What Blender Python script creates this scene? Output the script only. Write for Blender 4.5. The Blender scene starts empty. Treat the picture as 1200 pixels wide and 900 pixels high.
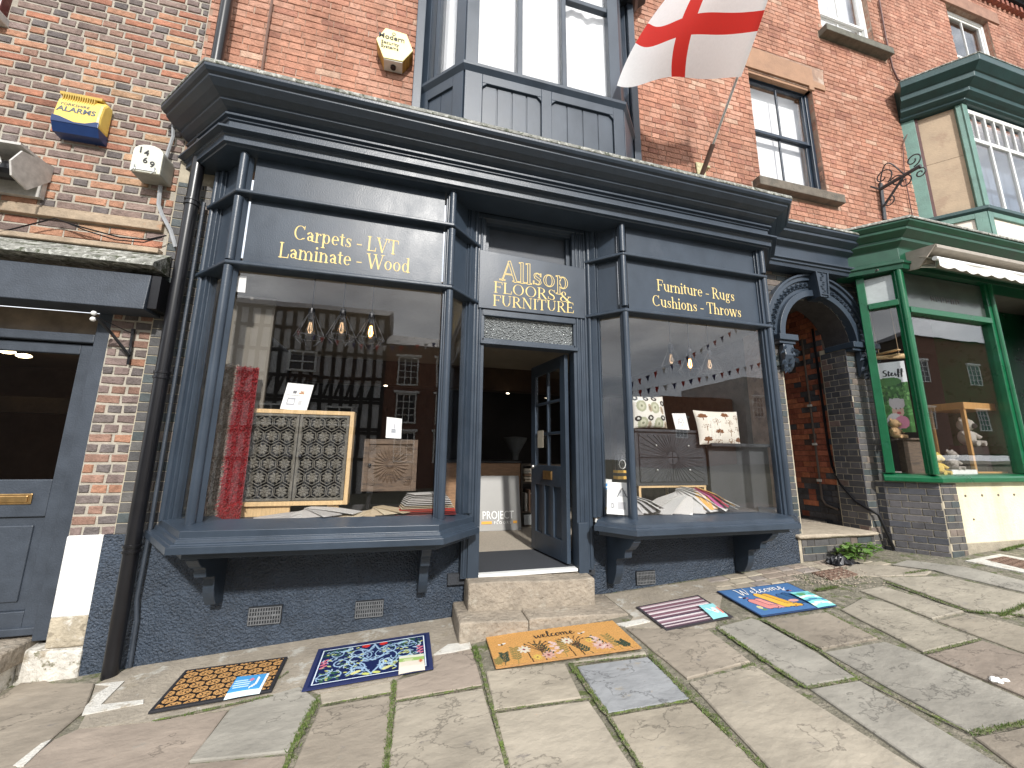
import bpy, bmesh, math, random
import numpy as np
from mathutils import Vector, Matrix
C = bpy.context.scene.collection
SC = bpy.context.scene
rnd = random.Random(7)
R_ = math.radians

# ------------------------------------------------------------------ camera
FPX = 457.235                       # focal length for a 1200 px wide frame
YAW, PITCH, ROLL = R_(14.71375), R_(10.34628), R_(0.53766)
EYE = 1.555
_cy, _sy, _cp, _sp = math.cos(YAW), math.sin(YAW), math.cos(PITCH), math.sin(PITCH)
FWD = Vector((_sy*_cp, _cy*_cp, _sp)); _rt = Vector((_cy, -_sy, 0)); _up = _rt.cross(FWD)
RT = math.cos(ROLL)*_rt + math.sin(ROLL)*_up
UP = -math.sin(ROLL)*_rt + math.cos(ROLL)*_up
cam = bpy.data.cameras.new('camera'); camo = bpy.data.objects.new('camera', cam); C.objects.link(camo)
m3 = Matrix((RT, UP, -FWD)).transposed()
camo.matrix_world = Matrix.Translation((0, 0, EYE)) @ m3.to_4x4()
cam.sensor_width = 36; cam.lens = FPX/1200*36; cam.clip_start = .05; cam.clip_end = 2000
SC.camera = camo

# ------------------------------------------------------------------ light
SUN_EL, SUN_AZ = R_(33.5), R_(2.5)     # azimuth seen from the facade: the sun stands almost straight behind the viewer
sd = Vector((math.sin(SUN_AZ)*math.cos(SUN_EL), -math.cos(SUN_AZ)*math.cos(SUN_EL), math.sin(SUN_EL)))
sl = bpy.data.lights.new('sun', 'SUN'); sl.energy = 4.3; sl.angle = R_(2.6); sl.color = (1, .97, .925)
so = bpy.data.objects.new('sun', sl); C.objects.link(so)
so.rotation_euler = (-sd).to_track_quat('-Z', 'Y').to_euler(); so.location = (0, -6, 12)
wd = bpy.data.worlds.new('World'); SC.world = wd; wd.use_nodes = True
nt = wd.node_tree; nt.nodes.clear()
N = nt.nodes.new; L = nt.links.new
wo = N('ShaderNodeOutputWorld'); bg = N('ShaderNodeBackground'); bg.inputs[1].default_value = .12
sk = N('ShaderNodeTexSky'); sk.sky_type = 'NISHITA'; sk.sun_disc = False
sk.sun_elevation = SUN_EL; sk.sun_rotation = math.atan2(sd.x, sd.y)
tc = N('ShaderNodeTexCoord'); mp = N('ShaderNodeMapping'); mp.inputs['Scale'].default_value = (1, 1, 2.2)
nz = N('ShaderNodeTexNoise'); nz.inputs['Scale'].default_value = 2.3; nz.inputs['Detail'].default_value = 7; nz.inputs['Roughness'].default_value = .55
n2 = N('ShaderNodeTexNoise'); n2.inputs['Scale'].default_value = 3.1; n2.inputs['Detail'].default_value = 6
rp = N('ShaderNodeValToRGB'); rp.color_ramp.elements[0].position = .33; rp.color_ramp.elements[1].position = .50
rc = N('ShaderNodeValToRGB'); rc.color_ramp.elements[0].color = (8, 8.6, 9.6, 1); rc.color_ramp.elements[1].color = (18.5, 18.8, 19.3, 1)
rc.color_ramp.elements[0].position = .35; rc.color_ramp.elements[1].position = .62
mx = N('ShaderNodeMix'); mx.data_type = 'RGBA'
L(tc.outputs['Generated'], mp.inputs[0]); L(mp.outputs[0], nz.inputs[0]); L(mp.outputs[0], n2.inputs[0])
L(nz.outputs[0], rp.inputs[0]); L(n2.outputs[0], rc.inputs[0])
L(rp.outputs[0], mx.inputs['Factor']); L(sk.outputs[0], mx.inputs['A']); L(rc.outputs[0], mx.inputs['B'])
L(mx.outputs['Result'], bg.inputs[0]); L(bg.outputs[0], wo.inputs[0])
SC.view_settings.view_transform = 'Standard'; SC.view_settings.look = 'None'
SC.view_settings.exposure = .04; SC.view_settings.gamma = 1
SC.view_settings.use_curve_mapping = False

# ------------------------------------------------------------------ finding real places from the photograph
def ray(x, y): return FWD + RT*((x-600)/FPX) - UP*((y-450)/FPX)
def w(x, y, Y):                     # point of the vertical plane at depth Y
    d = ray(x, y); p = d*(Y/d.y); return Vector((p.x, p.y, p.z+EYE))
def wz(x, y, z):                    # point of a level plane at height z
    d = ray(x, y); p = d*((z-EYE)/d.z); return Vector((p.x, p.y, z))
def gz(x, y): return .058*x + .04*y  # the street climbs to the right and falls away from the houses
def g(x, y):
    d = ray(x, y); p = d*(-EYE/(d.z-.058*d.x-.04*d.y)); return Vector((p.x, p.y, p.z+EYE))
def pr(p):
    q = Vector(p)-Vector((0, 0, EYE)); z = q.dot(FWD)
    if z < .05: return None
    return 600+FPX*q.dot(RT)/z, 450-FPX*q.dot(UP)/z

# ------------------------------------------------------------------ materials
MATS = {}
def mat(name, base=(.5, .5, .5), rough=.6, var=.15, scale=8., bump=.0, bscale=60., col=False, metal=0., spec=.5,
        stretch=(1, 1, 1), spots=None, sscale=9., sthr=.62, coat=0., sheen=0., detail=6, var2=None, trans=0., macro=0., streak=0., cracks=0.):
    if name in MATS: return MATS[name]
    m = bpy.data.materials.new(name); m.use_nodes = True; t = m.node_tree; n = t.nodes; l = t.links
    b = n['Principled BSDF']; b.inputs['Roughness'].default_value = rough; b.inputs['Metallic'].default_value = metal
    b.inputs['Specular IOR Level'].default_value = spec
    if coat: b.inputs['Coat Weight'].default_value = coat; b.inputs['Coat Roughness'].default_value = .12
    if sheen: b.inputs['Sheen Weight'].default_value = sheen
    geo = n.new('ShaderNodeNewGeometry'); mp = n.new('ShaderNodeMapping'); mp.inputs['Scale'].default_value = stretch
    l.new(geo.outputs['Position'], mp.inputs[0])
    nz = n.new('ShaderNodeTexNoise'); nz.inputs['Scale'].default_value = scale; nz.inputs['Detail'].default_value = detail; nz.inputs['Roughness'].default_value = .62
    l.new(mp.outputs[0], nz.inputs[0])
    mr = n.new('ShaderNodeMapRange'); mr.inputs['From Min'].default_value = .3; mr.inputs['From Max'].default_value = .7
    mr.inputs['To Min'].default_value = 1-var; mr.inputs['To Max'].default_value = 1+var; l.new(nz.outputs[0], mr.inputs[0])
    if col:
        a = n.new('ShaderNodeAttribute'); a.attribute_name = 'col'; src = a.outputs['Color']
    else:
        a = n.new('ShaderNodeRGB'); a.outputs[0].default_value = (*base, 1); src = a.outputs[0]
    mu = n.new('ShaderNodeVectorMath'); mu.operation = 'SCALE'; l.new(src, mu.inputs[0]); l.new(mr.outputs[0], mu.inputs['Scale'])
    out = mu.outputs[0]
    if spots:
        for k, sp in enumerate(spots if isinstance(spots[0], (tuple, list)) else [spots]):
            ns = n.new('ShaderNodeTexNoise'); ns.inputs['Scale'].default_value = sscale*(1+.7*k); ns.inputs['Detail'].default_value = 8; ns.inputs['Roughness'].default_value = .68
            ad = n.new('ShaderNodeVectorMath'); ad.operation = 'ADD'; ad.inputs[1].default_value = (7.3*k+3, 1.7, 5.1*k); l.new(mp.outputs[0], ad.inputs[0]); l.new(ad.outputs[0], ns.inputs[0])
            th_ = sp[3] if len(sp) > 3 else sthr; sp = sp[:3] if len(sp) < 5 else (*sp[:3], ns.inputs['Scale'].__setattr__('default_value', sp[4]))[:3]
            r2 = n.new('ShaderNodeMapRange'); r2.inputs['From Min'].default_value = th_; r2.inputs['From Max'].default_value = th_+.07; l.new(ns.outputs[0], r2.inputs[0])
            mi = n.new('ShaderNodeMix'); mi.data_type = 'RGBA'; l.new(r2.outputs[0], mi.inputs['Factor']); l.new(out, mi.inputs['A']); mi.inputs['B'].default_value = (*sp, 1); out = mi.outputs['Result']
    def modul(sc, stz, lo, hi, fmin, fmax, ofs):
        m2 = n.new('ShaderNodeMapping'); m2.inputs['Scale'].default_value = stz; m2.inputs['Location'].default_value = (ofs, ofs*.7, 0); l.new(geo.outputs['Position'], m2.inputs[0])
        t2 = n.new('ShaderNodeTexNoise'); t2.inputs['Scale'].default_value = sc; t2.inputs['Detail'].default_value = 6; t2.inputs['Roughness'].default_value = .6; l.new(m2.outputs[0], t2.inputs[0])
        q2 = n.new('ShaderNodeMapRange'); q2.inputs['From Min'].default_value = fmin; q2.inputs['From Max'].default_value = fmax; q2.inputs['To Min'].default_value = lo; q2.inputs['To Max'].default_value = hi; l.new(t2.outputs[0], q2.inputs[0])
        v2 = n.new('ShaderNodeVectorMath'); v2.operation = 'SCALE'; l.new(out, v2.inputs[0]); l.new(q2.outputs[0], v2.inputs['Scale']); return t2, q2, v2.outputs[0]
    if macro: _, _, out = modul(.9, (1, 1, 1), 1-macro, 1+macro*.7, .32, .66, 3.1)
    if streak: _, _, out = modul(1., (5, 5, .45), 1-streak, 1+.05, .36, .52, 8.)
    if cracks:
        t2, q2, o2 = modul(1.5, (1, 1.5, 1), 1, 1, 0, 1, 5.); sb = n.new('ShaderNodeMath'); sb.operation = 'SUBTRACT'; l.new(t2.outputs[0], sb.inputs[0]); sb.inputs[1].default_value = .56
        ab_ = n.new('ShaderNodeMath'); ab_.operation = 'ABSOLUTE'; l.new(sb.outputs[0], ab_.inputs[0]); l.new(ab_.outputs[0], q2.inputs[0]); q2.inputs['From Min'].default_value = .0; q2.inputs['From Max'].default_value = .009; q2.inputs['To Min'].default_value = 1-cracks; q2.inputs['To Max'].default_value = 1
        out = o2
    l.new(out, b.inputs['Base Color'])
    if bump:
        nb = n.new('ShaderNodeTexNoise'); nb.inputs['Scale'].default_value = bscale; nb.inputs['Detail'].default_value = 5; l.new(mp.outputs[0], nb.inputs[0])
        bp = n.new('ShaderNodeBump'); bp.inputs['Strength'].default_value = min(1, bump); bp.inputs['Distance'].default_value = .01*max(1, bump); l.new(nb.outputs[0], bp.inputs['Height']); l.new(bp.outputs[0], b.inputs['Normal'])
        rr = n.new('ShaderNodeMapRange'); rr.inputs['To Min'].default_value = max(0, rough-.12); rr.inputs['To Max'].default_value = min(1, rough+.12); l.new(nz.outputs[0], rr.inputs[0]); l.new(rr.outputs[0], b.inputs['Roughness'])
    if trans:
        tr = n.new('ShaderNodeBsdfTranslucent'); l.new(out, tr.inputs[0]); ms = n.new('ShaderNodeMixShader'); ms.inputs[0].default_value = trans
        l.new(b.outputs[0], ms.inputs[1]); l.new(tr.outputs[0], ms.inputs[2]); l.new(ms.outputs[0], n['Material Output'].inputs[0])
    MATS[name] = m; return m
def glass(name, tint=(1, 1, 1), wave=.0008, ior=1.66, rough=0.):
    m = bpy.data.materials.new(name); m.use_nodes = True; t = m.node_tree; n = t.nodes; l = t.links; n.clear()
    o = n.new('ShaderNodeOutputMaterial'); ms = n.new('ShaderNodeMixShader'); tr = n.new('ShaderNodeBsdfTransparent'); tr.inputs[0].default_value = (*tint, 1)
    gl = n.new('ShaderNodeBsdfGlossy'); gl.inputs['Roughness'].default_value = rough; fr = n.new('ShaderNodeFresnel'); fr.inputs[0].default_value = ior
    geo = n.new('ShaderNodeNewGeometry'); nz = n.new('ShaderNodeTexNoise'); nz.inputs['Scale'].default_value = 1.6; nz.inputs['Detail'].default_value = 2
    bp = n.new('ShaderNodeBump'); bp.inputs['Strength'].default_value = 1; bp.inputs['Distance'].default_value = wave
    l.new(geo.outputs['Position'], nz.inputs[0]); l.new(nz.outputs[0], bp.inputs['Height']); l.new(bp.outputs[0], gl.inputs['Normal'])
    io = n.new('ShaderNodeMix'); io.inputs['A'].default_value = ior; io.inputs['B'].default_value = 1/ior; l.new(geo.outputs['Backfacing'], io.inputs['Factor']); l.new(io.outputs['Result'], fr.inputs[0])
    l.new(fr.outputs[0], ms.inputs[0]); l.new(tr.outputs[0], ms.inputs[1]); l.new(gl.outputs[0], ms.inputs[2]); l.new(ms.outputs[0], o.inputs[0])
    MATS[name] = m; return m
def emit(name, colr, s):
    m = bpy.data.materials.new(name); m.use_nodes = True; b = m.node_tree.nodes['Principled BSDF']
    b.inputs['Base Color'].default_value = (*colr, 1); b.inputs['Emission Color'].default_value = (*colr, 1); b.inputs['Emission Strength'].default_value = s
    MATS[name] = m; return m

PAINT = mat('slate_blue_paint', (.034, .048, .068), .36, .16, 5, .12, 130, spec=.42, stretch=(1, 1, .6), spots=[(.042, .055, .075), (.20, .215, .23, .735, 34)], sscale=3, sthr=.6, macro=.14)
PAINTD = mat('slate_blue_paint_dull', (.040, .050, .066), .48, .2, 6, .25, 90)
RENDERM = mat('rough_cast_blue_render', (.036, .053, .080), .42, .25, 12, 3.2, 62, spec=.7, spots=[(.13, .15, .18)], sscale=55, sthr=.69, macro=.12)  # pale specks are sparkle painted into the render colour
GREEN = mat('gloss_green_paint', (.004, .105, .040), .3, .2, 5, .12, 120, spec=.5, spots=[(.012, .11, .055)], sscale=5, sthr=.6)
SAGE = mat('weathered_sage_paint', (.115, .225, .185), .5, .22, 5, .3, 80, spots=[(.2, .25, .2)], sscale=14, sthr=.66)
SAGED = mat('dark_teal_paint', (.012, .05, .05), .42, .25, 5, .2, 80)
GLASS = glass('window_glass')
GLASS2 = glass('old_window_glass', (.93, .95, .95), .003)
LEAD = mat('weathered_lead', (.21, .21, .185), .75, .45, 14, 1.2, 40, spots=[(.05, .06, .03), (.44, .44, .40)], sscale=13, sthr=.52)
BRICK = mat('fired_brick', rough=.9, var=.24, scale=20, bump=1.2, bscale=60, col=True, spec=.2, detail=9, macro=.17, streak=.13)
BRICKE = mat('blue_engineering_brick', rough=.5, var=.2, scale=14, bump=.35, bscale=80, col=True, spec=.4)
MORTAR_P = mat('pale_lime_mortar', (.39, .355, .295), .95, .18, 20, .6, 120)
MORTAR_R = mat('buff_mortar', (.34, .225, .165), .95, .3, 9, .5, 120, spots=[(.46, .37, .30), (.22, .135, .10)], sscale=2.2, sthr=.54)
MORTAR_B = mat('ochre_mortar', (.42, .37, .28), .95, .2, 15, .5, 120)
STONE = mat('york_stone', rough=.85, var=.2, scale=2.6, bump=1., bscale=11, col=True, spec=.25, stretch=(1, 1.6, 1), spots=[(.29, .265, .225), (.19, .17, .15), (.15, .13, .11, .70, 26), (.42, .40, .36, .72, 17)], sscale=4.5, sthr=.63, detail=12, macro=.16, cracks=.45)
STEPST = mat('worn_step_stone', (.30, .255, .20), .9, .25, 9, 2.2, 30, spots=[(.22, .185, .14), (.36, .32, .26)], sscale=6, sthr=.58)
SILLST = mat('sooty_sill_stone', (.14, .12, .095), .9, .3, 10, .7, 60, spots=[(.1, .09, .075)], sscale=7, sthr=.55)
LINTEL = mat('buff_lintel_stone', (.34, .20, .125), .9, .15, 6, .4, 70)
WHITE = mat('white_gloss_paint', (.78, .78, .75), .4, .06, 8, .1, 60)
CREAM = mat('cream_painted_render', (.74, .69, .47), .7, .08, 5, .5, 40, spots=[(.56, .52, .42), (.35, .32, .27, .70, 12)], sscale=5, sthr=.62, streak=.14)
LIME = mat('white_limewash', (.80, .79, .76), .85, .06, 6, .6, 30, streak=.08)
BLACK = mat('black_enamel', (.008, .008, .010), .3, .2, 10)
IRON = mat('wrought_iron', (.05, .052, .058), .55, .3, 40, .5, 90, spots=[(.16, .1, .07)], sscale=30, sthr=.6)
BRASS = mat('aged_brass', (.52, .33, .14), .35, .2, 30, metal=.9)
CHROME = mat('satin_metal', (.62, .62, .6), .3, .1, 20, metal=.9)
PRINT = mat('printed_colour', rough=.6, var=.03, scale=30, col=True)
COIR = mat('coir_pile', rough=1, var=.2, scale=120, bump=1.2, bscale=260, col=True, spec=.1)
CLOTH = mat('woven_cloth', rough=.95, var=.06, scale=90, bump=.4, bscale=300, col=True, spec=.15)
GOLD = mat('gold_vinyl', (.78, .60, .26), .75, .05, 8, spec=.12)
OAK = mat('light_oak', (.62, .43, .22), .5, .16, 9, .2, 60, stretch=(9, 9, .8), spots=[(.52, .34, .16)], sscale=5, sthr=.62)
DARKWOOD = mat('dark_stained_wood', (.075, .058, .042), .6, .3, 18, .3, 60, col=False)
GREYWOOD = mat('grey_washed_carving', (.125, .115, .094), .75, .35, 26, .5, 90)
BROWNWOOD = mat('weathered_mango_wood', (.12, .082, .054), .65, .35, 12, .5, 60, stretch=(1, 1, 5), spots=[(.06, .042, .03)], sscale=8, sthr=.55)
BLACKWOOD = mat('black_washed_wood', (.034, .037, .042), .45, .3, 15, .3, 60)
PLASTIC = mat('pale_plastic', (.60, .60, .55), .5, .1, 10)
COLM = mat('coloured_surface', rough=.7, var=.1, scale=20, col=True)
LEAF = mat('leaf_green', rough=.6, var=.3, scale=20, col=True, trans=.25)
MOSS = mat('moss_and_soil', (.13, .14, .065), 1, .5, 30, 1.5, 70, spots=[(.14, .19, .04), (.24, .21, .15)], sscale=14, sthr=.5)

# ------------------------------------------------------------------ mesh builder
WL = {}                             # world place of each object's origin
class MB:
    def __init__(s, col=(1, 1, 1)): s.v = []; s.f = []; s.c = []; s.col = col
    def poly(s, pts, col=None):
        i = len(s.v); s.v += [tuple(p) for p in pts]; s.f.append(tuple(range(i, i+len(pts)))); s.c.append(col or s.col)
    def mesh(s, vs, fs, col=None):
        i = len(s.v); s.v += [tuple(p) for p in vs]
        for f in fs: s.f.append(tuple(k+i for k in f)); s.c.append(col or s.col)
    def obox(s, o, a, b, c, col=None):
        o, a, b, c = map(Vector, (o, a, b, c))
        s.mesh([o, o+a, o+a+b, o+b, o+c, o+a+c, o+a+b+c, o+b+c], [(0, 3, 2, 1), (4, 5, 6, 7), (0, 1, 5, 4), (1, 2, 6, 5), (2, 3, 7, 6), (3, 0, 4, 7)], col)
    def box(s, x0, x1, y0, y1, z0, z1, col=None): s.obox((x0, y0, z0), (x1-x0, 0, 0), (0, y1-y0, 0), (0, 0, z1-z0), col)
    def prism(s, poly, vec, col=None):
        n = len(poly); vec = Vector(vec); P = [Vector(p) for p in poly]
        s.mesh(P+[p+vec for p in P], [tuple(range(n-1, -1, -1)), tuple(range(n, 2*n))]+[(i, (i+1) % n, n+(i+1) % n, n+i) for i in range(n)], col)
    def tube(s, pts, r, n=8, col=None, caps=True):
        pts = [Vector(p) for p in pts]; rs = r if isinstance(r, (list, tuple)) else [r]*len(pts); base = len(s.v); prev = None
        for i, p in enumerate(pts):
            t = (pts[min(i+1, len(pts)-1)]-pts[max(i-1, 0)]).normalized()
            if prev is None:
                a = t.orthogonal().normalized()
            else:
                a = (prev - t*prev.dot(t)); a = a.normalized() if a.length > 1e-6 else t.orthogonal().normalized()
            prev = a; b = t.cross(a)
            for k in range(n):
                th = 2*math.pi*k/n; q = p+(a*math.cos(th)+b*math.sin(th))*rs[i]; s.v.append(tuple(q))
        for i in range(len(pts)-1):
            for k in range(n):
                s.f.append((base+i*n+k, base+i*n+(k+1) % n, base+(i+1)*n+(k+1) % n, base+(i+1)*n+k)); s.c.append(col or s.col)
        if caps:
            s.f.append(tuple(base+k for k in range(n-1, -1, -1))); s.c.append(col or s.col)
            e = base+(len(pts)-1)*n; s.f.append(tuple(e+k for k in range(n))); s.c.append(col or s.col)
    def sweep(s, path, prof, col=None):
        """carry a closed profile (out, up) along a path; out lies to the right of the walking direction"""
        P = [Vector(p) for p in path]; n = len(prof); base = len(s.v)
        for i, p in enumerate(P):
            d0 = (P[i]-P[i-1]) if i else (P[1]-P[0]); d1 = (P[i+1]-P[i]) if i < len(P)-1 else d0
            n0 = Vector((d0.y, -d0.x, 0)).normalized(); n1 = Vector((d1.y, -d1.x, 0)).normalized()
            m = (n0+n1).normalized(); m = m/max(.3, m.dot(n0))
            for (o, u) in prof: s.v.append(tuple(p+m*o+Vector((0, 0, u))))
        for i in range(len(P)-1):
            for k in range(n): s.f.append((base+i*n+k, base+i*n+(k+1) % n, base+(i+1)*n+(k+1) % n, base+(i+1)*n+k)); s.c.append(col or s.col)
        s.f.append(tuple(base+k for k in range(n-1, -1, -1))); s.c.append(col or s.col)
        e = base+(len(P)-1)*n; s.f.append(tuple(e+k for k in range(n))); s.c.append(col or s.col)
    def lathe(s, c, prof, n=16, col=None, axis='z'):
        c = Vector(c); base = len(s.v)
        for (r, h) in prof:
            for k in range(n):
                th = 2*math.pi*k/n; a, b = r*math.cos(th), r*math.sin(th)
                s.v.append(tuple(c+(Vector((a, b, h)) if axis == 'z' else Vector((a, h, b)) if axis == 'y' else Vector((h, a, b)))))
        for i in range(len(prof)-1):
            for k in range(n): s.f.append((base+i*n+k, base+i*n+(k+1) % n, base+(i+1)*n+(k+1) % n, base+(i+1)*n+k)); s.c.append(col or s.col)
        s.f.append(tuple(base+k for k in range(n-1, -1, -1))); s.c.append(col or s.col)
        e = base+(len(prof)-1)*n; s.f.append(tuple(e+k for k in range(n))); s.c.append(col or s.col)
    def ball(s, c, r, n=10, m=6, col=None, sq=(1, 1, 1)):
        prof = [(max(1e-4, r*math.sin(math.pi*i/m)), -r*math.cos(math.pi*i/m)) for i in range(m+1)]
        k = len(s.v); s.lathe((0, 0, 0), prof, n, col)
        for i in range(k, len(s.v)): x, y, z = s.v[i]; s.v[i] = (c[0]+x*sq[0], c[1]+y*sq[1], c[2]+z*sq[2])
    def build(s, name, m, parent=None, smooth=False, bevel=0, fix=True, label=None, kind=None):
        o0 = WL.get(parent.name, Vector((0, 0, 0))) if parent else Vector((0, 0, 0))
        me = bpy.data.meshes.new(name)
        me.from_pydata([(x-o0.x, y-o0.y, z-o0.z) for x, y, z in s.v], [], s.f)
        a = me.attributes.new('col', 'FLOAT_COLOR', 'FACE'); a.data.foreach_set('color', [q for c in s.c for q in (c[0], c[1], c[2], 1)])
        if fix:
            bm = bmesh.new(); bm.from_mesh(me); bmesh.ops.recalc_face_normals(bm, faces=bm.faces); bm.to_mesh(me); bm.free()
        me.materials.append(m)
        if smooth:
            me.polygons.foreach_set('use_smooth', [True]*len(me.polygons)); me.set_sharp_from_angle(angle=R_(40))
        o = bpy.data.objects.new(name, me); C.objects.link(o)
        if parent: o.parent = parent
        WL[o.name] = o0
        if bevel:
            b = o.modifiers.new('edge', 'BEVEL'); b.width = bevel; b.segments = 2; b.limit_method = 'ANGLE'; b.angle_limit = R_(35)
        if label: o['label'] = label
        if kind: o['kind'] = kind
        return o
def thing(name, label, cat, loc=(0, 0, 0), group=None, kind=None):
    o = bpy.data.objects.new(name, None); C.objects.link(o); o.location = loc; WL[o.name] = Vector(loc); o.empty_display_size = .1
    o['label'] = label; o['category'] = cat
    if group: o['group'] = group
    if kind: o['kind'] = kind
    return o
def tag(o, label, cat, group=None):
    o['label'] = label; o['category'] = cat
    if group: o['group'] = group
    return o

# ------------------------------------------------------------------ brickwork
BCACHE = {}
def brick_verts(L_, h, d, j, seed):
    q = random.Random(seed); e = .004
    def jj(): return q.uniform(-j, j)
    v = [(0, 0, 0), (L_, 0, 0), (L_, 0, h), (0, 0, h)]
    r = [(jj(), -(d-e), jj()), (L_+jj(), -(d-e), jj()), (L_+jj(), -(d-e), h+jj()), (jj(), -(d-e), h+jj())]
    f = []
    cx, cz = L_/2, h/2; pr_ = d+q.uniform(-.0015, .0015)
    for (x, y, z) in r: f.append((x+(e if x < cx else -e), -pr_, z+(e if z < cz else -e)))
    return v+r+f
BF = [(0, 1, 5, 4), (1, 2, 6, 5), (2, 3, 7, 6), (3, 0, 4, 7), (4, 5, 9, 8), (5, 6, 10, 9), (6, 7, 11, 10), (7, 4, 8, 11), (8, 9, 10, 11)]
def brickwork(parent, org, ang, u0, u1, z0, z1, course, joint, pal, holes=(), bond='flemish', matl=None, depth=.012, jit=.0015,
              limit=300, seed=1, long=.218, short=.104, off=0.):
    """one brick at a time on the face through org, running along ang; the largest in view are objects, the rest one mesh"""
    q = random.Random(seed); ca, sa = math.cos(ang), math.sin(ang); org = Vector(org); items = []
    row = 0; z = z0
    while z < z1-.02:
        h = min(course-joint, z1-z); zm = z+h/2
        cuts = []
        for H in holes: cuts += H(zm) if callable(H) else ([(H[0], H[1])] if H[2] < zm < H[3] else [])
        segs = [(u0, u1)]
        for a, b in cuts:
            ns = []
            for s0, s1 in segs:
                if b <= s0 or a >= s1: ns.append((s0, s1)); continue
                if a > s0: ns.append((s0, a))
                if b < s1: ns.append((b, s1))
            segs = ns
        if bond == 'english': seq = [long] if row % 2 else [short]; st = -(.25*long if row % 2 else 0)
        elif bond == 'garden': seq = [short] if row % 4 == 0 else [long]; st = -(.5*long if row % 2 else .25*long)
        else: seq = [long, short]; st = -((long+short+2*joint)/2 if row % 2 else 0)
        u = u0+st-.03+off; k = 0; lst = []
        while u < u1:
            l_ = seq[k % len(seq)]*q.uniform(.96, 1.04)
            if bond == 'flemish' and q.random() < .13: l_ = q.choice([long, short, short*1.4])
            lst.append((u, u+l_)); u += l_+joint; k += 1
        for a, b in lst:
            for s0, s1 in segs:
                x0, x1 = max(a, s0), min(b, s1)
                if x1-x0 > .022: items.append((x0, z, x1-x0, h))
        z += course; row += 1
    sized = []
    for it in items:
        P = []
        for du, dz in ((0, 0), (1, 0), (1, 1), (0, 1)):
            uu = it[0]+it[2]*du; p = pr((org.x+uu*ca, org.y+uu*sa, org.z+it[1]+it[3]*dz)); P.append(p)
        if any(p is None for p in P): sized.append((0, it)); continue
        inside = sum(-5 <= p[0] <= 1205 and -5 <= p[1] <= 905 for p in P)
        A = abs(sum(P[i][0]*P[(i+1) % 4][1]-P[(i+1) % 4][0]*P[i][1] for i in range(4)))/2
        sized.append((A if inside >= 2 else 0, it))
    order = sorted(range(len(sized)), key=lambda i: -sized[i][0]); keep = set(i for i in order[:limit] if sized[i][0] > 12)
    rest = MB(); o0 = WL.get(parent.name, Vector((0, 0, 0)))
    for i, (A, it) in enumerate(sized):
        u, zz, l_, h = it; t = pal(q, u, zz, l_) if pal is PAL_LEFT else pal(q, u, zz); sd_ = q.randrange(6)
        if i in keep:
            ti = tuple(round(c*40)/40 for c in t); key = (round(l_, 2), round(h, 3), ti, sd_, depth, jit, matl.name)
            me = BCACHE.get(key)
            if me is None:
                me = bpy.data.meshes.new('brick'); me.from_pydata(brick_verts(l_, h, depth, jit, sd_), [], BF)
                a = me.attributes.new('col', 'FLOAT_COLOR', 'FACE'); a.data.foreach_set('color', [x for _ in BF for x in (*t, 1)]); me.materials.append(matl); BCACHE[key] = me
            o = bpy.data.objects.new('brick', me); C.objects.link(o); o.parent = parent
            o.location = (org.x+u*ca-o0.x, org.y+u*sa-o0.y, org.z+zz-o0.z); o.rotation_euler = (0, 0, ang)
        else:
            rest.mesh([(org.x+(u+x)*ca-y*sa, org.y+(u+x)*sa+y*ca, org.z+zz+z_) for x, y, z_ in brick_verts(l_, h, depth, jit, sd_)], BF, t)
    if rest.f: rest.build('brick_courses', matl, parent, fix=False, kind='stuff')
def pal_of(list_, var=.12):
    def f(q, u, z):
        c = q.choices([x[0] for x in list_], [x[1] for x in list_])[0]; k = q.uniform(1-var, 1+var); return tuple(min(.9, x*k) for x in c)
    return f
_PS = pal_of([((.40, .215, .14), 4), ((.37, .17, .11), 3), ((.24, .175, .15), 3.4), ((.18, .135, .12), 1.5), ((.43, .27, .17), 1.2), ((.31, .145, .10), 1.2)])
_PH = pal_of([((.22, .165, .15), 4), ((.15, .13, .125), 3), ((.28, .17, .13), 2), ((.36, .19, .125), 1.4), ((.17, .14, .13), 2)])
def PAL_LEFT(q, u, z, l_=.2): return _PH(q, u, z) if l_ < .15 else _PS(q, u, z)
PAL_RED = pal_of([((.42, .215, .148), 6), ((.385, .188, .128), 4), ((.455, .25, .18), 3), ((.49, .32, .235), .5), ((.33, .158, .113), 1.2)], .08)
PAL_RED2 = pal_of([((.40, .205, .145), 6), ((.365, .178, .124), 4), ((.435, .24, .173), 3), ((.31, .152, .11), 1.2)], .08)
PAL_BLUE = pal_of([((.075, .073, .078), 5), ((.10, .095, .10), 3), ((.06, .062, .072), 3), ((.14, .10, .09), .6)], .15)
PAL_BLUEL = pal_of([((.085, .083, .083), 5), ((.11, .105, .10), 3), ((.065, .078, .08), 2), ((.16, .13, .11), .7)], .15)
PAL_PASS = pal_of([((.34, .115, .07), 4), ((.26, .085, .055), 3), ((.42, .15, .08), 1.5), ((.10, .07, .06), .8)], .15)
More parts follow.
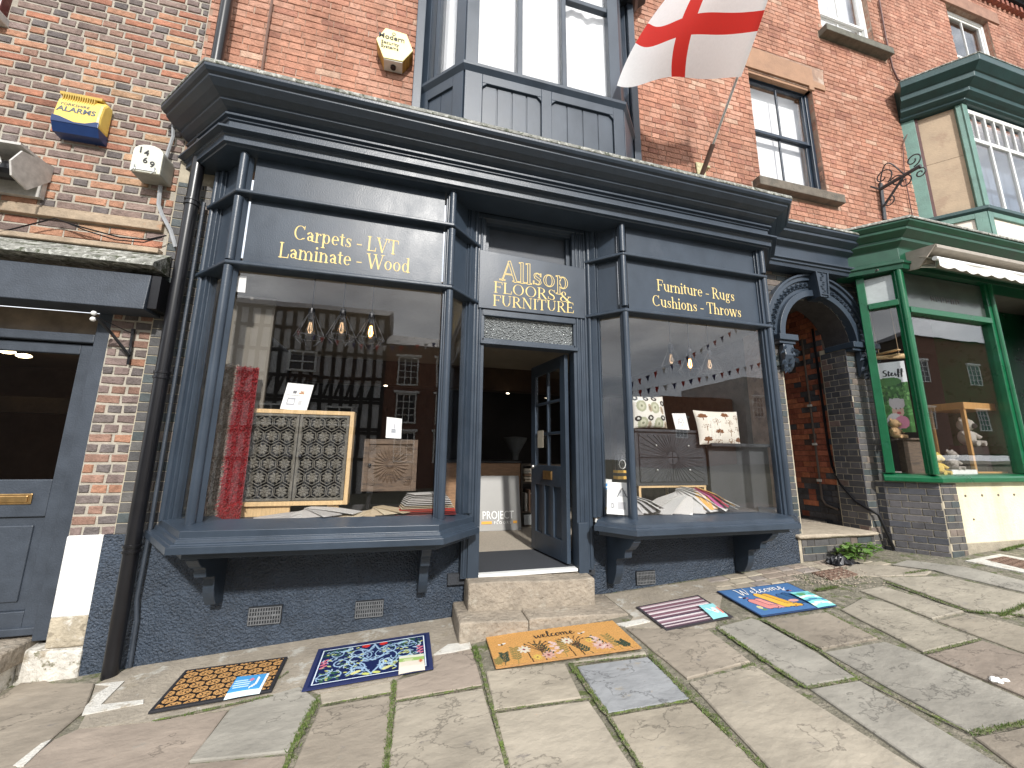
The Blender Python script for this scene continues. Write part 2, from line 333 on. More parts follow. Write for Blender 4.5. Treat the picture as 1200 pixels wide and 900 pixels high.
# ================================================================== THE STREET
gm = MB()
xs = [-300, -60, -20, -8, -4, 0, 4, 8, 12, 24, 60, 300]; ys = [-300, -60, -20, -8, -2, 0, 2, 3.9, 12, 60, 300]
def gclip(x, y): return .058*max(-20, min(24, x))+.04*max(-8, min(4, y))-.012
gm.mesh([(x, y, gclip(x, y)) for y in ys for x in xs], [(j*len(xs)+i, j*len(xs)+i+1, (j+1)*len(xs)+i+1, (j+1)*len(xs)+i) for j in range(len(ys)-1) for i in range(len(xs)-1)])
SOIL = mat('joint_soil', (.17, .155, .115), 1, .3, 25, 1.2, 60, spots=[(.09, .11, .035), (.26, .23, .18)], sscale=9, sthr=.53)
gr = gm.build('ground', SOIL, fix=False); gr['kind'] = 'structure'
pv = thing('pavement', 'sloping pavement of worn york stone flags', 'pavement', (1.5, 2.5, gz(1.5, 2.5)), kind='structure')
del pv['label'], pv['category']
FL = [((.335, .295, .235), 0), ((.285, .245, .195), 1), ((.30, .28, .24), 2), ((.32, .28, .22), 3), ((.27, .275, .28), 4), ((.335, .30, .24), 5), ((.29, .24, .195), 6)]
FLAGPX = [  # corners as they lie in the street, and the stone's colour
 ([(15, 905), (62, 866), (92, 853), (175, 845), (268, 831), (213, 905)], 6),
 ([(-40, 820), (0, 816), (38, 790), (62, 800), (112, 800), (100, 832), (60, 866), (12, 905), (-40, 930)], 1),
 ([(270, 829), (320, 812), (352, 803), (372, 818), (340, 880), (220, 892)], 2),
 ([(219, 895), (340, 884), (332, 906), (211, 906)], 6),
 ([(375, 812), (460, 797), (462, 810), (377, 825)], 0),
 ([(374, 828), (460, 813), (452, 906), (340, 906)], 1),
 ([(464, 797), (507, 785), (507, 768), (553, 761), (566, 803), (463, 820)], 6),
 ([(463, 823), (566, 806), (596, 906), (453, 906)], 0),
 ([(569, 786), (662, 776), (682, 817), (578, 832)], 3),
 ([(579, 835), (690, 820), (747, 906), (599, 906)], 0),
 ([(676, 780), (759, 769), (812, 818), (712, 836)], 4),
 ([(666, 775), (756, 762), (758, 766), (671, 778)], 5),
 ([(714, 839), (812, 822), (903, 906), (754, 906)], 3),
 ([(733, 736), (829, 737), (880, 775), (805, 795)], 1),
 ([(807, 799), (883, 779), (1088, 906), (907, 906)], 0),
 ([(838, 735), (880, 724), (890, 727), (960, 766), (1004, 794), (946, 804)], 2),
 ([(949, 807), (1007, 797), (1190, 906), (1092, 906)], 2),
 ([(895, 727), (968, 717), (1030, 748), (963, 760)], 1),
 ([(966, 763), (1036, 751), (1080, 766), (1215, 826), (1215, 846), (1134, 857)], 2),
 ([(1140, 862), (1215, 848), (1215, 906), (1198, 906)], 1),
 ([(985, 714), (1010, 700), (1040, 706), (1092, 728), (1147, 748), (1082, 764)], 5),
 ([(1085, 767), (1150, 750), (1215, 772), (1215, 822)], 6),
 ([(1007, 692), (1034, 687), (1130, 716), (1093, 725), (1045, 706)], 5),
 ([(1098, 727), (1136, 718), (1215, 738), (1215, 770)], 3),
 ([(1030, 676), (1108, 675), (1215, 700), (1215, 720), (1172, 722), (1136, 714)], 5),
 ([(1048, 662), (1062, 656), (1130, 664), (1215, 684), (1215, 697), (1112, 673), (1095, 668)], 2),
 ([(980, 672), (1002, 660), (1040, 662), (1092, 669), (1086, 673), (1028, 675)], 0),
]
def inset(P, d):
    c = sum(P, Vector((0, 0, 0)))/len(P); n = len(P); out = []
    for i in range(n):
        a, b, e = P[i-1], P[i], P[(i+1) % n]
        t0 = (b-a); t0.z = 0; t0.normalize(); t1 = (e-b); t1.z = 0; t1.normalize()
        n0 = Vector((-t0.y, t0.x, 0)); n1 = Vector((-t1.y, t1.x, 0))
        if n0.dot(c-b) < 0 and n1.dot(c-b) < 0: n0, n1 = -n0, -n1
        m = (n0+n1); m = m.normalized() if m.length > .2 else n0
        out.append(b+m*d/max(.45, m.dot(n0)))
    return out
def flag(P, tone, seed):
    q = random.Random(seed); k = q.uniform(.93, 1.07); col = tuple(x*k for x in FL[tone][0])
    R = []                                               # uneven hand-cut edges
    for i in range(len(P)):
        a, b = P[i], P[(i+1) % len(P)]; n = max(1, int((b-a).length/.16)); d = (b-a); nn = Vector((-d.y, d.x, 0)).normalized()
        for j in range(n): R.append(a+d*(j/n)+(nn*q.uniform(-.004, .004) if j else Vector((0, 0, 0))))
    R = inset(R, .003); tx, ty, h0 = q.uniform(-.004, .004), q.uniform(-.004, .004), q.uniform(-.002, .004)
    c = sum(R, Vector((0, 0, 0)))/len(R)
    def lift(p, e): return Vector((p.x, p.y, gz(p.x, p.y)+h0+tx*(p.x-c.x)+ty*(p.y-c.y)+e))
    m = MB(col); n = len(R); I = inset(R, .007)
    V = [lift(p, -.025) for p in R]+[lift(p, -.005) for p in R]+[lift(p, 0) for p in I]
    m.mesh(V, [(i, (i+1) % n, n+(i+1) % n, n+i) for i in range(n)]+[(n+i, n+(i+1) % n, 2*n+(i+1) % n, 2*n+i) for i in range(n)]+[tuple(range(2*n, 3*n))])
    return m.build('flagstone', STONE, pv)
for k, (px, t) in enumerate(FLAGPX): flag([g(*p) for p in px], t, k+11)
q = random.Random(5)                                      # the flags go on out of the picture
for col_ in range(-6, 14):
    x = col_*.62-.2; y = 1.42 if x < 2.0 else 1.25
    if x > 3.5: y = 1.7
    if x > 4.6: y = 3.12
    while y > -1.6:
        l_ = q.uniform(.6, 1.1)
        P = [Vector((x, y-l_, 0)), Vector((x+.61, y-l_, 0)), Vector((x+.61, y-.012, 0)), Vector((x, y-.012, 0))]
        m_ = P[2] if x < 2 else P[3]
        pp = pr((m_.x, m_.y, gz(m_.x, m_.y))); p2 = pr((P[2].x, P[2].y, gz(P[2].x, P[2].y))); p3 = pr((P[3].x, P[3].y, gz(P[3].x, P[3].y)))
        if all(p is None or p[1] > 912 or p[0] > 1218 or p[0] < -45 for p in (pp, p2, p3)): flag(P, q.randrange(7), col_*50+int(y*9))
        y -= l_
for x0, x1, y0, y1, t in ((6.6, 7.5, 1.75, 2.5, 0), (7.52, 8.5, 1.7, 2.6, 3), (7.0, 8.3, 2.62, 3.2, 2), (8.52, 9.8, 1.7, 3.2, 1), (-3.6, -2.75, 2.0, 3.2, 0), (-4.6, -3.62, 1.6, 3.3, 3)):
    if x0 > 6.9 or x0 < -3: flag([Vector((x0, y0, 0)), Vector((x1, y0, 0)), Vector((x1, y1, 0)), Vector((x0, y1, 0))], t, int(x0*7))
# cement strip, cement fillets and setts against the house
CEM = mat('patchy_cement', (.31, .27, .215), .95, .2, 6, .9, 40, spots=[(.45, .43, .38), (.29, .25, .19)], sscale=5, sthr=.56)
WCEM = mat('pale_cement_fillet', (.56, .54, .49), .95, .15, 9, .8, 60, spots=[(.38, .33, .26)], sscale=9, sthr=.55)
def ground_patch(name, px, z, m, th=.03):
    P = [g(*p) for p in px]; mb = MB()
    mb.prism([Vector((p.x, p.y, gz(p.x, p.y)+z-th)) for p in P], (0, 0, th)); return mb.build(name, m, pv)
ground_patch('cement_strip', [(112, 801), (150, 782), (300, 751), (480, 728), (533, 716), (538, 757), (552, 760), (506, 767), (462, 796), (373, 811), (352, 802), (320, 811), (268, 829), (175, 844), (92, 852), (104, 830)], -.006, CEM)
ground_patch('cement_strip', [(708, 696), (760, 688), (840, 676), (848, 690), (838, 733), (828, 735), (733, 734), (742, 722)], -.007, CEM)
ground_patch('cement_fillet', [(100, 828), (115, 812), (130, 803), (112, 802), (146, 798), (138, 806), (118, 826), (168, 820), (168, 824), (96, 838)], .0015, WCEM, .006)
ground_patch('cement_fillet', [(15, 898), (48, 872), (60, 867), (28, 898)], .004, WCEM, .01)
ground_patch('cement_fillet', [(508, 767), (525, 755), (550, 752), (553, 759), (528, 764)], .0015, WCEM, .01)
ground_patch('cement_fillet', [(722, 731), (754, 725), (762, 728), (733, 734)], .0015, WCEM, .01)
q = random.Random(9)
for r in range(3):                                        # three rows of worn setts under the right-hand window
    x = 2.95+.04*r
    while x < 4.95:
        l_ = q.uniform(.16, .26); y0 = 3.335+.118*r; y1 = y0+.108
        if not (3.9 < x < 4.8 and r == 0):
            c = q.choice([(.37, .32, .25), (.33, .27, .22), (.42, .37, .29), (.30, .26, .23)])
            mb = MB(c); zz = [q.uniform(-.005, .001) for _ in range(4)]
            b_ = [(x, y0), (x+l_-.01, y0), (x+l_-.01, y1), (x, y1)]; e = .008
            t_ = [(x+e, y0+e), (x+l_-.01-e, y0+e), (x+l_-.01-e, y1-e), (x+e, y1-e)]
            V = [(a, b, gz(a, b)-.03) for a, b in b_]+[(a, b, gz(a, b)-.009+z_) for (a, b), z_ in zip(b_, zz)]+[(a, b, gz(a, b)-.003+z_) for (a, b), z_ in zip(t_, zz)]
            mb.mesh(V, [(i, (i+1) % 4, 4+(i+1) % 4, 4+i) for i in range(4)]+[(4+i, 4+(i+1) % 4, 8+(i+1) % 4, 8+i) for i in range(4)]+[(8, 9, 10, 11)])
            mb.build('sett', STONE, pv)
        x += l_
# grass and moss in the joints
JOINTS = [((760, 767), (812, 820), 1.0), ((812, 820), (900, 905), .9), ((840, 735), (900, 777), 1.), ((900, 777), (945, 806), .7), ((893, 726), (962, 763), 1.), ((962, 763), (1008, 796), .35), ((945, 806), (1008, 795), .55), ((668, 777), (712, 838), 1.),
 ((712, 838), (754, 903), .5), ((712, 838), (812, 820), .35), ((671, 778), (757, 768), .3), ((372, 820), (340, 882), 1.4), ((340, 882), (332, 905), .9), ((462, 797), (452, 905), 1.), ((560, 764), (596, 905), .45), ((464, 822), (566, 804), .3), ((375, 827), (462, 811), .22),
 ((556, 757), (562, 775), 1.6), ((967, 716), (1032, 749), .5), ((1082, 766), (1150, 749), .45), ((1037, 681), (1133, 716), .9), ((1133, 716), (1205, 722), 1.1), ((1060, 672), (1088, 668), .7), ((956, 692), (980, 688), 2.), ((215, 838), (320, 815), .5),
 ((178, 845), (240, 833), .22), ((1136, 860), (1205, 846), .9), ((1008, 796), (1135, 858), .12), ((1172, 722), (1205, 708), 1.4), ((870, 784), (884, 778), 1.), ((690, 820), (700, 817), .5), ((1175, 645), (1205, 638), 2.6), ((326, 795), (338, 787), .5), ((580, 833), (690, 819), .12)]
ms = MB(); gs = MB(); q = random.Random(3)
for a, b, d in JOINTS:
    A, B = g(*a), g(*b); Ln = (B-A).length; t = (B-A)/Ln; nrm = Vector((-t.y, t.x, 0)); wd_ = .007+.010*min(1.5, d)
    n = max(2, int(Ln/.03)); pl = []
    for i in range(n+1):
        p = A+t*(Ln*i/n); k = wd_*q.uniform(.5, 1.15)
        if i in (0, n): k *= .4
        pl.append((p-nrm*k, p+nrm*k))
    for i in range(n):
        z = .0015; f = [pl[i][0], pl[i+1][0], pl[i+1][1], pl[i][1]]
        ms.poly([(p.x, p.y, gz(p.x, p.y)+z+.0004*(i % 3)) for p in f])
    for i in range(int(Ln*d*850)):
        p = A+t*q.uniform(0, Ln)+nrm*q.gauss(0, wd_*.55); hh = q.uniform(.006, .022)*(.55+.5*min(d, 1.6)); th = q.uniform(0, 6.28); c_ = Vector((math.cos(th), math.sin(th), 0))*q.uniform(.0015, .004)
        lean = Vector((q.gauss(0, .5), q.gauss(0, .5), 1)); lean = lean.normalized()*hh; z = gz(p.x, p.y)-.002; P = Vector((p.x, p.y, z))
        gs.poly([P-c_, P+c_, P+lean], q.choice([(.085, .155, .025), (.11, .185, .03), (.14, .20, .045), (.07, .115, .025), (.17, .18, .07)]))
o = ms.build('moss', MOSS, fix=False); o['kind'] = 'stuff'; o['label'] = 'green moss filling the joints between the flagstones'
o = gs.build('grass', LEAF, fix=False); o['kind'] = 'stuff'; o['label'] = 'short green grass growing in the joints of the pavement'

# steps, drain covers, litter and weeds
st = thing('doorstep', 'two worn sandstone steps in front of the dark open shop door', 'steps', (1.15, 3.4, gz(1.15, 3.4)))
def stone_block(name, x0, x1, y0, y1, zb, zt, seed, tilt=0., m=STEPST, parent=st, wob=.012):
    bm = bmesh.new(); bmesh.ops.create_cube(bm, size=1); q = random.Random(seed)
    for v in bm.verts: v.co = Vector(((x0+x1)/2+v.co.x*(x1-x0), (y0+y1)/2+v.co.y*(y1-y0), (zb+zt)/2+v.co.z*(zt-zb)))
    bmesh.ops.subdivide_edges(bm, edges=[e for e in bm.edges if abs(e.verts[0].co.x-e.verts[1].co.x) > .1], cuts=10, use_grid_fill=True)
    bmesh.ops.bevel(bm, geom=[e for e in bm.edges if len(e.link_faces) == 2 and e.calc_face_angle(0) > .6], offset=.022, segments=3, affect='EDGES', profile=.6)
    o0 = WL[parent.name]; fx = random.Random(seed+1).uniform(0, 9)
    for v in bm.verts:
        v.co.z += tilt*(v.co.x-x0); s = math.sin(v.co.x*9+fx)+.6*math.sin(v.co.x*23+v.co.y*11+fx); v.co.y += wob*.4*s
        if v.co.z > zb+.02: v.co.z -= wob*.5*(1+math.sin(v.co.x*5+fx)) if v.co.y < (y0+y1)/2 else 0
        v.co -= o0
    me = bpy.data.meshes.new(name); bm.to_mesh(me); bm.free(); me.materials.append(m)
    me.polygons.foreach_set('use_smooth', [True]*len(me.polygons)); me.set_sharp_from_angle(angle=R_(35))
    o = bpy.data.objects.new(name, me); C.objects.link(o); o.parent = parent; WL[o.name] = o0; return o
stone_block('lower_step', .452, 1.00, 3.222, 3.69, .02, .300, 3, -.03)
stone_block('lower_step', 1.004, 1.895, 3.225, 3.69, .02, .286, 8, -.035)
stone_block('upper_step', .548, 1.69, 3.437, 3.70, .25, .512, 5, -.022)
mb = MB(); mb.box(.652, 1.592, 3.585, 3.66, .50, .527); mb.build('threshold', WHITE, st, bevel=.004)
def cover(pts, c, label):
    P = [g(*p) for p in pts]; c0 = sum(P, Vector((0, 0, 0)))/4
    t = thing('drain_cover', label, 'drain cover', (c0.x, c0.y, gz(c0.x, c0.y)))
    mb = MB(); mb.prism([Vector((p.x, p.y, gz(p.x, p.y)-.012)) for p in P], (0, 0, .014)); mb.build('plate', mat('rusty_iron', (.17, .105, .075), .9, .3, 30, .8, 90, spots=[(.26, .17, .12)], sscale=20, sthr=.55), t)
    mb = MB(); a, b, c_, d = P
    for i in range(6):
        for j in range(4):
            u, v = (i+.5)/6, (j+.5)/4; p = a.lerp(b, u).lerp(d.lerp(c_, u), v); z = gz(p.x, p.y)+.002
            mb.box(p.x-.022, p.x+.022, p.y-.012, p.y+.012, z-.004, z+.004)
    mb.build('raised_studs', MATS['rusty_iron'], t, kind='stuff')
cover([(951, 671), (985, 665), (1006, 673), (973, 679)], 0, 'small rusty drain cover set in gravel by the passage step')
cover([(1155, 656), (1176, 652), (1215, 660), (1200, 667)], 0, 'reddish drain cover in a pale concrete frame below the cream wall')
ground_patch('concrete_frame', [(1131, 657), (1172, 649), (1225, 659), (1215, 674)], .0008, WCEM, .02)
GRAV = MB(); q = random.Random(21)
for i in range(520):
    x, y = q.gauss(975, 27), q.gauss(677, 6)
    if 918 < x < 1040 and 656 < y < 694:
        p = g(x, y); r = q.uniform(.003, .008); z = gz(p.x, p.y)+q.uniform(-.004, .003)
        k = q.uniform(.7, 1.2); GRAV.mesh([(p.x-r, p.y-r, z), (p.x+r, p.y-r*.6, z), (p.x+r*.7, p.y+r, z), (p.x-r, p.y+r*.8, z), (p.x, p.y, z+r)], [(0, 1, 4), (1, 2, 4), (2, 3, 4), (3, 0, 4)], (.36*k, .30*k, .23*k))
o = GRAV.build('gravel', COLM); o['kind'] = 'stuff'; o['label'] = 'loose pale gravel round the small drain cover'
def leafy(root, px, n, h, sp, leaf, seed, cols):
    q = random.Random(seed); c = g(*px); lf = MB(); stm = MB()
    for i in range(n):
        th = q.uniform(0, 6.28); rr = sp*q.random()**.6; p = Vector((c.x+rr*math.cos(th)*1.25, c.y+rr*math.sin(th)*.6, 0)); p.z = gz(p.x, p.y)
        top = p+Vector((q.gauss(0, .05)+.08*math.cos(th), q.gauss(0, .03)-.03, h*q.uniform(.35, 1)*(1-.45*rr/sp))); stm.tube([p, p.lerp(top, .5)+Vector((0, 0, .01)), top], [.003, .0025, .002], 5)
        for k in range(5):
            d = Vector((q.gauss(0, 1), q.gauss(0, 1)-.3, q.uniform(-.1, .8))).normalized(); s = leaf*q.uniform(.55, 1.15); sd_ = d.cross(Vector((0, 0, 1))).normalized()*s*.42
            b_ = p.lerp(top, q.uniform(.45, 1)); m_ = b_+d*s*.5+Vector((0, 0, .006)); e = b_+d*s-Vector((0, 0, s*.25)); cc = q.choice(cols)
            lf.mesh([b_, b_.lerp(m_, .6)+sd_*.8, m_+sd_, e, m_-sd_, b_.lerp(m_, .6)-sd_*.8, m_+Vector((0, 0, -.006))], [(0, 1, 6), (1, 2, 6), (2, 3, 6), (3, 4, 6), (4, 5, 6), (5, 0, 6)], cc)
    stm.build('stem', mat('weed_stem', (.12, .17, .05)), root); lf.build('foliage', LEAF, root, fix=False)
wp = thing('weed_plant', 'broad-leaved green weed growing at the foot of the passage step', 'plant', tuple(g(1003, 656)))
leafy(wp, (1003, 655), 34, .24, .17, .075, 4, [(.10, .20, .03), (.13, .25, .045), (.075, .155, .025), (.16, .27, .07)])
wp = thing('weed_plant', 'small yellowish tuft of weeds beside the blue brick below the passage step', 'plant', tuple(g(984, 651)))
leafy(wp, (982, 651), 14, .15, .07, .035, 9, [(.16, .22, .05), (.2, .25, .07)])
bgm = MB(); q = random.Random(12); c = g(987, 660); k0 = len(bgm.v); nn = 13
bgm.mesh([(c.x+(i/nn-.5)*.34+q.gauss(0, .012), c.y+(j/nn-.5)*.17+q.gauss(0, .008), gz(c.x, c.y)+.004+max(0, .062*(1-((i/nn-.5)*2)**2)*(1-((j/nn-.5)*2)**2)+q.gauss(0, .016))) for j in range(nn+1) for i in range(nn+1)],
         [(j*(nn+1)+i, j*(nn+1)+i+1, (j+1)*(nn+1)+i+1, (j+1)*(nn+1)+i) for j in range(nn) for i in range(nn)])
tag(bgm.build('plastic_bag', mat('black_plastic_film', (.012, .012, .015), .3, .2, 20)), 'crumpled black plastic bag on the ground by the weeds', 'litter')
bgm = MB(); c = g(1170, 799)
for i in range(7): bgm.ball((c.x+q.gauss(0, .035), c.y+q.gauss(0, .015), gz(c.x, c.y)+.008), q.uniform(.008, .02), 6, 4, None, (1.6, 1, .6))
tag(bgm.build('paper_scrap', LIME), 'scrap of crumpled white tissue on a flagstone', 'litter')
# ================================================================== BUILDINGS
WY = 3.72                                                  # face of the brick walls
def slab(mb, x0, x1, z0, z1, y0=WY+.012, y1=WY+.25): mb.box(x0, x1, y0, y1, z0, z1)
# ---------------- left neighbour
lb = thing('brick_building', 'old house of mottled brown, orange and blue bricks with thick pale mortar', 'building', (-4, 3.9, gz(-4, 3.9)))
mb = MB(); slab(mb, -9, -2.088, 3.0, 9.5); slab(mb, -2.36, -2.05, .05, 3.0); slab(mb, -9, -4.3, -.6, 3.0); mb.build('wall', MORTAR_P, lb)
mb = MB(); mb.box(-4.4, -3.50, 3.66, 3.80, 5.16, 7); mb.build('window', mat('dark_red_frame', (.10, .02, .018), .4, .2, 8), lb, bevel=.01); mb = MB(); mb.box(-4.5, -3.47, 3.63, 3.8, 5.08, 5.155); mb.build('window_sill', mat('pale_stone_sill', (.45, .44, .41), .9, .2, 9), lb, bevel=.01)
brickwork(lb, (0, WY+.012, 0), 0, -4.6, -2.095, 3.505, 7.4, .0757, .0185, PAL_LEFT, bond='flemish', matl=BRICK, depth=.009, jit=.0035, limit=300, seed=4, long=.218, short=.098, holes=[(-4.6, -3.49, 5.1, 7.5)])
brickwork(lb, (0, WY+.012, 0), 0, -4.6, -2.12, 3.262, 3.40, .073, .012, PAL_LEFT, bond='flemish', matl=BRICK, depth=.004, jit=.004, limit=60, seed=14, long=.24, short=.2)
brickwork(lb, (0, WY+.012, 0), 0, -2.352, -2.085, .945, 2.66, .0757, .0195, PAL_LEFT, bond='english', matl=BRICK, depth=.008, jit=.005, limit=120, seed=6, long=.225, short=.088)
mb = MB(); mb.box(-6, -2.125, WY-.03, WY+.1, 3.405, 3.475); mb.box(-6, -2.118, WY-.012, WY+.1, 3.475, 3.50); mb.build('string_course', mat('tile_stone_ledge', (.36, .28, .2), .9, .3, 8, .8, 40, spots=[(.42, .22, .12), (.2, .17, .13)], sscale=4), lb, bevel=.006)
mb = MB(); mb.box(-6, -2.105, WY-.055, WY+.1, 3.19, 3.232); mb.build('string_course', MATS['tile_stone_ledge'], lb, bevel=.006)
mb = MB(); mb.mesh([(-6, 3.70, 3.19), (-2.02, 3.70, 3.19), (-2.0, 3.46, 3.02), (-6, 3.46, 3.02), (-6, 3.45, 2.985), (-2.0, 3.45, 2.985), (-2.02, 3.70, 3.0), (-6, 3.70, 3.0)],
                   [(0, 1, 2, 3), (3, 2, 5, 4), (4, 5, 6, 7), (0, 7, 6, 1), (1, 6, 5, 2), (0, 3, 4, 7)]); mb.build('lead_flashing', LEAD, lb)
mb = MB(); mb.prism([(-6, 3.52, 2.93), (-6, 3.50, 2.64), (-6, 3.72, 2.64), (-6, 3.72, 2.93)], (3.965, 0, 0)); mb.build('fascia_board', PAINTD, lb, bevel=.006)
mb = MB(); mb.box(-2.03, -1.97, 3.53, 3.72, 2.66, 2.93); mb.build('fascia_return', BLACK, lb)
mb = MB(); mb.box(-4.2, -2.39, 3.80, 3.82, 2.46, 2.66); mb.build('overdoor_panel', mat('dull_ply', (.20, .15, .10), .5, .3, 8), lb)
mb = MB()
mb.box(-2.455, -2.352, 3.735, 3.90, .25, 2.66); mb.box(-4.3, -2.455, 3.738, 3.90, 2.40, 2.47); mb.box(-4.4, -4.3, 3.735, 3.9, .1, 2.66); mb.build('door_frame', PAINTD, lb, bevel=.008)
dr = MB(); X0, X1 = -3.30, -2.462
for a, b, c_, d in ((X0, X0+.11, .30, 2.39), (X1-.09, X1, .30, 2.39), (X0+.11, X1-.09, .30, .44), (X0+.11, X1-.09, 1.08, 1.345), (X0+.11, X1-.09, 2.31, 2.39)): dr.box(a, b, 3.775, 3.82, c_, d)
dr.box(X0+.11, X1-.09, 3.795, 3.812, .44, 1.08); dr.box(X0, X1, 3.757, 3.80, .285, .335)
door = dr.build('door', PAINTD, lb, bevel=.006)
mb = MB(); mb.box(X0+.10, X1-.08, 3.79, 3.796, 1.34, 2.315); mb.build('glass_pane', GLASS, door)
mb = MB(); mb.box(X0+.17, X1-.15, 3.783, 3.80, .50, 1.02); mb.build('raised_panel', PAINTD, door, bevel=.012)
mb = MB(); mb.box(-2.99, -2.645, 3.766, 3.776, 1.17, 1.245); mb.box(-2.97, -2.665, 3.758, 3.768, 1.185, 1.23); mb.build('letter_box', BRASS, door, bevel=.004)
mb = MB(); mb.box(-4.3, X0-.004, 3.775, 3.83, .2, 2.39); mb.build('side_panel', PAINTD, lb, bevel=.006)
# room behind the left door
rm = MB(); rm.box(-6, -2.3, 6.4, 6.5, 0, 3); rm.build('back_room_wall', mat('brown_room', (.16, .10, .065), .8, .3, 3), lb)
rm = MB(); rm.box(-6, -2.3, 3.9, 6.4, 2.62, 2.66); rm.build('back_room_ceiling', mat('buff_ceiling', (.33, .24, .16), .8, .1, 3), lb)
rm = MB(); rm.box(-6, -2.3, 3.9, 6.4, .1, .2); rm.box(-6, -5.9, 3.9, 6.4, .2, 2.62); rm.build('back_room_floor', DARKWOOD, lb)
mb = MB(); mb.box(-4.6, -2.4, 5.3, 5.4, 1.95, 2.12); mb.box(-3.4, -3.34, 5.3, 5.36, .2, 1.95); mb.build('ceiling_beam', DARKWOOD, lb)
SPOT = emit('warm_spotlight', (1, .78, .45), 9)
for px in ((9, 412), (28, 417)):
    p = w(*px, 5.0); t = MB(); t.ball(p, .045, 10, 6, None, (1.4, 1, .5)); tag(t.build('spotlight', SPOT, None), 'lit ceiling spotlight seen through the left door, %s' % ('nearer the edge of the photo' if px[0] < 20 else 'nearer the door stile'), 'spotlight', 'spotlights behind the left door')
# plinth
mb = MB(); mb.box(-2.356, -2.135, WY-.012, WY+.1, .40, .948); mb.build('limewashed_plinth', LIME, lb, bevel=.01)
PST = mat('bare_plinth_stone', (.42, .365, .275), .95, .25, 9, 1.6, 30, spots=[(.56, .52, .45), (.27, .23, .17)], sscale=9, sthr=.57)
stone_block('plinth_stone', -2.36, -2.132, WY-.014, WY+.1, .20, .42, 3, 0, PST, lb, .02)
stone_block('plinth_stone', -2.50, -2.128, WY-.02, WY+.1, -.06, .215, 4, 0, mat('flaking_whitewash', (.58, .55, .49), .95, .2, 14, 2., 26, spots=[(.34, .29, .22), (.16, .15, .09)], sscale=8, sthr=.56), lb, .03)
stone_block('door_step', -3.6, -2.46, 3.52, 3.9, .13, .262, 8, 0, STEPST, lb)
stone_block('plinth_stone', -3.7, -2.50, 3.47, 3.8, -.12, .125, 11, 0, MATS['flaking_whitewash'], lb, .03)
sb = thing('kerb_slab', 'worn stone slab edge below the left door', 'slab', tuple(g(5, 800)))
stone_block('slab', -3.9, -2.47, 3.10, 3.45, -.3, .05, 12, .02, mat('grey_slab_stone', (.33, .29, .22), .9, .2, 9, 1., 40), sb)
# awning case at the left edge
aw = thing('awning', 'closed grey awning case on the left brick wall', 'awning', (-3.3, 3.6, 3.5))
mb = MB(); mb.prism([(-2.955, 3.72, 3.86), (-2.955, 3.46, 3.79), (-2.955, 3.40, 3.66), (-2.955, 3.43, 3.56), (-2.955, 3.56, 3.53), (-2.955, 3.72, 3.72)], (.012, 0, 0)); mb.build('end_plate', mat('grey_cast_alloy', (.5, .48, .45), .5, .2, 20), aw)
mb = MB(); mb.box(-5, -2.957, 3.45, 3.72, 3.83, 3.85); mb.box(-5, -2.957, 3.68, 3.72, 3.55, 3.83); mb.build('case', MATS['grey_cast_alloy'], aw)
mb = MB(); mb.tube([(-5, 3.58, 3.68), (-2.98, 3.58, 3.68)], .07, 12); mb.build('roller', BLACK, aw)
mb = MB(); mb.tube([(-3.13, 3.5, 3.70), (-3.10, 3.49, 3.74), (-3.08, 3.49, 3.69), (-3.10, 3.49, 3.64), (-3.13, 3.5, 3.68)], .009, 6); mb.build('winding_eye', WHITE, aw)
mb = MB(); mb.tube([(-3.32, 3.48, 3.66), (-3.16, 3.46, 3.63)], .04, 10); mb.build('arm', CHROME, aw)
# cables
def cable(name, pts, r, m, label): mb = MB(); mb.tube(pts, r, 6); return tag(mb.build(name, m, smooth=True), label, 'cable')
cable('cable', [w(0, 272, 3.67), w(40, 262, 3.67), w(64, 256, 3.66), w(95, 266, 3.66), w(140, 278, 3.66), w(172, 281, 3.66), w(195, 276, 3.66)], .006, BLACK, 'slack black cable strung along the brick ledge under the awning case')
cable('cable', [w(66, 256, 3.665), w(100, 270, 3.655), w(135, 281, 3.655), w(168, 284, 3.655), w(190, 278, 3.665)], .005, BLACK, 'second thinner black cable sagging lower along the brick ledge')
cable('cable', [w(188, 218, 3.68), w(186, 240, 3.68), w(190, 252, 3.67), w(200, 270, 3.66), w(206, 290, 3.66)], .016, mat('grey_conduit', (.32, .33, .34), .5, .15, 20), 'grey conduit running down from the meter box to the drainpipe')
cable('cable', [w(203, 143, 3.66), w(203, 160, 3.68), w(197, 178, 3.68), w(193, 190, 3.68)], .013, MATS['grey_conduit'], 'short grey conduit between the cornice end and the meter box')
# alarm box
ab = thing('alarm_box', 'yellow and navy alarm box on the mottled brick wall', 'alarm box', (-2.79, 3.7, 4.3))
prof = [(3.72, 4.12), (3.635, 4.125), (3.60, 4.20), (3.60, 4.30), (3.615, 4.42), (3.65, 4.475), (3.72, 4.48)]
YEL = mat('yellow_plastic', (.80, .58, .13), .4, .06, 20); NAVY = mat('navy_plastic', (.012, .035, .12), .35, .1, 20)
mb = MB(); x0, x1 = -2.945, -2.635
up = [(y, z) for y, z in prof if z >= 4.2]+[(3.72, 4.2)]; lo = [(3.72, 4.12), (3.635, 4.125), (3.60, 4.2), (3.72, 4.2)]
mb.prism([(x0, y, z) for y, z in up], (x1-x0, 0, 0)); mb.build('cover', YEL, ab, bevel=.018)
mb = MB(); mb.prism([(x0-.001, y-.001, z) for y, z in lo], (x1-x0+.002, 0, 0))
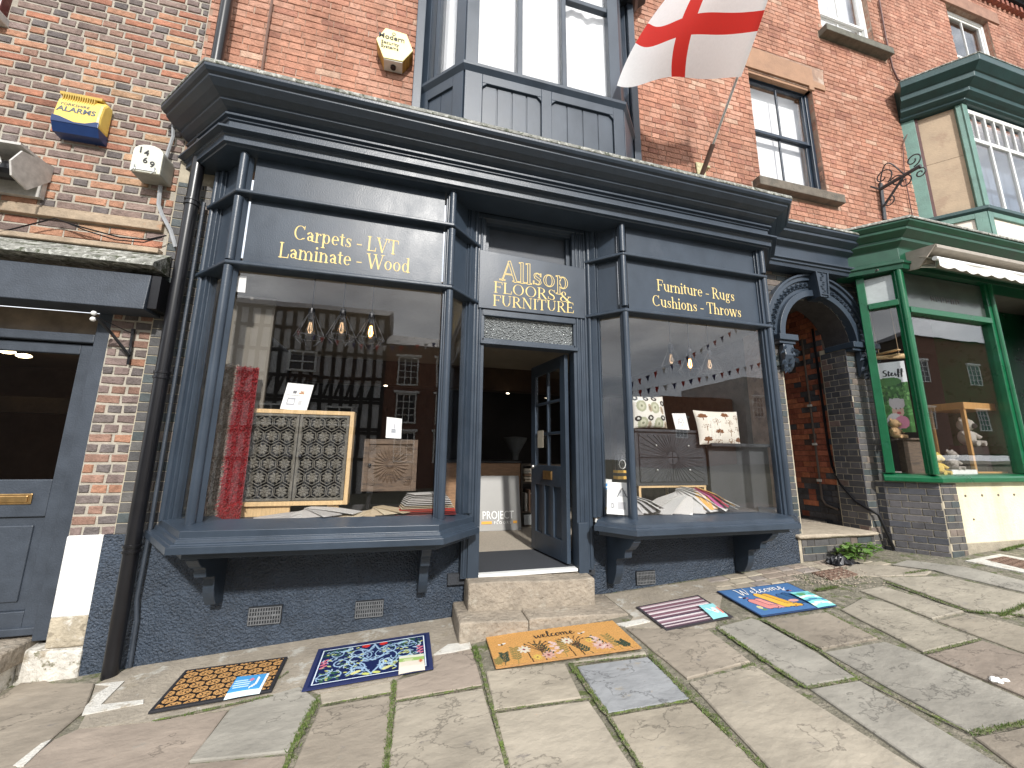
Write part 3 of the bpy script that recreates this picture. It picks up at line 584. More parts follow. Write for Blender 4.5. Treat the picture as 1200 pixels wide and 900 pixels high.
mb.prism([(x0-.002, 3.5975, 4.195), (x0-.002, 3.5975, 4.255), (x0+.05, 3.5975, 4.248), (x0+.15, 3.5975, 4.212), (x0+.22, 3.5975, 4.218), (x0+.29, 3.5975, 4.248), (x1+.002, 3.5975, 4.25), (x1+.002, 3.5975, 4.195)], (0, .006, 0)); mb.build('base', NAVY, ab, bevel=.006)
mb = MB(); mb.box(x0-.005, x1-.03, 3.625, 3.72, 4.475, 4.50)
for k in range(14): mb.box(x0+.03+k*.016, x0+.036+k*.016, 3.612, 3.64, 4.41, 4.472)
mb.build('vent_fins', mat('ochre_plastic', (.50, .34, .06), .5, .1, 20), ab)
# meter box
mt = thing('meter_box', 'round-topped pale meter box numbered 1 4 6 9 on the brick wall', 'meter box', (-2.23, 3.6, 3.97))
mb = MB(); P = [(-2.335, 3.72, 3.83), (-2.125, 3.72, 3.83), (-2.125, 3.72, 4.02)]+[(-2.23+.105*math.cos(a), 3.72, 4.02+.07*math.sin(a)) for a in np.linspace(0, math.pi, 9)[1:-1]]+[(-2.335, 3.72, 4.02)]
mb.prism(P, (0, -.15, 0)); mb.build('case', mat('grey_meter_case', (.30, .30, .27), .5, .15, 20), mt, bevel=.008)
mb = MB(); mb.prism([(x, 3.568, z) for x, y, z in P], (0, -.02, 0)); face = mb.build('face', mat('ivory_face', (.62, .62, .53), .45, .08, 15), mt, bevel=.006)
mb = MB(); mb.box(-2.315, -2.15, 3.542, 3.549, 3.845, 3.862)
for x in (-2.30, -2.16): mb.tube([(x, 3.54, 3.88), (x+.005, 3.535, 3.84), (x-.02, 3.54, 3.82)], .005, 6)
mb.build('catch', CHROME, mt)
# iron hook bracket beside the door
hb = thing('light_bracket', 'thin black iron bracket arm with white knobs on the brick strip by the left door', 'bracket', tuple(w(152, 405, 3.7)))
mb = MB(); mb.obox(w(154, 385, 3.70), (.018, 0, 0), (0, .02, 0), tuple(w(148, 427, 3.70)-w(154, 385, 3.70))); mb.tube([w(151, 416, 3.69), w(131, 391, 3.60), w(113, 372, 3.50)], .011, 6); mb.tube([w(155, 391, 3.69), w(114, 372, 3.50)], .004, 5); mb.build('arm', BLACK, hb)
mb = MB(); mb.ball(w(110, 367, 3.5), .018); mb.build('knob', WHITE, hb, smooth=True); mb = MB(); mb.ball(w(109, 374, 3.5), .018); mb.build('knob', WHITE, hb, smooth=True)

# ---------------- main building
mn = thing('brick_building', 'orange-red brick building above the slate blue shopfront', 'building', (2.7, 3.9, gz(2.7, 3.9)))
W1 = (4.47, 5.665, 5.26, 7.12); W2 = (6.10, 7.28, 8.30, 10.2)
mb = MB()
for x0, x1, z0, z1 in ((-2.088, -.10, 4.2, 11), (2.47, 4.47, 4.2, 11), (4.47, 5.665, 4.2, 5.2), (4.47, 5.665, 7.1, 8.3), (5.665, 7.6, 4.2, 8.3), (-.1, 2.47, 7.6, 11), (4.47, 6.10, 8.3, 11), (7.28, 7.6, 8.3, 11)): slab(mb, x0, x1, z0, z1)
slab(mb, -2.088, -1.72, .9, 4.2); slab(mb, 4.15, 4.4, .3, 4.2)
mb.build('wall', MORTAR_R, mn)
mb = MB()
for (a, b, c_, d) in (W1, W2): mb.box(a-.25, a-.002, 3.76, 3.97, c_, d); mb.box(b+.012, b+.25, 3.76, 3.97, c_, d)
mb.build('reveal_backing', MORTAR_R, mn)
HOLES = [W1, W2, (4.30, 5.86, 5.12, 5.26), (4.30, 5.95, 7.12, 7.52), (5.98, 7.5, 8.17, 8.30)]
brickwork(mn, (0, WY+.012, 0), 0, -2.085, -.10, 4.42, 6.9, .0765, .0075, PAL_RED, bond='flemish', matl=BRICK, depth=.0075, jit=.002, limit=140, seed=21)
brickwork(mn, (0, WY+.012, 0), 0, 2.49, 7.60, 4.40, 10.4, .0765, .0075, PAL_RED, bond='flemish', matl=BRICK, depth=.0075, jit=.002, limit=160, seed=22, holes=HOLES)
brickwork(mn, (-2.10, WY+.006, 0), 0, 0.02, .40, .95, 3.9, .0765, .006, PAL_BLUEL, bond='english', matl=BRICKE, depth=.008, jit=.0008, limit=120, seed=23, long=.22, short=.11)
mb = MB(); slab(mb, -2.088, -1.70, .9, 4.2, WY+.004, WY+.2); mb.build('blue_brick_backing', MORTAR_B, mn)
# red brick reveals
for (a, b, c_, d) in (W1, W2):
    brickwork(mn, (b+.012, WY+.145, 0), -math.pi/2, 0, .12, c_, d, .0765, .0075, PAL_RED, bond='english', matl=BRICK, depth=.012, jit=.001, limit=60, seed=30, long=.11, short=.11)
def sash(parent, x0, x1, z0, z1, y, fm, gm_, bars, meet, curtain, name='window'):
    r = MB(); t = .06
    for a, b, c_, d in ((x0, x0+t, z0, z1), (x1-t, x1, z0, z1), (x0+t, x1-t, z1-t, z1), (x0+t, x1-t, z0, z0+t*1.2)): r.box(a, b, y, y+.1, c_, d)
    fr = r.build(name, fm, parent, bevel=.005)
    s = MB(); zm = z0+(z1-z0)*meet
    for (c0, c1, yy) in ((z0+t*1.2, zm+.02, y+.055), (zm-.02, z1-t, y+.02)):
        for a, b, c_, d in ((x0+t, x0+t+.045, c0, c1), (x1-t-.045, x1-t, c0, c1), (x0+t+.045, x1-t-.045, c1-.045, c1), (x0+t+.045, x1-t-.045, c0, c0+.045)): s.box(a, b, yy, yy+.032, c_, d)
        for k in range(bars): xc = x0+t+.045+(x1-x0-2*t-.09)*(k+1)/(bars+1); s.box(xc-.011, xc+.011, yy+.003, yy+.03, c0+.045, c1-.045)
    s.build('sash', fm, fr, bevel=.003)
    for (c0, c1, yy) in ((z0+t, zm, y+.072), (zm, z1-t, y+.036)):
        p = MB(); p.box(x0+t+.02, x1-t-.02, yy, yy+.004, c0+.02, c1-.02); p.build('pane', gm_, fr)
    if curtain:
        c_ = MB(); c_.box(x0+.02, x1-.02, y+.16, y+.165, z0, z1); c_.build('curtain', curtain, fr)
    return fr
NET = mat('white_net_curtain', (.82, .82, .82), .9, .05, 3, 1.2, 7, stretch=(1.2, 1, .4))
DIM = mat('dim_room', (.05, .055, .06), .8, .3, 2)
LBLIND = mat('pale_blind', (.72, .72, .74), .9, .1, 3)
def sash_frame_in(W, fm, bars, meet, cur, y=3.80): return sash(mn, W[0], W[1]+.004, W[2], W[3], y, fm, GLASS, bars, meet, cur)
BLUEFR = mat('dark_blue_paint', (.022, .035, .055), .35, .2, 8)
sash_frame_in(W1, BLUEFR, 1, .5, NET)
sash_frame_in(W2, WHITE, 1, .30, LBLIND)
mb = MB(); mb.box(4.33, 5.84, 3.62, 3.95, 5.125, 5.257); mb.build('window_sill', SILLST, mn, bevel=.01)
mb = MB(); mb.box(6.0, 7.47, 3.60, 3.95, 8.175, 8.297); mb.build('window_sill', mat('mossy_sill_stone', (.13, .125, .10), .9, .3, 9, .8, 50), mn, bevel=.01)
mb = MB(); mb.prism([(4.30, 3.708, 7.12), (5.60, 3.708, 7.12), (5.60, 3.708, 7.06), (5.70, 3.708, 7.06), (5.70, 3.708, 7.12), (5.93, 3.708, 7.12), (5.93, 3.708, 7.22), (5.70, 3.708, 7.24), (5.70, 3.708, 7.46), (4.30, 3.708, 7.50)], (0, .25, 0)); mb.build('lintel', LINTEL, mn, bevel=.004)
mb = MB(); mb.box(W1[0], W1[1], 3.74, 3.80, 7.06, 7.12); mb.build('window_head', LINTEL, mn)
# first-floor oriel over the shop
OR = [(-.10, 3.72, 0), (.346, 3.28, 0), (2.09, 3.28, 0), (2.50, 3.72, 0)]
f = MB(); f.sweep([(x, y, 4.30) for x, y, z in OR], [(-.03, 0), (-.005, 0), (-.005, 1.0), (-.03, 1.0)]); oriel = f.build('oriel_window', PAINT, mn)
def ledge(path, prof, m, name, par, bev=.004): b = MB(); b.sweep(path, prof); return b.build(name, m, par, bevel=bev)
ledge([(x, y, 5.30) for x, y, z in OR], [(-.12, 0), (0.02, 0), (.055, .05), (.055, .085), (.02, .10), (-.12, .12)], PAINT, 'sill', oriel)
def wallpt(a, b, t): return Vector(a).lerp(Vector(b), t)
def face_box(mb, A, B, s0, s1, z0, z1, d0, d1):
    A, B = Vector(A), Vector(B); t = (B-A).normalized(); n = Vector((t.y, -t.x, 0)); o = A+t*s0+n*d0; o.z = z0
    mb.obox(o, t*(s1-s0), n*(d1-d0), (0, 0, z1-z0))
A, B = OR[1], OR[2]; Ln = 1.744
bd = MB()
for (s0, s1) in ((0, .175), (.795, .905), (1.62, 1.744)): face_box(bd, A, B, s0, s1, 4.35, 5.30, 0, .028)
for (s0, s1) in ((.175, .795), (.905, 1.62)):
    face_box(bd, A, B, s0, s1, 5.20, 5.30, 0, .028)
    n = Vector((0, -1, 0))
    for (q0, q1) in ((s0, s0+.05), (s1-.05, s1)):       # chamfered corners of the panel heads
        e = s0 if q0 == s0 else s1; i_ = q1 if q0 == s0 else q0
        bd.prism([(A[0]+e, 3.28, 5.20), (A[0]+i_, 3.28, 5.20), (A[0]+e, 3.28, 5.15)], (0, -.0275, 0))
face_box(bd, OR[0], OR[1], .50, .627, 4.35, 5.30, 0, .026); face_box(bd, OR[0], OR[1], 0, .17, 4.35, 5.30, 0, .026); face_box(bd, OR[0], OR[1], .17, .50, 5.18, 5.30, 0, .026)
face_box(bd, OR[2], OR[3], .0, .6, 4.35, 5.30, 0, .024)
bd.build('panel_frame', PAINT, oriel, bevel=.004)
for (s0, s1) in ((.175, .795), (.905, 1.62)):
    n = 4; wd_ = (s1-s0)/n
    for k in range(n):
        b = MB(); face_box(b, A, B, s0+k*wd_+.006, s0+(k+1)*wd_-.006, 4.35, 5.22, -.012, .004); b.build('board', PAINT, oriel, bevel=.003)
for k in range(2): b = MB(); face_box(b, OR[0], OR[1], .175+k*.162, .332+k*.162, 4.35, 5.2, -.004, .006); b.build('board', PAINT, oriel, bevel=.003)
fr = MB()
for s in (0., 1.615): face_box(fr, A, B, s, s+.13, 5.40, 8.2, -.10, 0)
for s in (.57, 1.07): face_box(fr, A, B, s-.028, s+.028, 5.40, 8.2, -.08, .0)
face_box(fr, A, B, 1.098, 1.615, 6.62, 6.68, -.07, -.01)
for p, q_ in ((OR[0], OR[1]), (OR[2], OR[3])):
    face_box(fr, p, q_, 0, .13, 5.40, 8.2, -.1, 0); face_box(fr, p, q_, .49, .615, 5.40, 8.2, -.1, 0); face_box(fr, p, q_, .2, .245, 5.40, 8.2, -.07, -.01)
for sgn, x in ((-1, -.10), (1, 2.50)): fr.box(x-.055, x+.035, 3.60, 3.735, 4.35, 8.2)
fr.build('frame', PAINT, oriel, bevel=.006)
for s0, s1 in ((.12, .545), (.595, 1.045), (1.095, 1.62)):
    b = MB(); face_box(b, A, B, s0, s1, 5.41, 8.2, -.045, -.04); b.build('pane', GLASS, oriel)
for p, q_ in ((OR[0], OR[1]), (OR[2], OR[3])): b = MB(); face_box(b, p, q_, .12, .5, 5.41, 8.2, -.045, -.04); b.build('pane', GLASS, oriel)
cu = MB()
def drape(A, B, s0, s1, d, z0, z1, amp=.012, n=60):
    A, B = Vector(A), Vector(B); t = (B-A).normalized(); nn = Vector((t.y, -t.x, 0)); V = []
    for i in range(n+1):
        s = s0+(s1-s0)*i/n; o = A+t*s+nn*(d+amp*math.sin(s*21)+.6*amp*math.sin(s*47+1)); V += [(o.x, o.y, z0), (o.x, o.y, z1)]
    cu.mesh(V, [(2*i, 2*i+2, 2*i+3, 2*i+1) for i in range(n)])
drape(A, B, .05, 1.7, -.12, 5.38, 8.2); drape(OR[0], OR[1], .22, .55, -.12, 5.38, 8.2); drape(OR[2], OR[3], .05, .5, -.12, 5.38, 8.2); cu.build('curtain', NET, oriel, smooth=True, fix=False)
mb = MB(); mb.box(-.1, 2.5, 4.0, 4.05, 5.2, 8.2); mb.build('dim_interior', DIM, oriel)
mb = MB(); mb.sweep([(2.2, 3.25, 7.24), (2.46, 3.5, 7.24), (2.56, 3.72, 7.24)], [(-.3, .12), (.05, .12), (.10, .2), (.20, .26), (.22, .34), (.22, .5), (-.3, .5)]); mb.build('moulded_hood', mat('black_gloss_paint', (.012, .014, .018), .3, .2, 6), oriel, bevel=.006)
# iron cable trunking on the wall left of the oriel
cable('cable', [w(319, 0, 3.70), w(314, 32, 3.70), w(310, 60, 3.70), w(306, 90, 3.70)], .012, mat('brown_painted_cable', (.16, .09, .065), .6, .2, 20), 'brown cable with clips running up the orange brick between drainpipe and hexagonal alarm')
# hexagonal alarm
hx = thing('alarm_box', 'yellow hexagonal security alarm box on the orange brick wall', 'alarm box', (-.36, 3.7, 5.77))
hexP = [w(453+p[0]/12.86*.98-13, p[1]/12.86, 3.60) for p in ((0, 0),)]
def hexo(y, s, dz=0): return [(-.37+s*a, y, 5.765+s*b+dz) for a, b in ((-.165, .03), (-.085, .185), (.115, .175), (.185, .0), (.095, -.155), (-.085, -.165))]
mb = MB(); mb.prism(hexo(3.725, 1.06, -.02), (0, -.13, 0)); mb.build('body', mat('striped_amber_plastic', (.42, .24, .05), .45, .5, 26, stretch=(1, .05, 1), detail=1), hx)
mb = MB(); mb.prism(hexo(3.594, 1.06, -.02), (0, -.012, 0)); hexface = mb.build('face', mat('pale_yellow_plastic', (.86, .76, .34), .4, .05, 20), hx, bevel=.004)
mb = MB(); mb.prism([(-.46, 3.72, 5.58), (-.275, 3.72, 5.585), (-.272, 3.592, 5.582), (-.457, 3.592, 5.575)], (0, 0, -.012)); mb.build('strobe_base', PLASTIC, hx)
mb = MB(); mb.lathe((-.366, 3.66, 5.572), [(.028, -.02), (.028, 0), (.016, 0)], 14); mb.build('strobe_lens', BLACK, hx)
# flag
fl = thing('flag', 'white flag with a red cross on a slanting pole above the shop cornice', 'flag', tuple(w(824, 204, 3.7)))
fb = w(822, 206, 3.62); ft = w(905, -22, 2.45); mid = fb.lerp(ft, .13); pole = ft-fb
mb = MB(); mb.tube([fb, fb.lerp(ft, .19)], .030, 10); mb.build('socket', mat('rusty_tube', (.10, .055, .04), .6, .2, 20), fl)
mb = MB(); mb.tube([fb.lerp(ft, .05), ft+(ft-fb)*.25], .0155, 10); mb.build('pole', CHROME, fl, smooth=True)
bp_ = w(822, 199, 3.70); mb = MB(); mb.obox(bp_+Vector((-.06, 0, -.10)), (.13, 0, .01), (0, .02, 0), (-.015, 0, .2)); mb.obox(bp_+Vector((-.02, -.12, -.06)), (.05, 0, 0), (0, .13, 0), (0, 0, .03)); mb.build('wall_plate', mat('lichened_plate', (.45, .42, .25), .8, .4, 30), fl, bevel=.004)
def onpole(x, y):                                          # the point of the pole nearest to a line of sight
    d = ray(x, y); o = Vector((0, 0, EYE)); pd_ = pole.normalized(); n_ = d.cross(pd_); t = (fb-o).cross(pd_).dot(n_)/n_.dot(n_); return o+d*t
H_ = [onpole(868.5, 90), onpole(892, 24), onpole(914, -45)]
G_ = [[H_[0], w(793, 93, H_[0].y+.05), w(724, 99, H_[0].y+.16)], [H_[1], w(803, 33, H_[1].y+.10), w(750, 43, H_[1].y+.42)], [H_[2], w(838, -42, H_[2].y+.12), w(797, -20, H_[2].y+.55)]]
def q3(a, b, c, t): return a*((1-t)*(1-2*t))+b*(4*t*(1-t))+c*(t*(2*t-1))
fm_ = MB(); nu, nv = 72, 44; V = []
for j in range(nv+1):
    v = j/nv
    for i in range(nu+1):
        u = i/nu; p = q3(*[q3(*r, u) for r in zip(*[[G_[k][m] for m in range(3)] for k in range(3)])], v) if False else q3(q3(*G_[0], u), q3(*G_[1], u), q3(*G_[2], u), v)
        p = p+Vector((0, .045*math.sin(u*9+v*2.2)*u**.6, .012*math.sin(u*13+v*3)*u)); V.append(p)
for j in range(nv):
    for i in range(nu):
        u, v = (i+.5)/nu, (j+.5)/nv
        red = abs(u-.5) < .060 or abs(v-.5) < .096
        fm_.poly([V[j*(nu+1)+i], V[j*(nu+1)+i+1], V[(j+1)*(nu+1)+i+1], V[(j+1)*(nu+1)+i]], (.66, .03, .02) if red else (.86, .86, .86))
fc = fm_.build('cloth', mat('flag_cloth', rough=.8, var=.03, scale=40, bump=.15, bscale=300, col=True, trans=.5), fl, fix=False)
bmx = bmesh.new(); bmx.from_mesh(fc.data); bmesh.ops.remove_doubles(bmx, verts=bmx.verts, dist=.0005); bmx.to_mesh(fc.data); bmx.free()
fc.data.polygons.foreach_set('use_smooth', [True]*len(fc.data.polygons))
# sign bracket on the wall
br = thing('sign_bracket', 'black wrought iron sign bracket with scrolls on the brick wall beside the green bay', 'bracket', tuple(w(1033, 230, 3.70)))
mb = MB(); mb.obox(w(1031, 215, 3.715)+Vector((-.03, -.02, 0)), (.06, 0, 0), (0, .02, 0), tuple(w(1036, 258, 3.715)-w(1031, 215, 3.715))); mb.build('back_plate', IRON, br, bevel=.003)
ax0, ax1 = w(1031, 222, 3.69), w(1079, 194, 2.95); ax1 = Vector((ax0.x+.03, 2.9, ax0.z+.02)); 
dd = ray(1079, 194); 
k_ = ax0.x/ (dd.x) ; tip = Vector((ax0.x+.0, dd.y*k_, dd.z*k_+EYE)); AX = tip-ax0
mb = MB(); mb.tube([ax0, tip], .026, 6); mb.tube([ax0+Vector((.02, 0, -.28)), ax0+AX*.62], .017, 6); mb.tube([ax0-AX*.02+Vector((-.2, -.02, .0)), ax0], .012, 5); mb.build('arm', IRON, br)
mb = MB()
def scroll(c, r, a0, turns, sgn=1):
    ex = AX.normalized(); ez = Vector((0, 0, 1)); P = []
    for i in range(26):
        t = i/25; a = a0+sgn*turns*2*math.pi*t; rr = r*(1-.75*t); P.append(c+ex*rr*math.cos(a)+ez*rr*math.sin(a))
    mb.tube(P, .009, 5)
L_ = AX.length; e = AX.normalized()
scroll(ax0+e*.12*L_+Vector((0, 0, .16)), .13, -1.2, 1.1); scroll(ax0+e*.86*L_+Vector((0, 0, .14)), .10, -1.6, 1.3); scroll(ax0+e*.42*L_+Vector((0, 0, -.02)), .09, 2.5, 1.2, -1)
scroll(ax0+e*.96*L_+Vector((0, 0, -.10)), .07, 1.6, 1.3, -1); scroll(ax0+e*.16*L_+Vector((0, 0, -.26)), .08, 1.2, 1.2, -1); scroll(ax0+e*.6*L_+Vector((0, 0, -.10)), .09, 1.2, 1.1, -1)
P = [ax0+Vector((0, 0, .02))+e*L_*.62*t+Vector((0, 0, .42*math.sin(math.pi*min(1, t*1.0))*(1-.55*t))) for t in np.linspace(0, 1, 16)]; mb.tube(P, .009, 5)
mb.build('scrollwork', IRON, br, smooth=True, kind='stuff')

# ---------------- right building over the green shop
rb = thing('brick_building', 'red brick building carrying the green bay window, at the right edge', 'building', (12, 3.9, gz(12, 3.9)))
W3 = (9.45, 10.68, 8.62, 10.12)
mb = MB()
for x0, x1, z0, z1 in ((7.6, 9.45, 4.0, 12), (9.45, 10.68, 4.0, 8.62), (9.45, 10.68, 10.12, 12), (10.68, 18, 4.0, 12)): slab(mb, x0, x1, z0, z1)
mb.build('wall', MORTAR_R, rb)
mb = MB(); mb.box(10.69, 10.9, 3.76, 3.97, 8.6, 10.1); mb.build('reveal_backing', MORTAR_R, rb)
brickwork(rb, (0, WY+.012, 0), 0, 7.605, 13.2, 4.4, 11.2, .0765, .0075, PAL_RED2, bond='flemish', matl=BRICK, depth=.0075, jit=.002, limit=260, seed=41, holes=[W3, (9.3, 11.0, 10.12, 10.4)])
brickwork(rb, (10.69, WY+.145, 0), -math.pi/2, 0, .12, 8.62, 10.12, .0765, .0075, PAL_RED2, bond='english', matl=BRICK, depth=.012, jit=.001, limit=40, seed=31, long=.11, short=.11)
sash(rb, W3[0], W3[1], W3[2], W3[3], 3.80, WHITE, GLASS, 1, .32, DIM)  # dark sheet in the curtain's place stands in for the unlit room
mb = MB(); mb.box(9.3, 11.0, 3.70, 3.95, 10.125, 10.40); mb.build('lintel', mat('reddish_lintel', (.30, .17, .12), .9, .2, 8), rb, bevel=.006)
mb = MB(); mb.sweep([(8, 3.72, 10.75), (18, 3.72, 10.75)], [(-.1, 0), (.03, 0), (.03, .08), (.09, .08), (.09, .16), (.30, .22), (.34, .36), (-.1, .36)])
mb.build('eaves_cornice', mat('dark_gutter_paint', (.02, .025, .03), .4, .2, 8), rb)
mb = MB()
for k in range(40): mb.box(9.0+k*.15, 9.075+k*.15, 3.64, 3.72, 10.62, 10.74)
o = mb.build('dentil_bricks', mat('dull_red_brick', (.30, .11, .075), .9, .25, 14, .5, 80), rb); o['kind'] = 'stuff'
GO = [(7.52, 3.74, 0), (7.98, 3.22, 0), (12.2, 3.22, 0)]
gof = MB(); gof.sweep([(x, y, 4.55) for x, y, z in GO], [(-.06, 0), (-.02, 0), (-.02, .58), (-.06, .58)]); go = gof.build('oriel_window', SAGE, rb)
ledge([(x, y, 5.12) for x, y, z in GO], [(-.12, 0), (.015, 0), (.05, .03), (.05, .08), (-.12, .11)], SAGED, 'sill', go)
pb_ = MB(); Lr = math.hypot(.46, .52)
for s0, s1, z0, z1 in ((0, .1, 4.5, 5.12), (.57, Lr, 4.5, 5.12), (.1, .57, 5.04, 5.12)): face_box(pb_, GO[0], GO[1], s0, s1, z0, z1, -.02, .02)
for s0, s1, z0, z1 in ((0, .1, 4.5, 5.12), (1.25, 1.4, 4.5, 5.12), (.1, 1.25, 5.04, 5.12), (2.6, 2.75, 4.5, 5.12), (1.4, 2.6, 5.04, 5.12)): face_box(pb_, GO[1], GO[2], s0, s1, z0, z1, -.02, .02)
pb_.build('panel_frame', SAGE, go, bevel=.004)
CRP = mat('cream_panel', (.78, .70, .60), .6, .05, 6)
b = MB(); face_box(b, GO[0], GO[1], .1, .57, 4.5, 5.04, -.02, -.008); b.build('panel', CRP, go)
for s in (.1, 1.4): b = MB(); face_box(b, GO[1], GO[2], s, s+1.15, 4.5, 5.04, -.02, -.008); b.build('panel', CRP, go)
fr = MB(); face_box(fr, GO[0], GO[1], -.06, .17, 4.5, 6.98, -.1, .005); face_box(fr, GO[0], GO[1], Lr-.07, Lr, 5.22, 6.98, -.1, .0); face_box(fr, GO[1], GO[2], -.01, .10, 5.22, 6.98, -.1, .012)
fr.build('frame', SAGE, go, bevel=.006)
BRD = mat('stained_ply_board', (.42, .32, .22), .8, .12, 5, .3, 50, spots=[(.36, .26, .18)], sscale=2.5, sthr=.55)
for z0, z1 in ((5.22, 6.12), (6.126, 6.95)): b = MB(); face_box(b, GO[0], GO[1], .215, Lr-.075, z0, z1, -.055, -.045); b.build('board', BRD, go)
b = MB(); face_box(b, GO[0], GO[1], .165, .21, 5.22, 6.96, -.05, -.02); b.build('bead', mat('maroon_bead', (.10, .035, .03), .5, .2, 20), go)
wf = MB()
for s in (.10, 4.1): face_box(wf, GO[1], GO[2], s, s+.035, 5.22, 6.9, -.06, -.02)
for s in np.arange(.55, 4.1, .46): face_box(wf, GO[1], GO[2], s-.018, s+.018, 5.22, 6.9, -.06, -.02)
for s in np.arange(.32, 4.1, .46): face_box(wf, GO[1], GO[2], s-.013, s+.013, 6.40, 6.9, -.056, -.022)
face_box(wf, GO[1], GO[2], .1, 4.13, 6.36, 6.42, -.062, -.018); face_box(wf, GO[1], GO[2], .1, 4.13, 6.86, 6.93, -.062, -.018); face_box(wf, GO[1], GO[2], .1, 4.13, 5.22, 5.27, -.062, -.018)
wf.build('glazing_bars', WHITE, go, bevel=.003)
for s in np.arange(.10, 4.0, .46): b = MB(); face_box(b, GO[1], GO[2], s+.01, s+.45, 5.25, 6.9, -.043, -.039); b.build('pane', GLASS, go)
b = MB(); face_box(b, GO[1], GO[2], .05, 4.1, 5.2, 6.95, -.5, -.49); b.build('dim_interior', mat('blue_dim_room', (.10, .14, .2), .8, .2, 2), go)
ledge([(x, y, 6.96) for x, y, z in GO], [(-.15, 0), (.03, 0), (.06, .02), (.06, .05), (.10, .07), (.14, .10), (.142, .16), (.16, .17), (.24, .23), (.242, .31), (.26, .32), (.34, .40), (.342, .46), (.345, .50), (-.25, .60)], SAGED, 'cornice', go)
ledge([(x, y, 7.46) for x, y, z in GO], [(.30, .0), (.352, .0), (.352, .02), (.30, .03), (-.25, .145), (-.25, .13)], LEAD, 'lead_capping', go)
ledge([(x, y, 7.04) for x, y, z in GO], [(.05, 0), (.085, 0), (.085, .035), (.05, .035)], SAGE, 'bead', go)
cable('cable', [w(1030, 0, 3.70), w(1038, 45, 3.70), w(1046, 80, 3.70), w(1052, 93, 3.70), w(1070, 101, 3.70)], .014, mat('dark_red_cable', (.12, .055, .045), .6, .2, 20), 'dark cable down the joint between the two red brick houses')
cable('cable', [w(1055, 108, 3.66), w(1064, 135, 3.66), w(1066, 150, 3.69), w(1058, 170, 3.70), w(1060, 205, 3.70), w(1071, 262, 3.70)], .007, MATS['dark_red_cable'], 'thin dark cable looping down the brick left of the green bay window')
# cast iron drainpipe
dp = thing('drainpipe', 'black cast iron drainpipe running down between the brick house and the shopfront', 'drainpipe', (-1.905, 3.62, gz(-1.9, 3.62)))
mb = MB(); mb.tube([(-1.905, 3.625, gz(-1.9, 3.62)-.02), (-1.905, 3.625, 9.0)], .047, 16); mb.build('pipe', BLACK, dp, smooth=True)
for z in (.86, 2.15, 3.66): mb = MB(); mb.lathe((-1.905, 3.625, z), [(.047, -.03), (.056, -.028), (.056, -.012), (.05, -.01), (.05, .01), (.056, .012), (.056, .028), (.047, .03)], 16); mb.build('collar', BLACK, dp, smooth=True)
mb = MB(); mb.tube([(-1.83, 3.69, gz(-1.8, 3.7)), (-1.83, 3.68, .35), (-1.845, 3.67, .50), (-1.835, 3.67, 1.0), (-1.835, 3.66, 3.7)], .014, 8)
tag(mb.build('conduit', PAINTD, smooth=True), 'thin slate blue conduit beside the foot of the black drainpipe', 'conduit')
# ================================================================== LETTERING
def sans(parent, name, s, size, org, ux, uz, m, align='LEFT', lift=.0015, bold=0., label=None, space=1., thick=.0008, sx=1.):
    """flat sans lettering; org on the surface, ux along the line, uz up the letters"""
    cu = bpy.data.curves.new(name, 'FONT'); cu.body = s; cu.size = size; cu.align_x = align; cu.offset = bold; cu.resolution_u = 3; cu.space_character = space; cu.extrude = thick
    ob = bpy.data.objects.new(name, cu); me = bpy.data.meshes.new_from_object(ob); bpy.data.objects.remove(ob); bpy.data.curves.remove(cu)
    ux = Vector(ux).normalized(); uz = Vector(uz).normalized(); nn = ux.cross(uz); org = Vector(org)+nn*lift
    M = Matrix((ux*sx, uz, nn)).transposed().to_4x4(); M.translation = org-(WL.get(parent.name, Vector((0, 0, 0))) if parent else Vector((0, 0, 0)))
    me.transform(M); me.materials.clear(); me.materials.append(m); me.name = name
    o = bpy.data.objects.new(name, me); C.objects.link(o); o.parent = parent; WL[o.name] = WL.get(parent.name, Vector((0, 0, 0)))
    return o
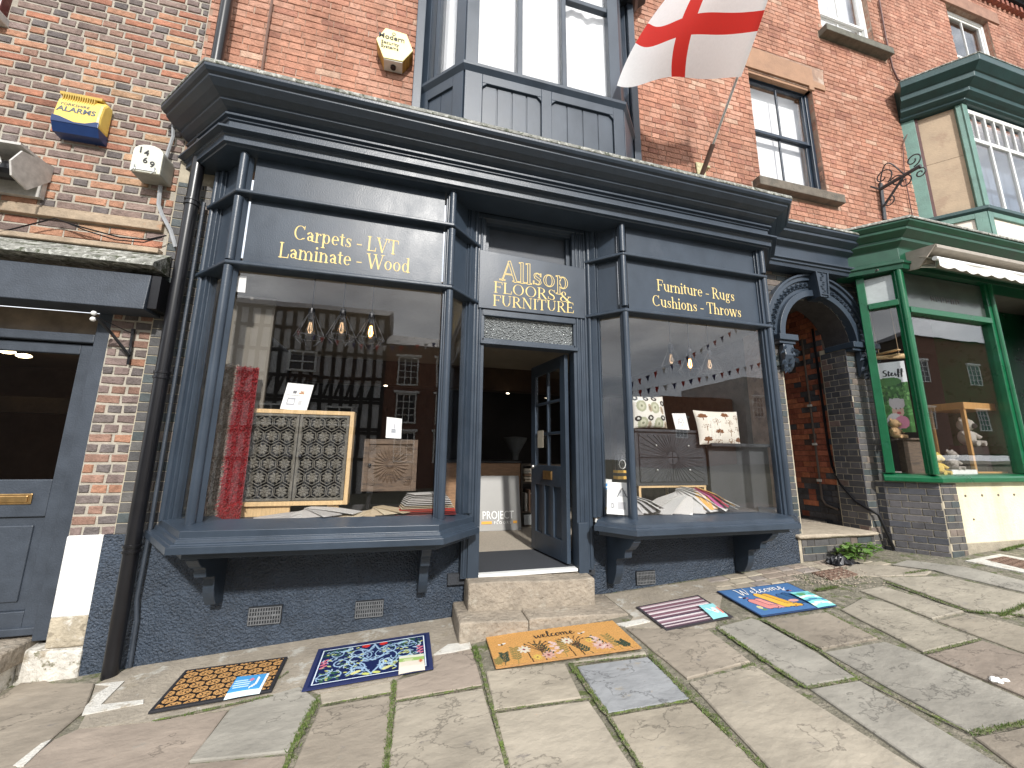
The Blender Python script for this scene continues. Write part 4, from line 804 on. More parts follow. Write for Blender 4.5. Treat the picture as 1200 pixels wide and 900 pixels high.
# a light old-style serif drawn stroke by stroke: x-height .46, capitals .70, stem .085
ST, TH = .088, .036
def V(x, a, b, w_=ST): return ('L', x, a, x, b, w_)
def Sf(x, y, h=.095): return ('L', x-h, y, x+h, y, TH)
def O(cx, cy, rx, ry, a0=0, a1=360, k=1.): return ('A', cx, cy, rx, ry, a0, a1, ST*k, TH)
GL = {
 'C': (.68, [O(.36, .35, .31, .34, 48, 312), ('L', .565, .52, .575, .68, TH), ('L', .60, .12, .55, .075, TH)]),
 'a': (.45, [V(.33, .05, .33), O(.21, .33, .12, .115, 0, 165), O(.195, .135, .125, .115, 20, 330, .9), ('L', .33, .27, .19, .245, TH), ('L', .33, .03, .43, .03, TH), ('L', .075, .335, .115, .385, .07)]),
 'r': (.37, [V(.12, 0, .45), Sf(.12, .018), ('L', .03, .44, .14, .445, TH), O(.27, .29, .13, .15, 60, 170, .6), ('L', .335, .40, .30, .365, .075)]),
 'p': (.52, [V(.12, -.20, .45), Sf(.12, -.19), ('L', .03, .44, .14, .445, TH), O(.28, .225, .185, .225, -160, 160)]),
 'e': (.46, [O(.235, .225, .195, .225, 8, 318), ('L', .05, .245, .42, .245, TH)]),
 't': (.31, [V(.14, .07, .58), ('L', .02, .44, .28, .44, TH), O(.225, .09, .085, .08, 180, 300, .7)]),
 's': (.38, [O(.19, .345, .125, .10, 35, 250, .75), O(.20, .115, .135, .105, -140, 75, .75), ('L', .11, .285, .28, .185, ST), ('L', .315, .33, .315, .42, TH), ('L', .055, .04, .055, .13, TH)]),
 '-': (.36, [('L', .05, .22, .31, .22, .04)]),
 'L': (.56, [V(.14, 0, .70), Sf(.14, .68), ('L', .04, .02, .52, .02, TH), ('L', .50, .02, .53, .18, TH)]),
 'V': (.66, [('L', .09, .69, .34, .0, ST), ('L', .34, .0, .57, .69, TH), Sf(.09, .685), Sf(.57, .685, .08)]),
 'T': (.62, [V(.31, 0, .69), Sf(.31, .018), ('L', .03, .68, .59, .68, TH), ('L', .04, .68, .03, .53, TH), ('L', .58, .68, .59, .53, TH)]),
 'm': (.82, [V(.12, 0, .45), V(.40, 0, .32), V(.69, 0, .32), Sf(.12, .018), Sf(.40, .018), Sf(.69, .018), ('L', .03, .44, .14, .445, TH), O(.27, .30, .135, .145, 0, 150, .9), O(.555, .30, .14, .145, 0, 150, .9)]),
 'n': (.54, [V(.12, 0, .45), V(.41, 0, .32), Sf(.12, .018), Sf(.41, .018), ('L', .03, .44, .14, .445, TH), O(.275, .30, .14, .145, 0, 150, .9)]),
 'i': (.25, [V(.125, 0, .45), Sf(.125, .018), ('L', .03, .44, .14, .445, TH), ('D', .125, .615, .058)]),
 'W': (.96, [('L', .08, .69, .29, .0, ST), ('L', .29, .0, .48, .60, TH), ('L', .46, .69, .68, .0, ST), ('L', .68, .0, .88, .69, TH), Sf(.08, .685), Sf(.46, .685), Sf(.88, .685, .08)]),
 'o': (.50, [O(.25, .225, .205, .225)]),
 'd': (.53, [V(.40, 0, .70), ('L', .31, .69, .42, .695, TH), ('L', .40, .02, .50, .02, TH), O(.245, .225, .19, .225, 20, 340)]),
 'F': (.55, [V(.14, 0, .70), Sf(.14, .018), ('L', .04, .68, .51, .68, TH), ('L', .50, .68, .52, .54, TH), ('L', .14, .37, .40, .37, TH), ('L', .40, .31, .40, .43, TH)]),
 'u': (.54, [V(.12, .14, .45), V(.41, 0, .45), ('L', .03, .44, .14, .445, TH), ('L', .32, .44, .43, .445, TH), ('L', .41, .018, .50, .018, TH), O(.26, .14, .14, .135, 180, 330, .9)]),
 'R': (.65, [V(.14, 0, .70), Sf(.14, .018), ('L', .04, .685, .30, .685, TH), ('L', .14, .345, .30, .345, TH), O(.30, .515, .20, .17, -90, 90), ('L', .30, .345, .56, .01, ST), ('L', .54, .018, .64, .018, TH)]),
 'g': (.50, [O(.22, .29, .145, .16), O(.22, -.075, .175, .105, 0, 360, .6), ('L', .13, .155, .11, .06, .06), ('L', .10, .06, .32, .03, .06), ('L', .32, .40, .46, .44, TH)]),
 'h': (.54, [V(.12, 0, .70), V(.41, 0, .32), Sf(.12, .018), Sf(.41, .018), ('L', .03, .69, .14, .695, TH), O(.275, .30, .14, .145, 0, 150, .9)]),
 'w': (.74, [('L', .07, .44, .22, .0, ST), ('L', .22, .0, .36, .38, TH), ('L', .35, .44, .51, .0, ST), ('L', .51, .0, .66, .44, TH), Sf(.07, .44, .075), Sf(.35, .44, .075), Sf(.66, .44, .065)]),
 'l': (.25, [V(.125, 0, .72), Sf(.125, .018), ('L', .03, .705, .14, .71, TH)]),
 'A': (.68, [('L', .10, .0, .33, .70, TH), ('L', .34, .70, .58, .0, ST), ('L', .18, .24, .50, .24, TH), Sf(.10, .018, .085), Sf(.58, .018)]),
 'O': (.76, [O(.38, .35, .33, .35)]),
 'S': (.52, [O(.26, .515, .18, .165, 30, 250, .85), O(.265, .175, .20, .17, -145, 75, .85), ('L', .14, .41, .39, .28, ST), ('L', .44, .50, .44, .66, TH), ('L', .06, .05, .06, .20, TH)]),
 '&': (.74, [O(.28, .53, .135, .15, -40, 250, .7), O(.27, .18, .205, .175, 60, 320, .9), ('L', .18, .44, .60, .01, ST), ('L', .42, .06, .60, .36, TH), ('L', .52, .36, .69, .36, TH), ('L', .58, .018, .69, .018, TH)]),
 'U': (.70, [V(.14, .22, .69), ('L', .57, .22, .57, .69, TH), O(.355, .23, .215, .22, 180, 360, .9), Sf(.14, .685), Sf(.57, .685, .085)]),
 'N': (.74, [('L', .13, 0, .13, .69, TH), ('L', .13, .69, .60, .0, ST), ('L', .60, 0, .60, .69, TH), Sf(.13, .018, .085), ('L', .03, .685, .14, .685, TH), Sf(.60, .685, .085)]),
 'I': (.30, [V(.15, 0, .69), Sf(.15, .018), Sf(.15, .685)]),
 'E': (.58, [V(.14, 0, .70), ('L', .04, .68, .51, .68, TH), ('L', .04, .02, .53, .02, TH), ('L', .50, .68, .52, .55, TH), ('L', .52, .02, .545, .17, TH), ('L', .14, .36, .40, .36, TH), ('L', .40, .30, .40, .42, TH)]),
 ' ': (.24, []), }
def serif_width(s, tr=0.): return sum(GL[c][0]+tr for c in s)
def serif(parent, name, s, size, org, width, m, y, grow=0., lift=.0012, slope=0., tr=0.):
    if ' ' not in s: return serif_word(parent, name, s, size, org, width, m, y, grow, lift, slope, tr)
    k = width/(serif_width(s, tr)*size); x = org[0]
    for wd in s.split(' '):                               # one object for each word
        wl = serif_width(wd, tr)*size*k; serif_word(parent, name, wd, size, (x, org[1]+slope*(x-org[0])), wl, m, y, grow, lift, slope, tr); x += wl+(GL[' '][0]+tr)*size*k
def serif_word(parent, name, s, size, org, width, m, y, grow=0., lift=.0012, slope=0., tr=0.):
    """letters on an upright board facing the street at depth y; grow thickens or thins every stroke"""
    mb = MB(); k = width/(serif_width(s, tr)*size) if width else 1; x = org[0]; cnt = 0
    def P(px, py, l_): return (x+px*size*k, y-l_, org[1]+py*size+slope*(x+px*size*k-org[0]))
    for c in s:
        adv, st_ = GL[c]
        for a in st_:
            l_ = lift+.00004*(cnt % 23); cnt += 1
            if a[0] == 'L':
                _, x0, y0, x1, y1, w_ = a; d = Vector((x1-x0, y1-y0)); d.normalize(); n = Vector((-d.y, d.x))*(w_/2+grow); e = d*(min(.012, w_/2)+grow)
                mb.poly([P(x0-e.x-n.x, y0-e.y-n.y, l_), P(x1+e.x-n.x, y1+e.y-n.y, l_), P(x1+e.x+n.x, y1+e.y+n.y, l_), P(x0-e.x+n.x, y0-e.y+n.y, l_)])
            elif a[0] == 'D':
                _, cx, cy, r = a; mb.poly([P(cx+(r+grow)*math.cos(t), cy+(r+grow)*math.sin(t), l_) for t in np.linspace(0, 2*math.pi, 13)[:-1]])
            else:
                _, cx, cy, rx, ry, a0, a1, wt, wn = a; n = max(6, int(abs(a1-a0)/15)); pin = []; pout = []
                ex = math.degrees(grow/rx) if abs(a1-a0) < 359 else 0
                for i in range(n+1):
                    t = R_(a0-ex+(a1-a0+2*ex)*i/n); w_ = wn+(wt-wn)*abs(math.cos(t))**1.3
                    ct, s_ = math.cos(t), math.sin(t)
                    pout.append(P(cx+(rx-.5*wt+.5*w_+grow)*ct, cy+(ry-.5*wn+.5*w_*.6+grow)*s_, l_)); pin.append(P(cx+(rx-.5*wt-.5*w_-grow)*ct, cy+(ry-.5*wn-.5*w_*.6-grow)*s_, l_))
                for i in range(n): mb.poly([pin[i], pout[i], pout[i+1], pin[i+1]])
        x += (adv+tr)*size*k
    return mb.build(name, m, parent, fix=False)
def script(mb, strokes, org, ux, uy, size, r, col, lift=.001):
    """ribbon handwriting: strokes are lists of points in em units; widths swell on the downstrokes"""
    ux, uy = Vector(ux), Vector(uy); nn = ux.cross(uy).normalized(); org = Vector(org); z = 0
    for S in strokes:
        P = [Vector(p) for p in S]; Q = []
        for i in range(len(P)-1):
            p0, p1, p2, p3 = P[max(0, i-1)], P[i], P[i+1], P[min(len(P)-1, i+2)]
            for t in (0, .25, .5, .75): Q.append(.5*((2*p1)+(p2-p0)*t+(2*p0-5*p1+4*p2-p3)*t*t+(3*p1-p0-3*p2+p3)*t**3))
        Q.append(P[-1]); z += .00006; L2 = []
        for i, p in enumerate(Q):
            d = (Q[min(i+1, len(Q)-1)]-Q[max(i-1, 0)]); d = d.normalized() if d.length > 1e-6 else Vector((1, 0)); n = Vector((-d.y, d.x)); w_ = r*(.55+.75*max(0, -d.y)+.15*abs(d.x))
            L2.append((p+n*w_, p-n*w_))
        for i in range(len(Q)-1):
            mb.poly([org+ux*(q_.x*size)+uy*(q_.y*size)+nn*(lift+z) for q_ in (L2[i][0], L2[i+1][0], L2[i+1][1], L2[i][1])], col)
SCR = {  # one-line script letters, advance then strokes
 'w': (.62, [[(.0, .42), (.10, .05), (.18, .02), (.30, .38)], [(.30, .38), (.36, .04), (.46, .05), (.56, .40), (.64, .36)]]),
 'e': (.40, [[(-.02, .18), (.20, .26), (.24, .40), (.12, .42), (.05, .18), (.14, .01), (.28, .04), (.42, .20)]]),
 'l': (.30, [[(-.02, .12), (.20, .60), (.20, .82), (.12, .80), (.08, .40), (.10, .04), (.20, .02), (.32, .18)]]),
 'c': (.36, [[(.26, .36), (.18, .43), (.06, .28), (.07, .06), (.18, .0), (.38, .18)]]),
 'o': (.42, [[(.20, .42), (.06, .28), (.08, .04), (.22, .01), (.32, .22), (.20, .42), (.28, .36), (.46, .34)]]),
 'm': (.74, [[(.02, .42), (.05, .02)], [(.05, .20), (.18, .42), (.26, .36), (.27, .02)], [(.28, .20), (.42, .42), (.50, .34), (.50, .06), (.58, .01), (.74, .18)]]),
 'W': (.95, [[(.02, .78), (.10, .86), (.16, .70), (.16, .10), (.22, .02), (.46, .72)], [(.46, .72), (.48, .10), (.56, .02), (.74, .50), (.80, .92)]]),
 'S': (.55, [[(.50, .74), (.38, .84), (.18, .72), (.20, .52), (.42, .34), (.40, .08), (.18, .0), (.04, .12)]]),
 't': (.32, [[(.16, .72), (.10, .10), (.18, .01), (.34, .18)], [(.0, .48), (.32, .50)]]),
 'i': (.26, [[(.06, .42), (.08, .06), (.16, .01), (.28, .18)], [(.10, .60), (.12, .64)]]),
 'f': (.34, [[(-.02, .12), (.18, .40), (.26, .84), (.16, .88), (.12, .60), (.10, -.10), (.04, -.24)], [(.02, .40), (.32, .42)]]),
 ' ': (.3, []), }
def script_word(s):
    x = 0; out = []
    for c in s:
        a, S = SCR[c]; out += [[(px+x, py) for px, py in st_] for st_ in S]; x += a
    return out, x
INK = mat('dark_ink', (.02, .02, .022), .6, .1, 20)
WINK = mat('white_print', (.82, .82, .80), .6, .05, 20)
# words on the boxes of the upper walls
sans(ab, 'lettering', 'ALARMS', .070, (-2.925, 3.6015, 4.30), (1, .0, 0), (0, .125, 1), mat('faded_navy_print', (.08, .10, .13), .6, .1, 20), bold=.0015, lift=.003)
sans(ab, 'lettering', 'YORKSHIRE', .038, (-2.92, 3.609, 4.36), (1, .0, 0), (0, .125, 1), MATS['faded_navy_print'], lift=.003)
sans(mt, 'numeral', '1', .075, (-2.30, 3.546, 4.005), (1, 0, 0), (0, 0, 1), INK, bold=.001); sans(mt, 'numeral', '4', .07, (-2.255, 3.546, 3.985), (1, 0, 0), (0, 0, 1), INK, bold=.001)
sans(mt, 'numeral', '6', .07, (-2.255, 3.546, 3.915), (1, 0, 0), (0, 0, 1), INK, bold=.001); sans(mt, 'numeral', '9', .075, (-2.205, 3.546, 3.885), (1, 0, 0), (0, 0, 1), INK, bold=.001)
for s_, sz, dx, dz in (('Modern', .082, -.155, .045), ('Security', .055, -.125, -.022), ('Systems', .055, -.125, -.072)):
    sans(hx, 'lettering', s_, sz, (-.37+dx, 3.580, 5.765+dz), (1, 0, 0), (0, 0, 1), INK, bold=.0012 if sz > .06 else .0004)
sans(hx, 'lettering', 'O', .05, (-.395, 3.580, 5.87), (1, 0, 0), (0, 0, 1), MATS['faded_navy_print'])

# ================================================================== THE SLATE BLUE SHOPFRONT
sf = thing('shopfront', 'slate blue Victorian shopfront with two bay display windows, gold lettering and an open door', 'shopfront', (1.2, 3.6, gz(1.2, 3.6)))
mb = MB(); mb.box(-2.135, .60, 3.705, 3.90, -.2, .948); mb.box(1.705, 4.40, 3.705, 3.90, -.1, .93); mb.build('stall_riser', RENDERM, sf)
# display window: sills
def tilt(path, z0, z1): x0, x1 = path[0][0], path[-1][0]; return [(x, y, z0+(z1-z0)*(x-x0)/(x1-x0)) for x, y in path]
SL = tilt([(-1.95, 3.80), (-1.43, 3.05), (.293, 3.05), (.63, 3.45)], .012, -.012); SR = tilt([(1.69, 3.43), (1.925, 3.1), (3.71, 3.1), (4.33, 3.72)], 0, .0)
def sill_prof(top, b): return [(-.33, top+.012), (-.065, top-.02), (-.065, b+.085), (-.05, b+.082), (-.045, b+.06), (-.022, b+.056), (-.02, b+.05), (0, b+.046), (0, b), (-.085, b), (-.095, b-.008), (-.095, b-.05), (-.30, b-.05), (-.33, b)]
sillL = ledge(SL, sill_prof(1.063, .912), PAINT, 'window_sill', sf, .003); sillR = ledge(SR, sill_prof(.992, .885), PAINT, 'window_sill', sf, .003)
PL = [(-1.80, 3.65), (-1.45, 3.30), (.30, 3.30), (.60, 3.60)]; PR = [(1.74, 3.595), (2.035, 3.30), (3.87, 3.30), (4.25, 3.68)]
def railing(path, z0, z1, name, out=0.): return ledge(tilt(path, z0, z1), [(-.12, .0), (.0+out, 0), (.008+out, .008), (.008+out, .028), (-.02, .045), (-.12, .05)], PAINT, name, sf, .003)
for P, (a, b), (c_, d) in ((PL, (3.005, 3.012), (3.632, 3.615)), (PR, (2.982, 2.985), (3.597, 3.575))): railing(P, a, b, 'rail'); railing(P, c_, d, 'rail')
def post_run(path, z0, z1, x, seg, w0, w1, d0, d1, mb):
    A, B = Vector((*path[seg], 0)), Vector((*path[seg+1], 0)); face_box(mb, A, B, w0, w1, z0, z1, d0, d1)
for P, zb, EE, nm in ((PL, 1.045, (.04, .055), 0), (PR, .975, (.03, .075), 1)):
    lens = [math.dist(P[i], P[i+1]) for i in range(3)]
    zt = 4.0
    for seg in range(3):
        Lg = lens[seg]; e0 = .11 if seg == 0 else .06 if seg == 2 else EE[0]; e1 = .11 if seg == 2 else .06 if seg == 0 else EE[1]
        for (a, b) in ((0, e0), (Lg-e1, Lg)):
            pm = MB(); post_run(P, zb, zt, 0, seg, a+(.0 if seg == 0 and a == 0 else .001), b-.001, -.10, -.032, pm); pm.build('corner_post', PAINT, sf, bevel=.004)
        for (a, b) in ((e0, e0+.022), (Lg-e1-.022, Lg-e1)): pm = MB(); post_run(P, zb, zt, 0, seg, a if a < Lg/2 else a+.006, b if a > Lg/2 else b-.006, -.11, -.055, pm); pm.build('glazing_strip', PAINT, sf, bevel=.004)
    for i in (1, 2):
        for z0, z1 in ((zb, 3.0), (3.05, 3.60), (3.645, 4.0)):
            bm_ = MB(); k = -.012; c = Vector((*P[i], 0)); n = Vector((0, -1, 0)); bm_.tube([(P[i][0]+(.012 if i == 1 else -.012), P[i][1]+.03, z0), (P[i][0]+(.012 if i == 1 else -.012), P[i][1]+.03, z1)], .032, 14); bm_.build('bead_column', PAINT, sf, smooth=True)
    for i, s in ((0, 0), (2, lens[2])):
        bm_ = MB(); A, B = Vector((*P[i], 0)), Vector((*P[i+1], 0)); t = (B-A).normalized(); c = A+t*(s+(.03 if s == 0 else -.03)); nn = Vector((t.y, -t.x, 0)); c = c-nn*.03; bm_.tube([(c.x, c.y, zb), (c.x, c.y, 4.0)], .024, 12); bm_.build('bead_column', PAINT, sf, smooth=True)
    # fascia panels and glass, one per face
    rl = ((3.04, 3.63), (3.66, 4.0)) if nm == 0 else ((3.015, 3.60), (3.625, 4.0))
    for seg in range(3):
        A, B = Vector((*P[seg], 0)), Vector((*P[seg+1], 0)); Lg = lens[seg]
        for k, (a, b) in enumerate(rl):
            q_ = MB(); face_box(q_, A, B, .085, Lg-.085, a-.02, b+.02, -.09, -.07); q_.build('fascia_panel', PAINT, sf)
        q_ = MB(); face_box(q_, A, B, .08, Lg-.08, zb-.03, 3.02, -.082, -.077); q_.build('display_pane', GLASS, sf)
# gold letters on the fascias
yL = 3.37; 
serif(sf, 'lettering', 'Carpets - LVT', .195, (-1.025, 3.318), .85, GOLD, yL, slope=-.022)
serif(sf, 'lettering', 'Laminate - Wood', .195, (-1.12, 3.142), 1.055, GOLD, yL, slope=.0)
serif(sf, 'lettering', 'Furniture - Rugs', .18, (2.462, 3.288), 1.0, GOLD, yL, slope=-.012)
serif(sf, 'lettering', 'Cushions - Throws', .18, (2.395, 3.108), 1.14, GOLD, yL, slope=-.012)
# entrance: posts, transom, name board
for x0, x1 in ((.50, .66), (1.60, 1.765)): dm = MB(); dm.box(x0, x1, 3.60, 3.74, .50, 4.0); dm.build('door_post', PAINT, sf, bevel=.004)
for x in (.525, .57, .615, 1.645, 1.69, 1.74):
    b = MB(); b.tube([(x, 3.603, .52 if .66 > x > .5 or x > 1.6 else .5), (x, 3.603, 4.0)], .0155, 10); b.build('reeding', PAINT, sf, smooth=True)
for x0, x1, zb in ((.555, .655, .49), (1.602, 1.70, .48)): b = MB(); b.box(x0, x1, 3.575, 3.66, zb, .93); b.build('post_foot', PAINT, sf, bevel=.004)
b = MB(); b.box(.62, 1.64, 3.575, 3.70, 2.612, 2.648); b.box(.64, 1.62, 3.60, 3.70, 2.648, 2.675); b.box(.64, 1.62, 3.59, 3.70, 2.905, 2.965); b.build('transom', PAINT, sf, bevel=.004)
OBS = bpy.data.materials.new('obscured_glass'); OBS.use_nodes = True; nt_ = OBS.node_tree; pb = nt_.nodes['Principled BSDF']
vn = nt_.nodes.new('ShaderNodeTexVoronoi'); vn.inputs['Scale'].default_value = 62; gp = nt_.nodes.new('ShaderNodeNewGeometry'); nt_.links.new(gp.outputs['Position'], vn.inputs['Vector'])
bpn = nt_.nodes.new('ShaderNodeBump'); bpn.inputs['Distance'].default_value = .03; nt_.links.new(vn.outputs['Distance'], bpn.inputs['Height']); nt_.links.new(bpn.outputs[0], pb.inputs['Normal'])
pb.inputs['Base Color'].default_value = (.36, .38, .38, 1); pb.inputs['Roughness'].default_value = .12; pb.inputs['Specular IOR Level'].default_value = .9; pb.inputs['Metallic'].default_value = .35
b = MB(); b.box(.66, 1.60, 3.635, 3.643, 2.672, 2.908); b.build('obscured_pane', OBS, sf)
b = MB(); b.prism([(.594, 3.60, 2.972), (1.725, 3.60, 2.972), (1.733, 3.60, 3.535), (.594, 3.60, 3.585)], (0, -.022, 0)); board = b.build('name_board', PAINT, sf, bevel=.003)
yB = 3.578
serif(board, 'lettering', 'Allsop', .305, (.80, 3.285), .75, GOLD, yB, grow=.010, slope=-.022)
serif(board, 'lettering_inline', 'Allsop', .305, (.80, 3.285), .75, PAINT, yB, grow=-.013, lift=.0025, slope=-.022)
serif(board, 'lettering', 'FLOORS', .168, (.738, 3.146), .66, GOLD, yB, grow=-.002, slope=-.02)
serif(board, 'lettering', '&', .168, (1.435, 3.128), .14, GOLD, yB, grow=.0)
serif(board, 'lettering', 'FURNITURE', .162, (.732, 3.006), .87, GOLD, yB, grow=-.002, slope=.012)
b = MB(); b.box(.55, 1.75, 3.70, 3.76, 3.55, 4.1); b.build('recess_panel', PAINTD, sf)
for x0, x1 in ((.66, .70), (1.555, 1.60)): b = MB(); b.box(x0, x1, 3.66, 3.70, 3.56, 4.0); b.build('recess_bead', PAINT, sf, bevel=.004)
ledge([(.56, 3.66, 3.90), (1.75, 3.66, 3.90)], [(-.1, 0), (.03, 0), (.03, .03), (.07, .05), (.07, .10), (-.1, .10)], PAINT, 'recess_moulding', sf)
b = MB(); b.box(.30, 2.03, 3.30, 3.80, 4.015, 4.05); b.build('recess_soffit', PAINTD, sf)
# entablature
EP = [(-2.02, 3.78), (-1.54, 3.30), (3.90, 3.30), (4.36, 3.76)]
ET = tilt(EP, .01, -.085)
ledge(ET, [(-.25, 4.01), (.03, 4.01), (.035, 4.02), (.06, 4.025), (.06, 4.075), (.075, 4.085), (.075, 4.098), (.12, 4.105), (.12, 4.125), (.045, 4.14), (.04, 4.145), (.04, 4.225), (.055, 4.232), (.055, 4.25), (.08, 4.255), (.08, 4.275), (-.25, 4.275)], PAINT, 'architrave', sf, .0025)
ledge(ET, [(-.25, 4.276), (.055, 4.276), (.057, 4.290), (.10, 4.312), (.135, 4.336), (.137, 4.350), (.15, 4.354), (.20, 4.384), (.245, 4.422), (.247, 4.438), (.27, 4.448), (.288, 4.468), (.290, 4.50), (-.42, 4.54), (-.42, 4.276)], PAINT, 'cornice', sf, .0025)
ledge(ET, [(-.43, 4.545), (.27, 4.502), (.292, 4.490), (.296, 4.498), (.292, 4.528), (.275, 4.535), (-.43, 4.585)], LEAD, 'lead_flashing', sf, .003)
# cornice over the passage
EP2 = [(4.10, 3.56, 0), (6.02, 3.56, 0)]
ledge(EP2, [(-.2, 3.94), (.0, 3.94), (.01, 3.985), (.03, 3.99), (.03, 4.02), (.055, 4.025), (.055, 4.05), (.0, 4.06), (.0, 4.20), (.01, 4.215), (.07, 4.252), (.072, 4.285), (.085, 4.29), (.15, 4.335), (.152, 4.365), (.165, 4.37), (.20, 4.40), (.202, 4.43), (-.2, 4.45)], PAINT, 'cornice', sf, .0025)
ledge(EP2, [(-.2, 4.455), (.20, 4.432), (.21, 4.425), (.213, 4.44), (.205, 4.455), (-.2, 4.48)], LEAD, 'lead_flashing', sf, .002)
# scroll brackets under the sills
def console(x, ztop, zbot, yf):
    H_ = ztop-zbot; D_ = 3.70-yf; P = [(3.70, ztop), (yf, ztop), (yf, ztop-.05*H_)]
    for t in np.linspace(0, 1, 9): P.append((yf+.01+D_*.30*t+.03*math.sin(t*math.pi), ztop-.05*H_-.33*H_*(t+.12*math.sin(t*math.pi*2))))
    P += [(yf+D_*.44, ztop-.42*H_), (yf+D_*.60, ztop-.46*H_)]
    for t in np.linspace(0, 1, 7): P.append((yf+D_*(.62+.16*t-.05*math.sin(t*math.pi)), ztop-H_*(.5+.46*t)))
    P += [(3.70-.03, zbot), (3.70, zbot)]
    b = MB(); b.prism([(x-.037, y, z) for y, z in P], (.074, 0, 0)); return b.build('scroll_bracket', PAINT, sf, bevel=.006)
console(.185, .862, .40, 3.20); console(-1.345, .865, .43, 3.20); console(1.985, .835, .345, 3.20); console(3.50, .835, .36, 3.20)
VENT = mat('painted_vent', (.13, .135, .14), .6, .3, 30, .4, 90)
for (x0, x1, z0, z1) in ((-1.12, -.885, .245, .378), (-.345, -.12, .23, .36), (2.26, 2.475, .305, .43)):
    v = MB(); v.box(x0, x1, 3.69, 3.71, z0, z1); vo = v.build('air_vent', mat('vent_recess', (.012, .014, .018), .8, .2, 20), sf)
    v = MB()
    for r in range(2):
        zc = z0+(z1-z0)*(.28+.46*r)
        for s in range(3): v.box(x0+.008, x1-.008, 3.682, 3.691, zc-.034+.028*s, zc-.028+.028*s)
        for k in range(13): xx = x0+.008+(x1-x0-.016)*k/12; v.box(xx-.0035, xx+.0035, 3.683, 3.691, zc-.034, zc+.028)
    o = v.build('grid', VENT, vo, fix=False); o['kind'] = 'stuff'
# open door leaf, hung on the right
H0, H1 = Vector((1.565, 3.68, 0)), Vector((1.44, 4.42, 0)); dt = (H1-H0).normalized(); DW = (H1-H0).length; dn = Vector((dt.y, -dt.x, 0))
if dn.x > 0: dn = -dn
def leaf(mb, s0, s1, z0, z1, d0=0, d1=.042):
    o = H0+dt*s0+dn*d0; o.z = z0; mb.obox(o, dt*(s1-s0), dn*(d1-d0), (0, 0, z1-z0))
lf = MB()
leaf(lf, 0, .10, .545, 2.595); leaf(lf, DW-.10, DW, .545, 2.595); leaf(lf, .10, DW-.10, .545, .74); leaf(lf, .10, DW-.10, 1.24, 1.45); leaf(lf, .10, DW-.10, 2.47, 2.595)
gw = (DW-.2); leaf(lf, .10+gw/2-.014, .10+gw/2+.014, 1.45, 2.47, .004, .038)
for z in (1.79, 2.13): leaf(lf, .10, DW-.10, z-.014, z+.014, .005, .037)
for k in (1, 2): leaf(lf, .10+gw*k/3-.028, .10+gw*k/3+.028, .74, 1.24)
leaf(lf, .10, DW-.10, .74, 1.24, .012, .022)
dleaf = lf.build('door', PAINT, sf, bevel=.003)
for r in range(3):
    for c_ in range(2): g_ = MB(); leaf(g_, .10+gw*c_/2+.012, .10+gw*(c_+1)/2-.012, 1.45+.34*r+.01, 1.45+.34*(r+1)-.01, .018, .022); g_.build('pane', GLASS, dleaf)
g_ = MB(); leaf(g_, .27, .46, 1.305, 1.395, .042, .050); leaf(g_, .28, .45, 1.315, 1.385, .05, .054); g_.build('letter_box', BRASS, dleaf, bevel=.002)
g_ = MB(); o = H0+dt*(DW-.06)+dn*.05; g_.ball((o.x, o.y, 1.43), .022); g_.build('handle', CHROME, dleaf, smooth=True)
g_ = MB(); leaf(g_, DW-.30, DW-.17, 1.64, 1.83, .045, .048); tag(g_.build('notice', mat('aged_paper', (.42, .38, .30), .8, .1, 8)), 'paper notice hanging on the glass of the open shop door', 'notice')

# ================================================================== PASSAGE
ar = thing('archway', 'blue brick archway with carved arch, keystone and corbels leading to a dark passage', 'archway', (5.1, 3.8, gz(5.1, 3.8)))
AC = (5.07, 3.04); RI, RO = .605, .895
b = MB(); 
for x0, x1, z0, z1 in ((4.33, 4.47, .2, 4.3), (5.553, 6.02, .2, 3.04), (5.675, 6.02, 3.04, 4.3)): slab(b, x0, x1, z0, z1, WY+.01, WY+.34)
b.prism([(4.47, WY+.01, 4.3), (4.47, WY+.01, 3.04)]+[(AC[0]-RI*math.cos(t), WY+.01, AC[1]+RI*math.sin(t)) for t in np.linspace(0, math.pi, 17)]+[(5.675, WY+.01, 4.3)], (0, .33, 0))
b.build('wall', MORTAR_B, ar)
def archcut(z):
    if z < AC[1]: return [(4.45, 5.555)]
    d = RI*RI-(z-AC[1])**2; return [(AC[0]-d**.5, AC[0]+d**.5)] if d > 0 else []
brickwork(ar, (0, WY+.01, 0), 0, 4.34, 5.995, .42, 3.95, .0775, .0065, PAL_BLUEL, bond='flemish', matl=BRICKE, depth=.008, jit=.0008, limit=160, seed=51, holes=[archcut])
def archring(r0, r1, y0, y1, name, m, bev=.004, n=28, a0=0, a1=math.pi):
    b = MB(); V = []
    for i in range(n+1):
        t = a0+(a1-a0)*i/n; c_, s_ = math.cos(t), math.sin(t)
        V += [(AC[0]+r*c_, y, AC[1]+r*s_) for r, y in ((r0, y0), (r1, y0), (r1, y1), (r0, y1))]
    b.mesh(V, [(4*i+k, 4*i+(k+1) % 4, 4*i+4+(k+1) % 4, 4*i+4+k) for i in range(n) for k in range(4)]+[(0, 1, 2, 3), (4*n+3, 4*n+2, 4*n+1, 4*n)]); return b.build(name, m, ar, bevel=bev)
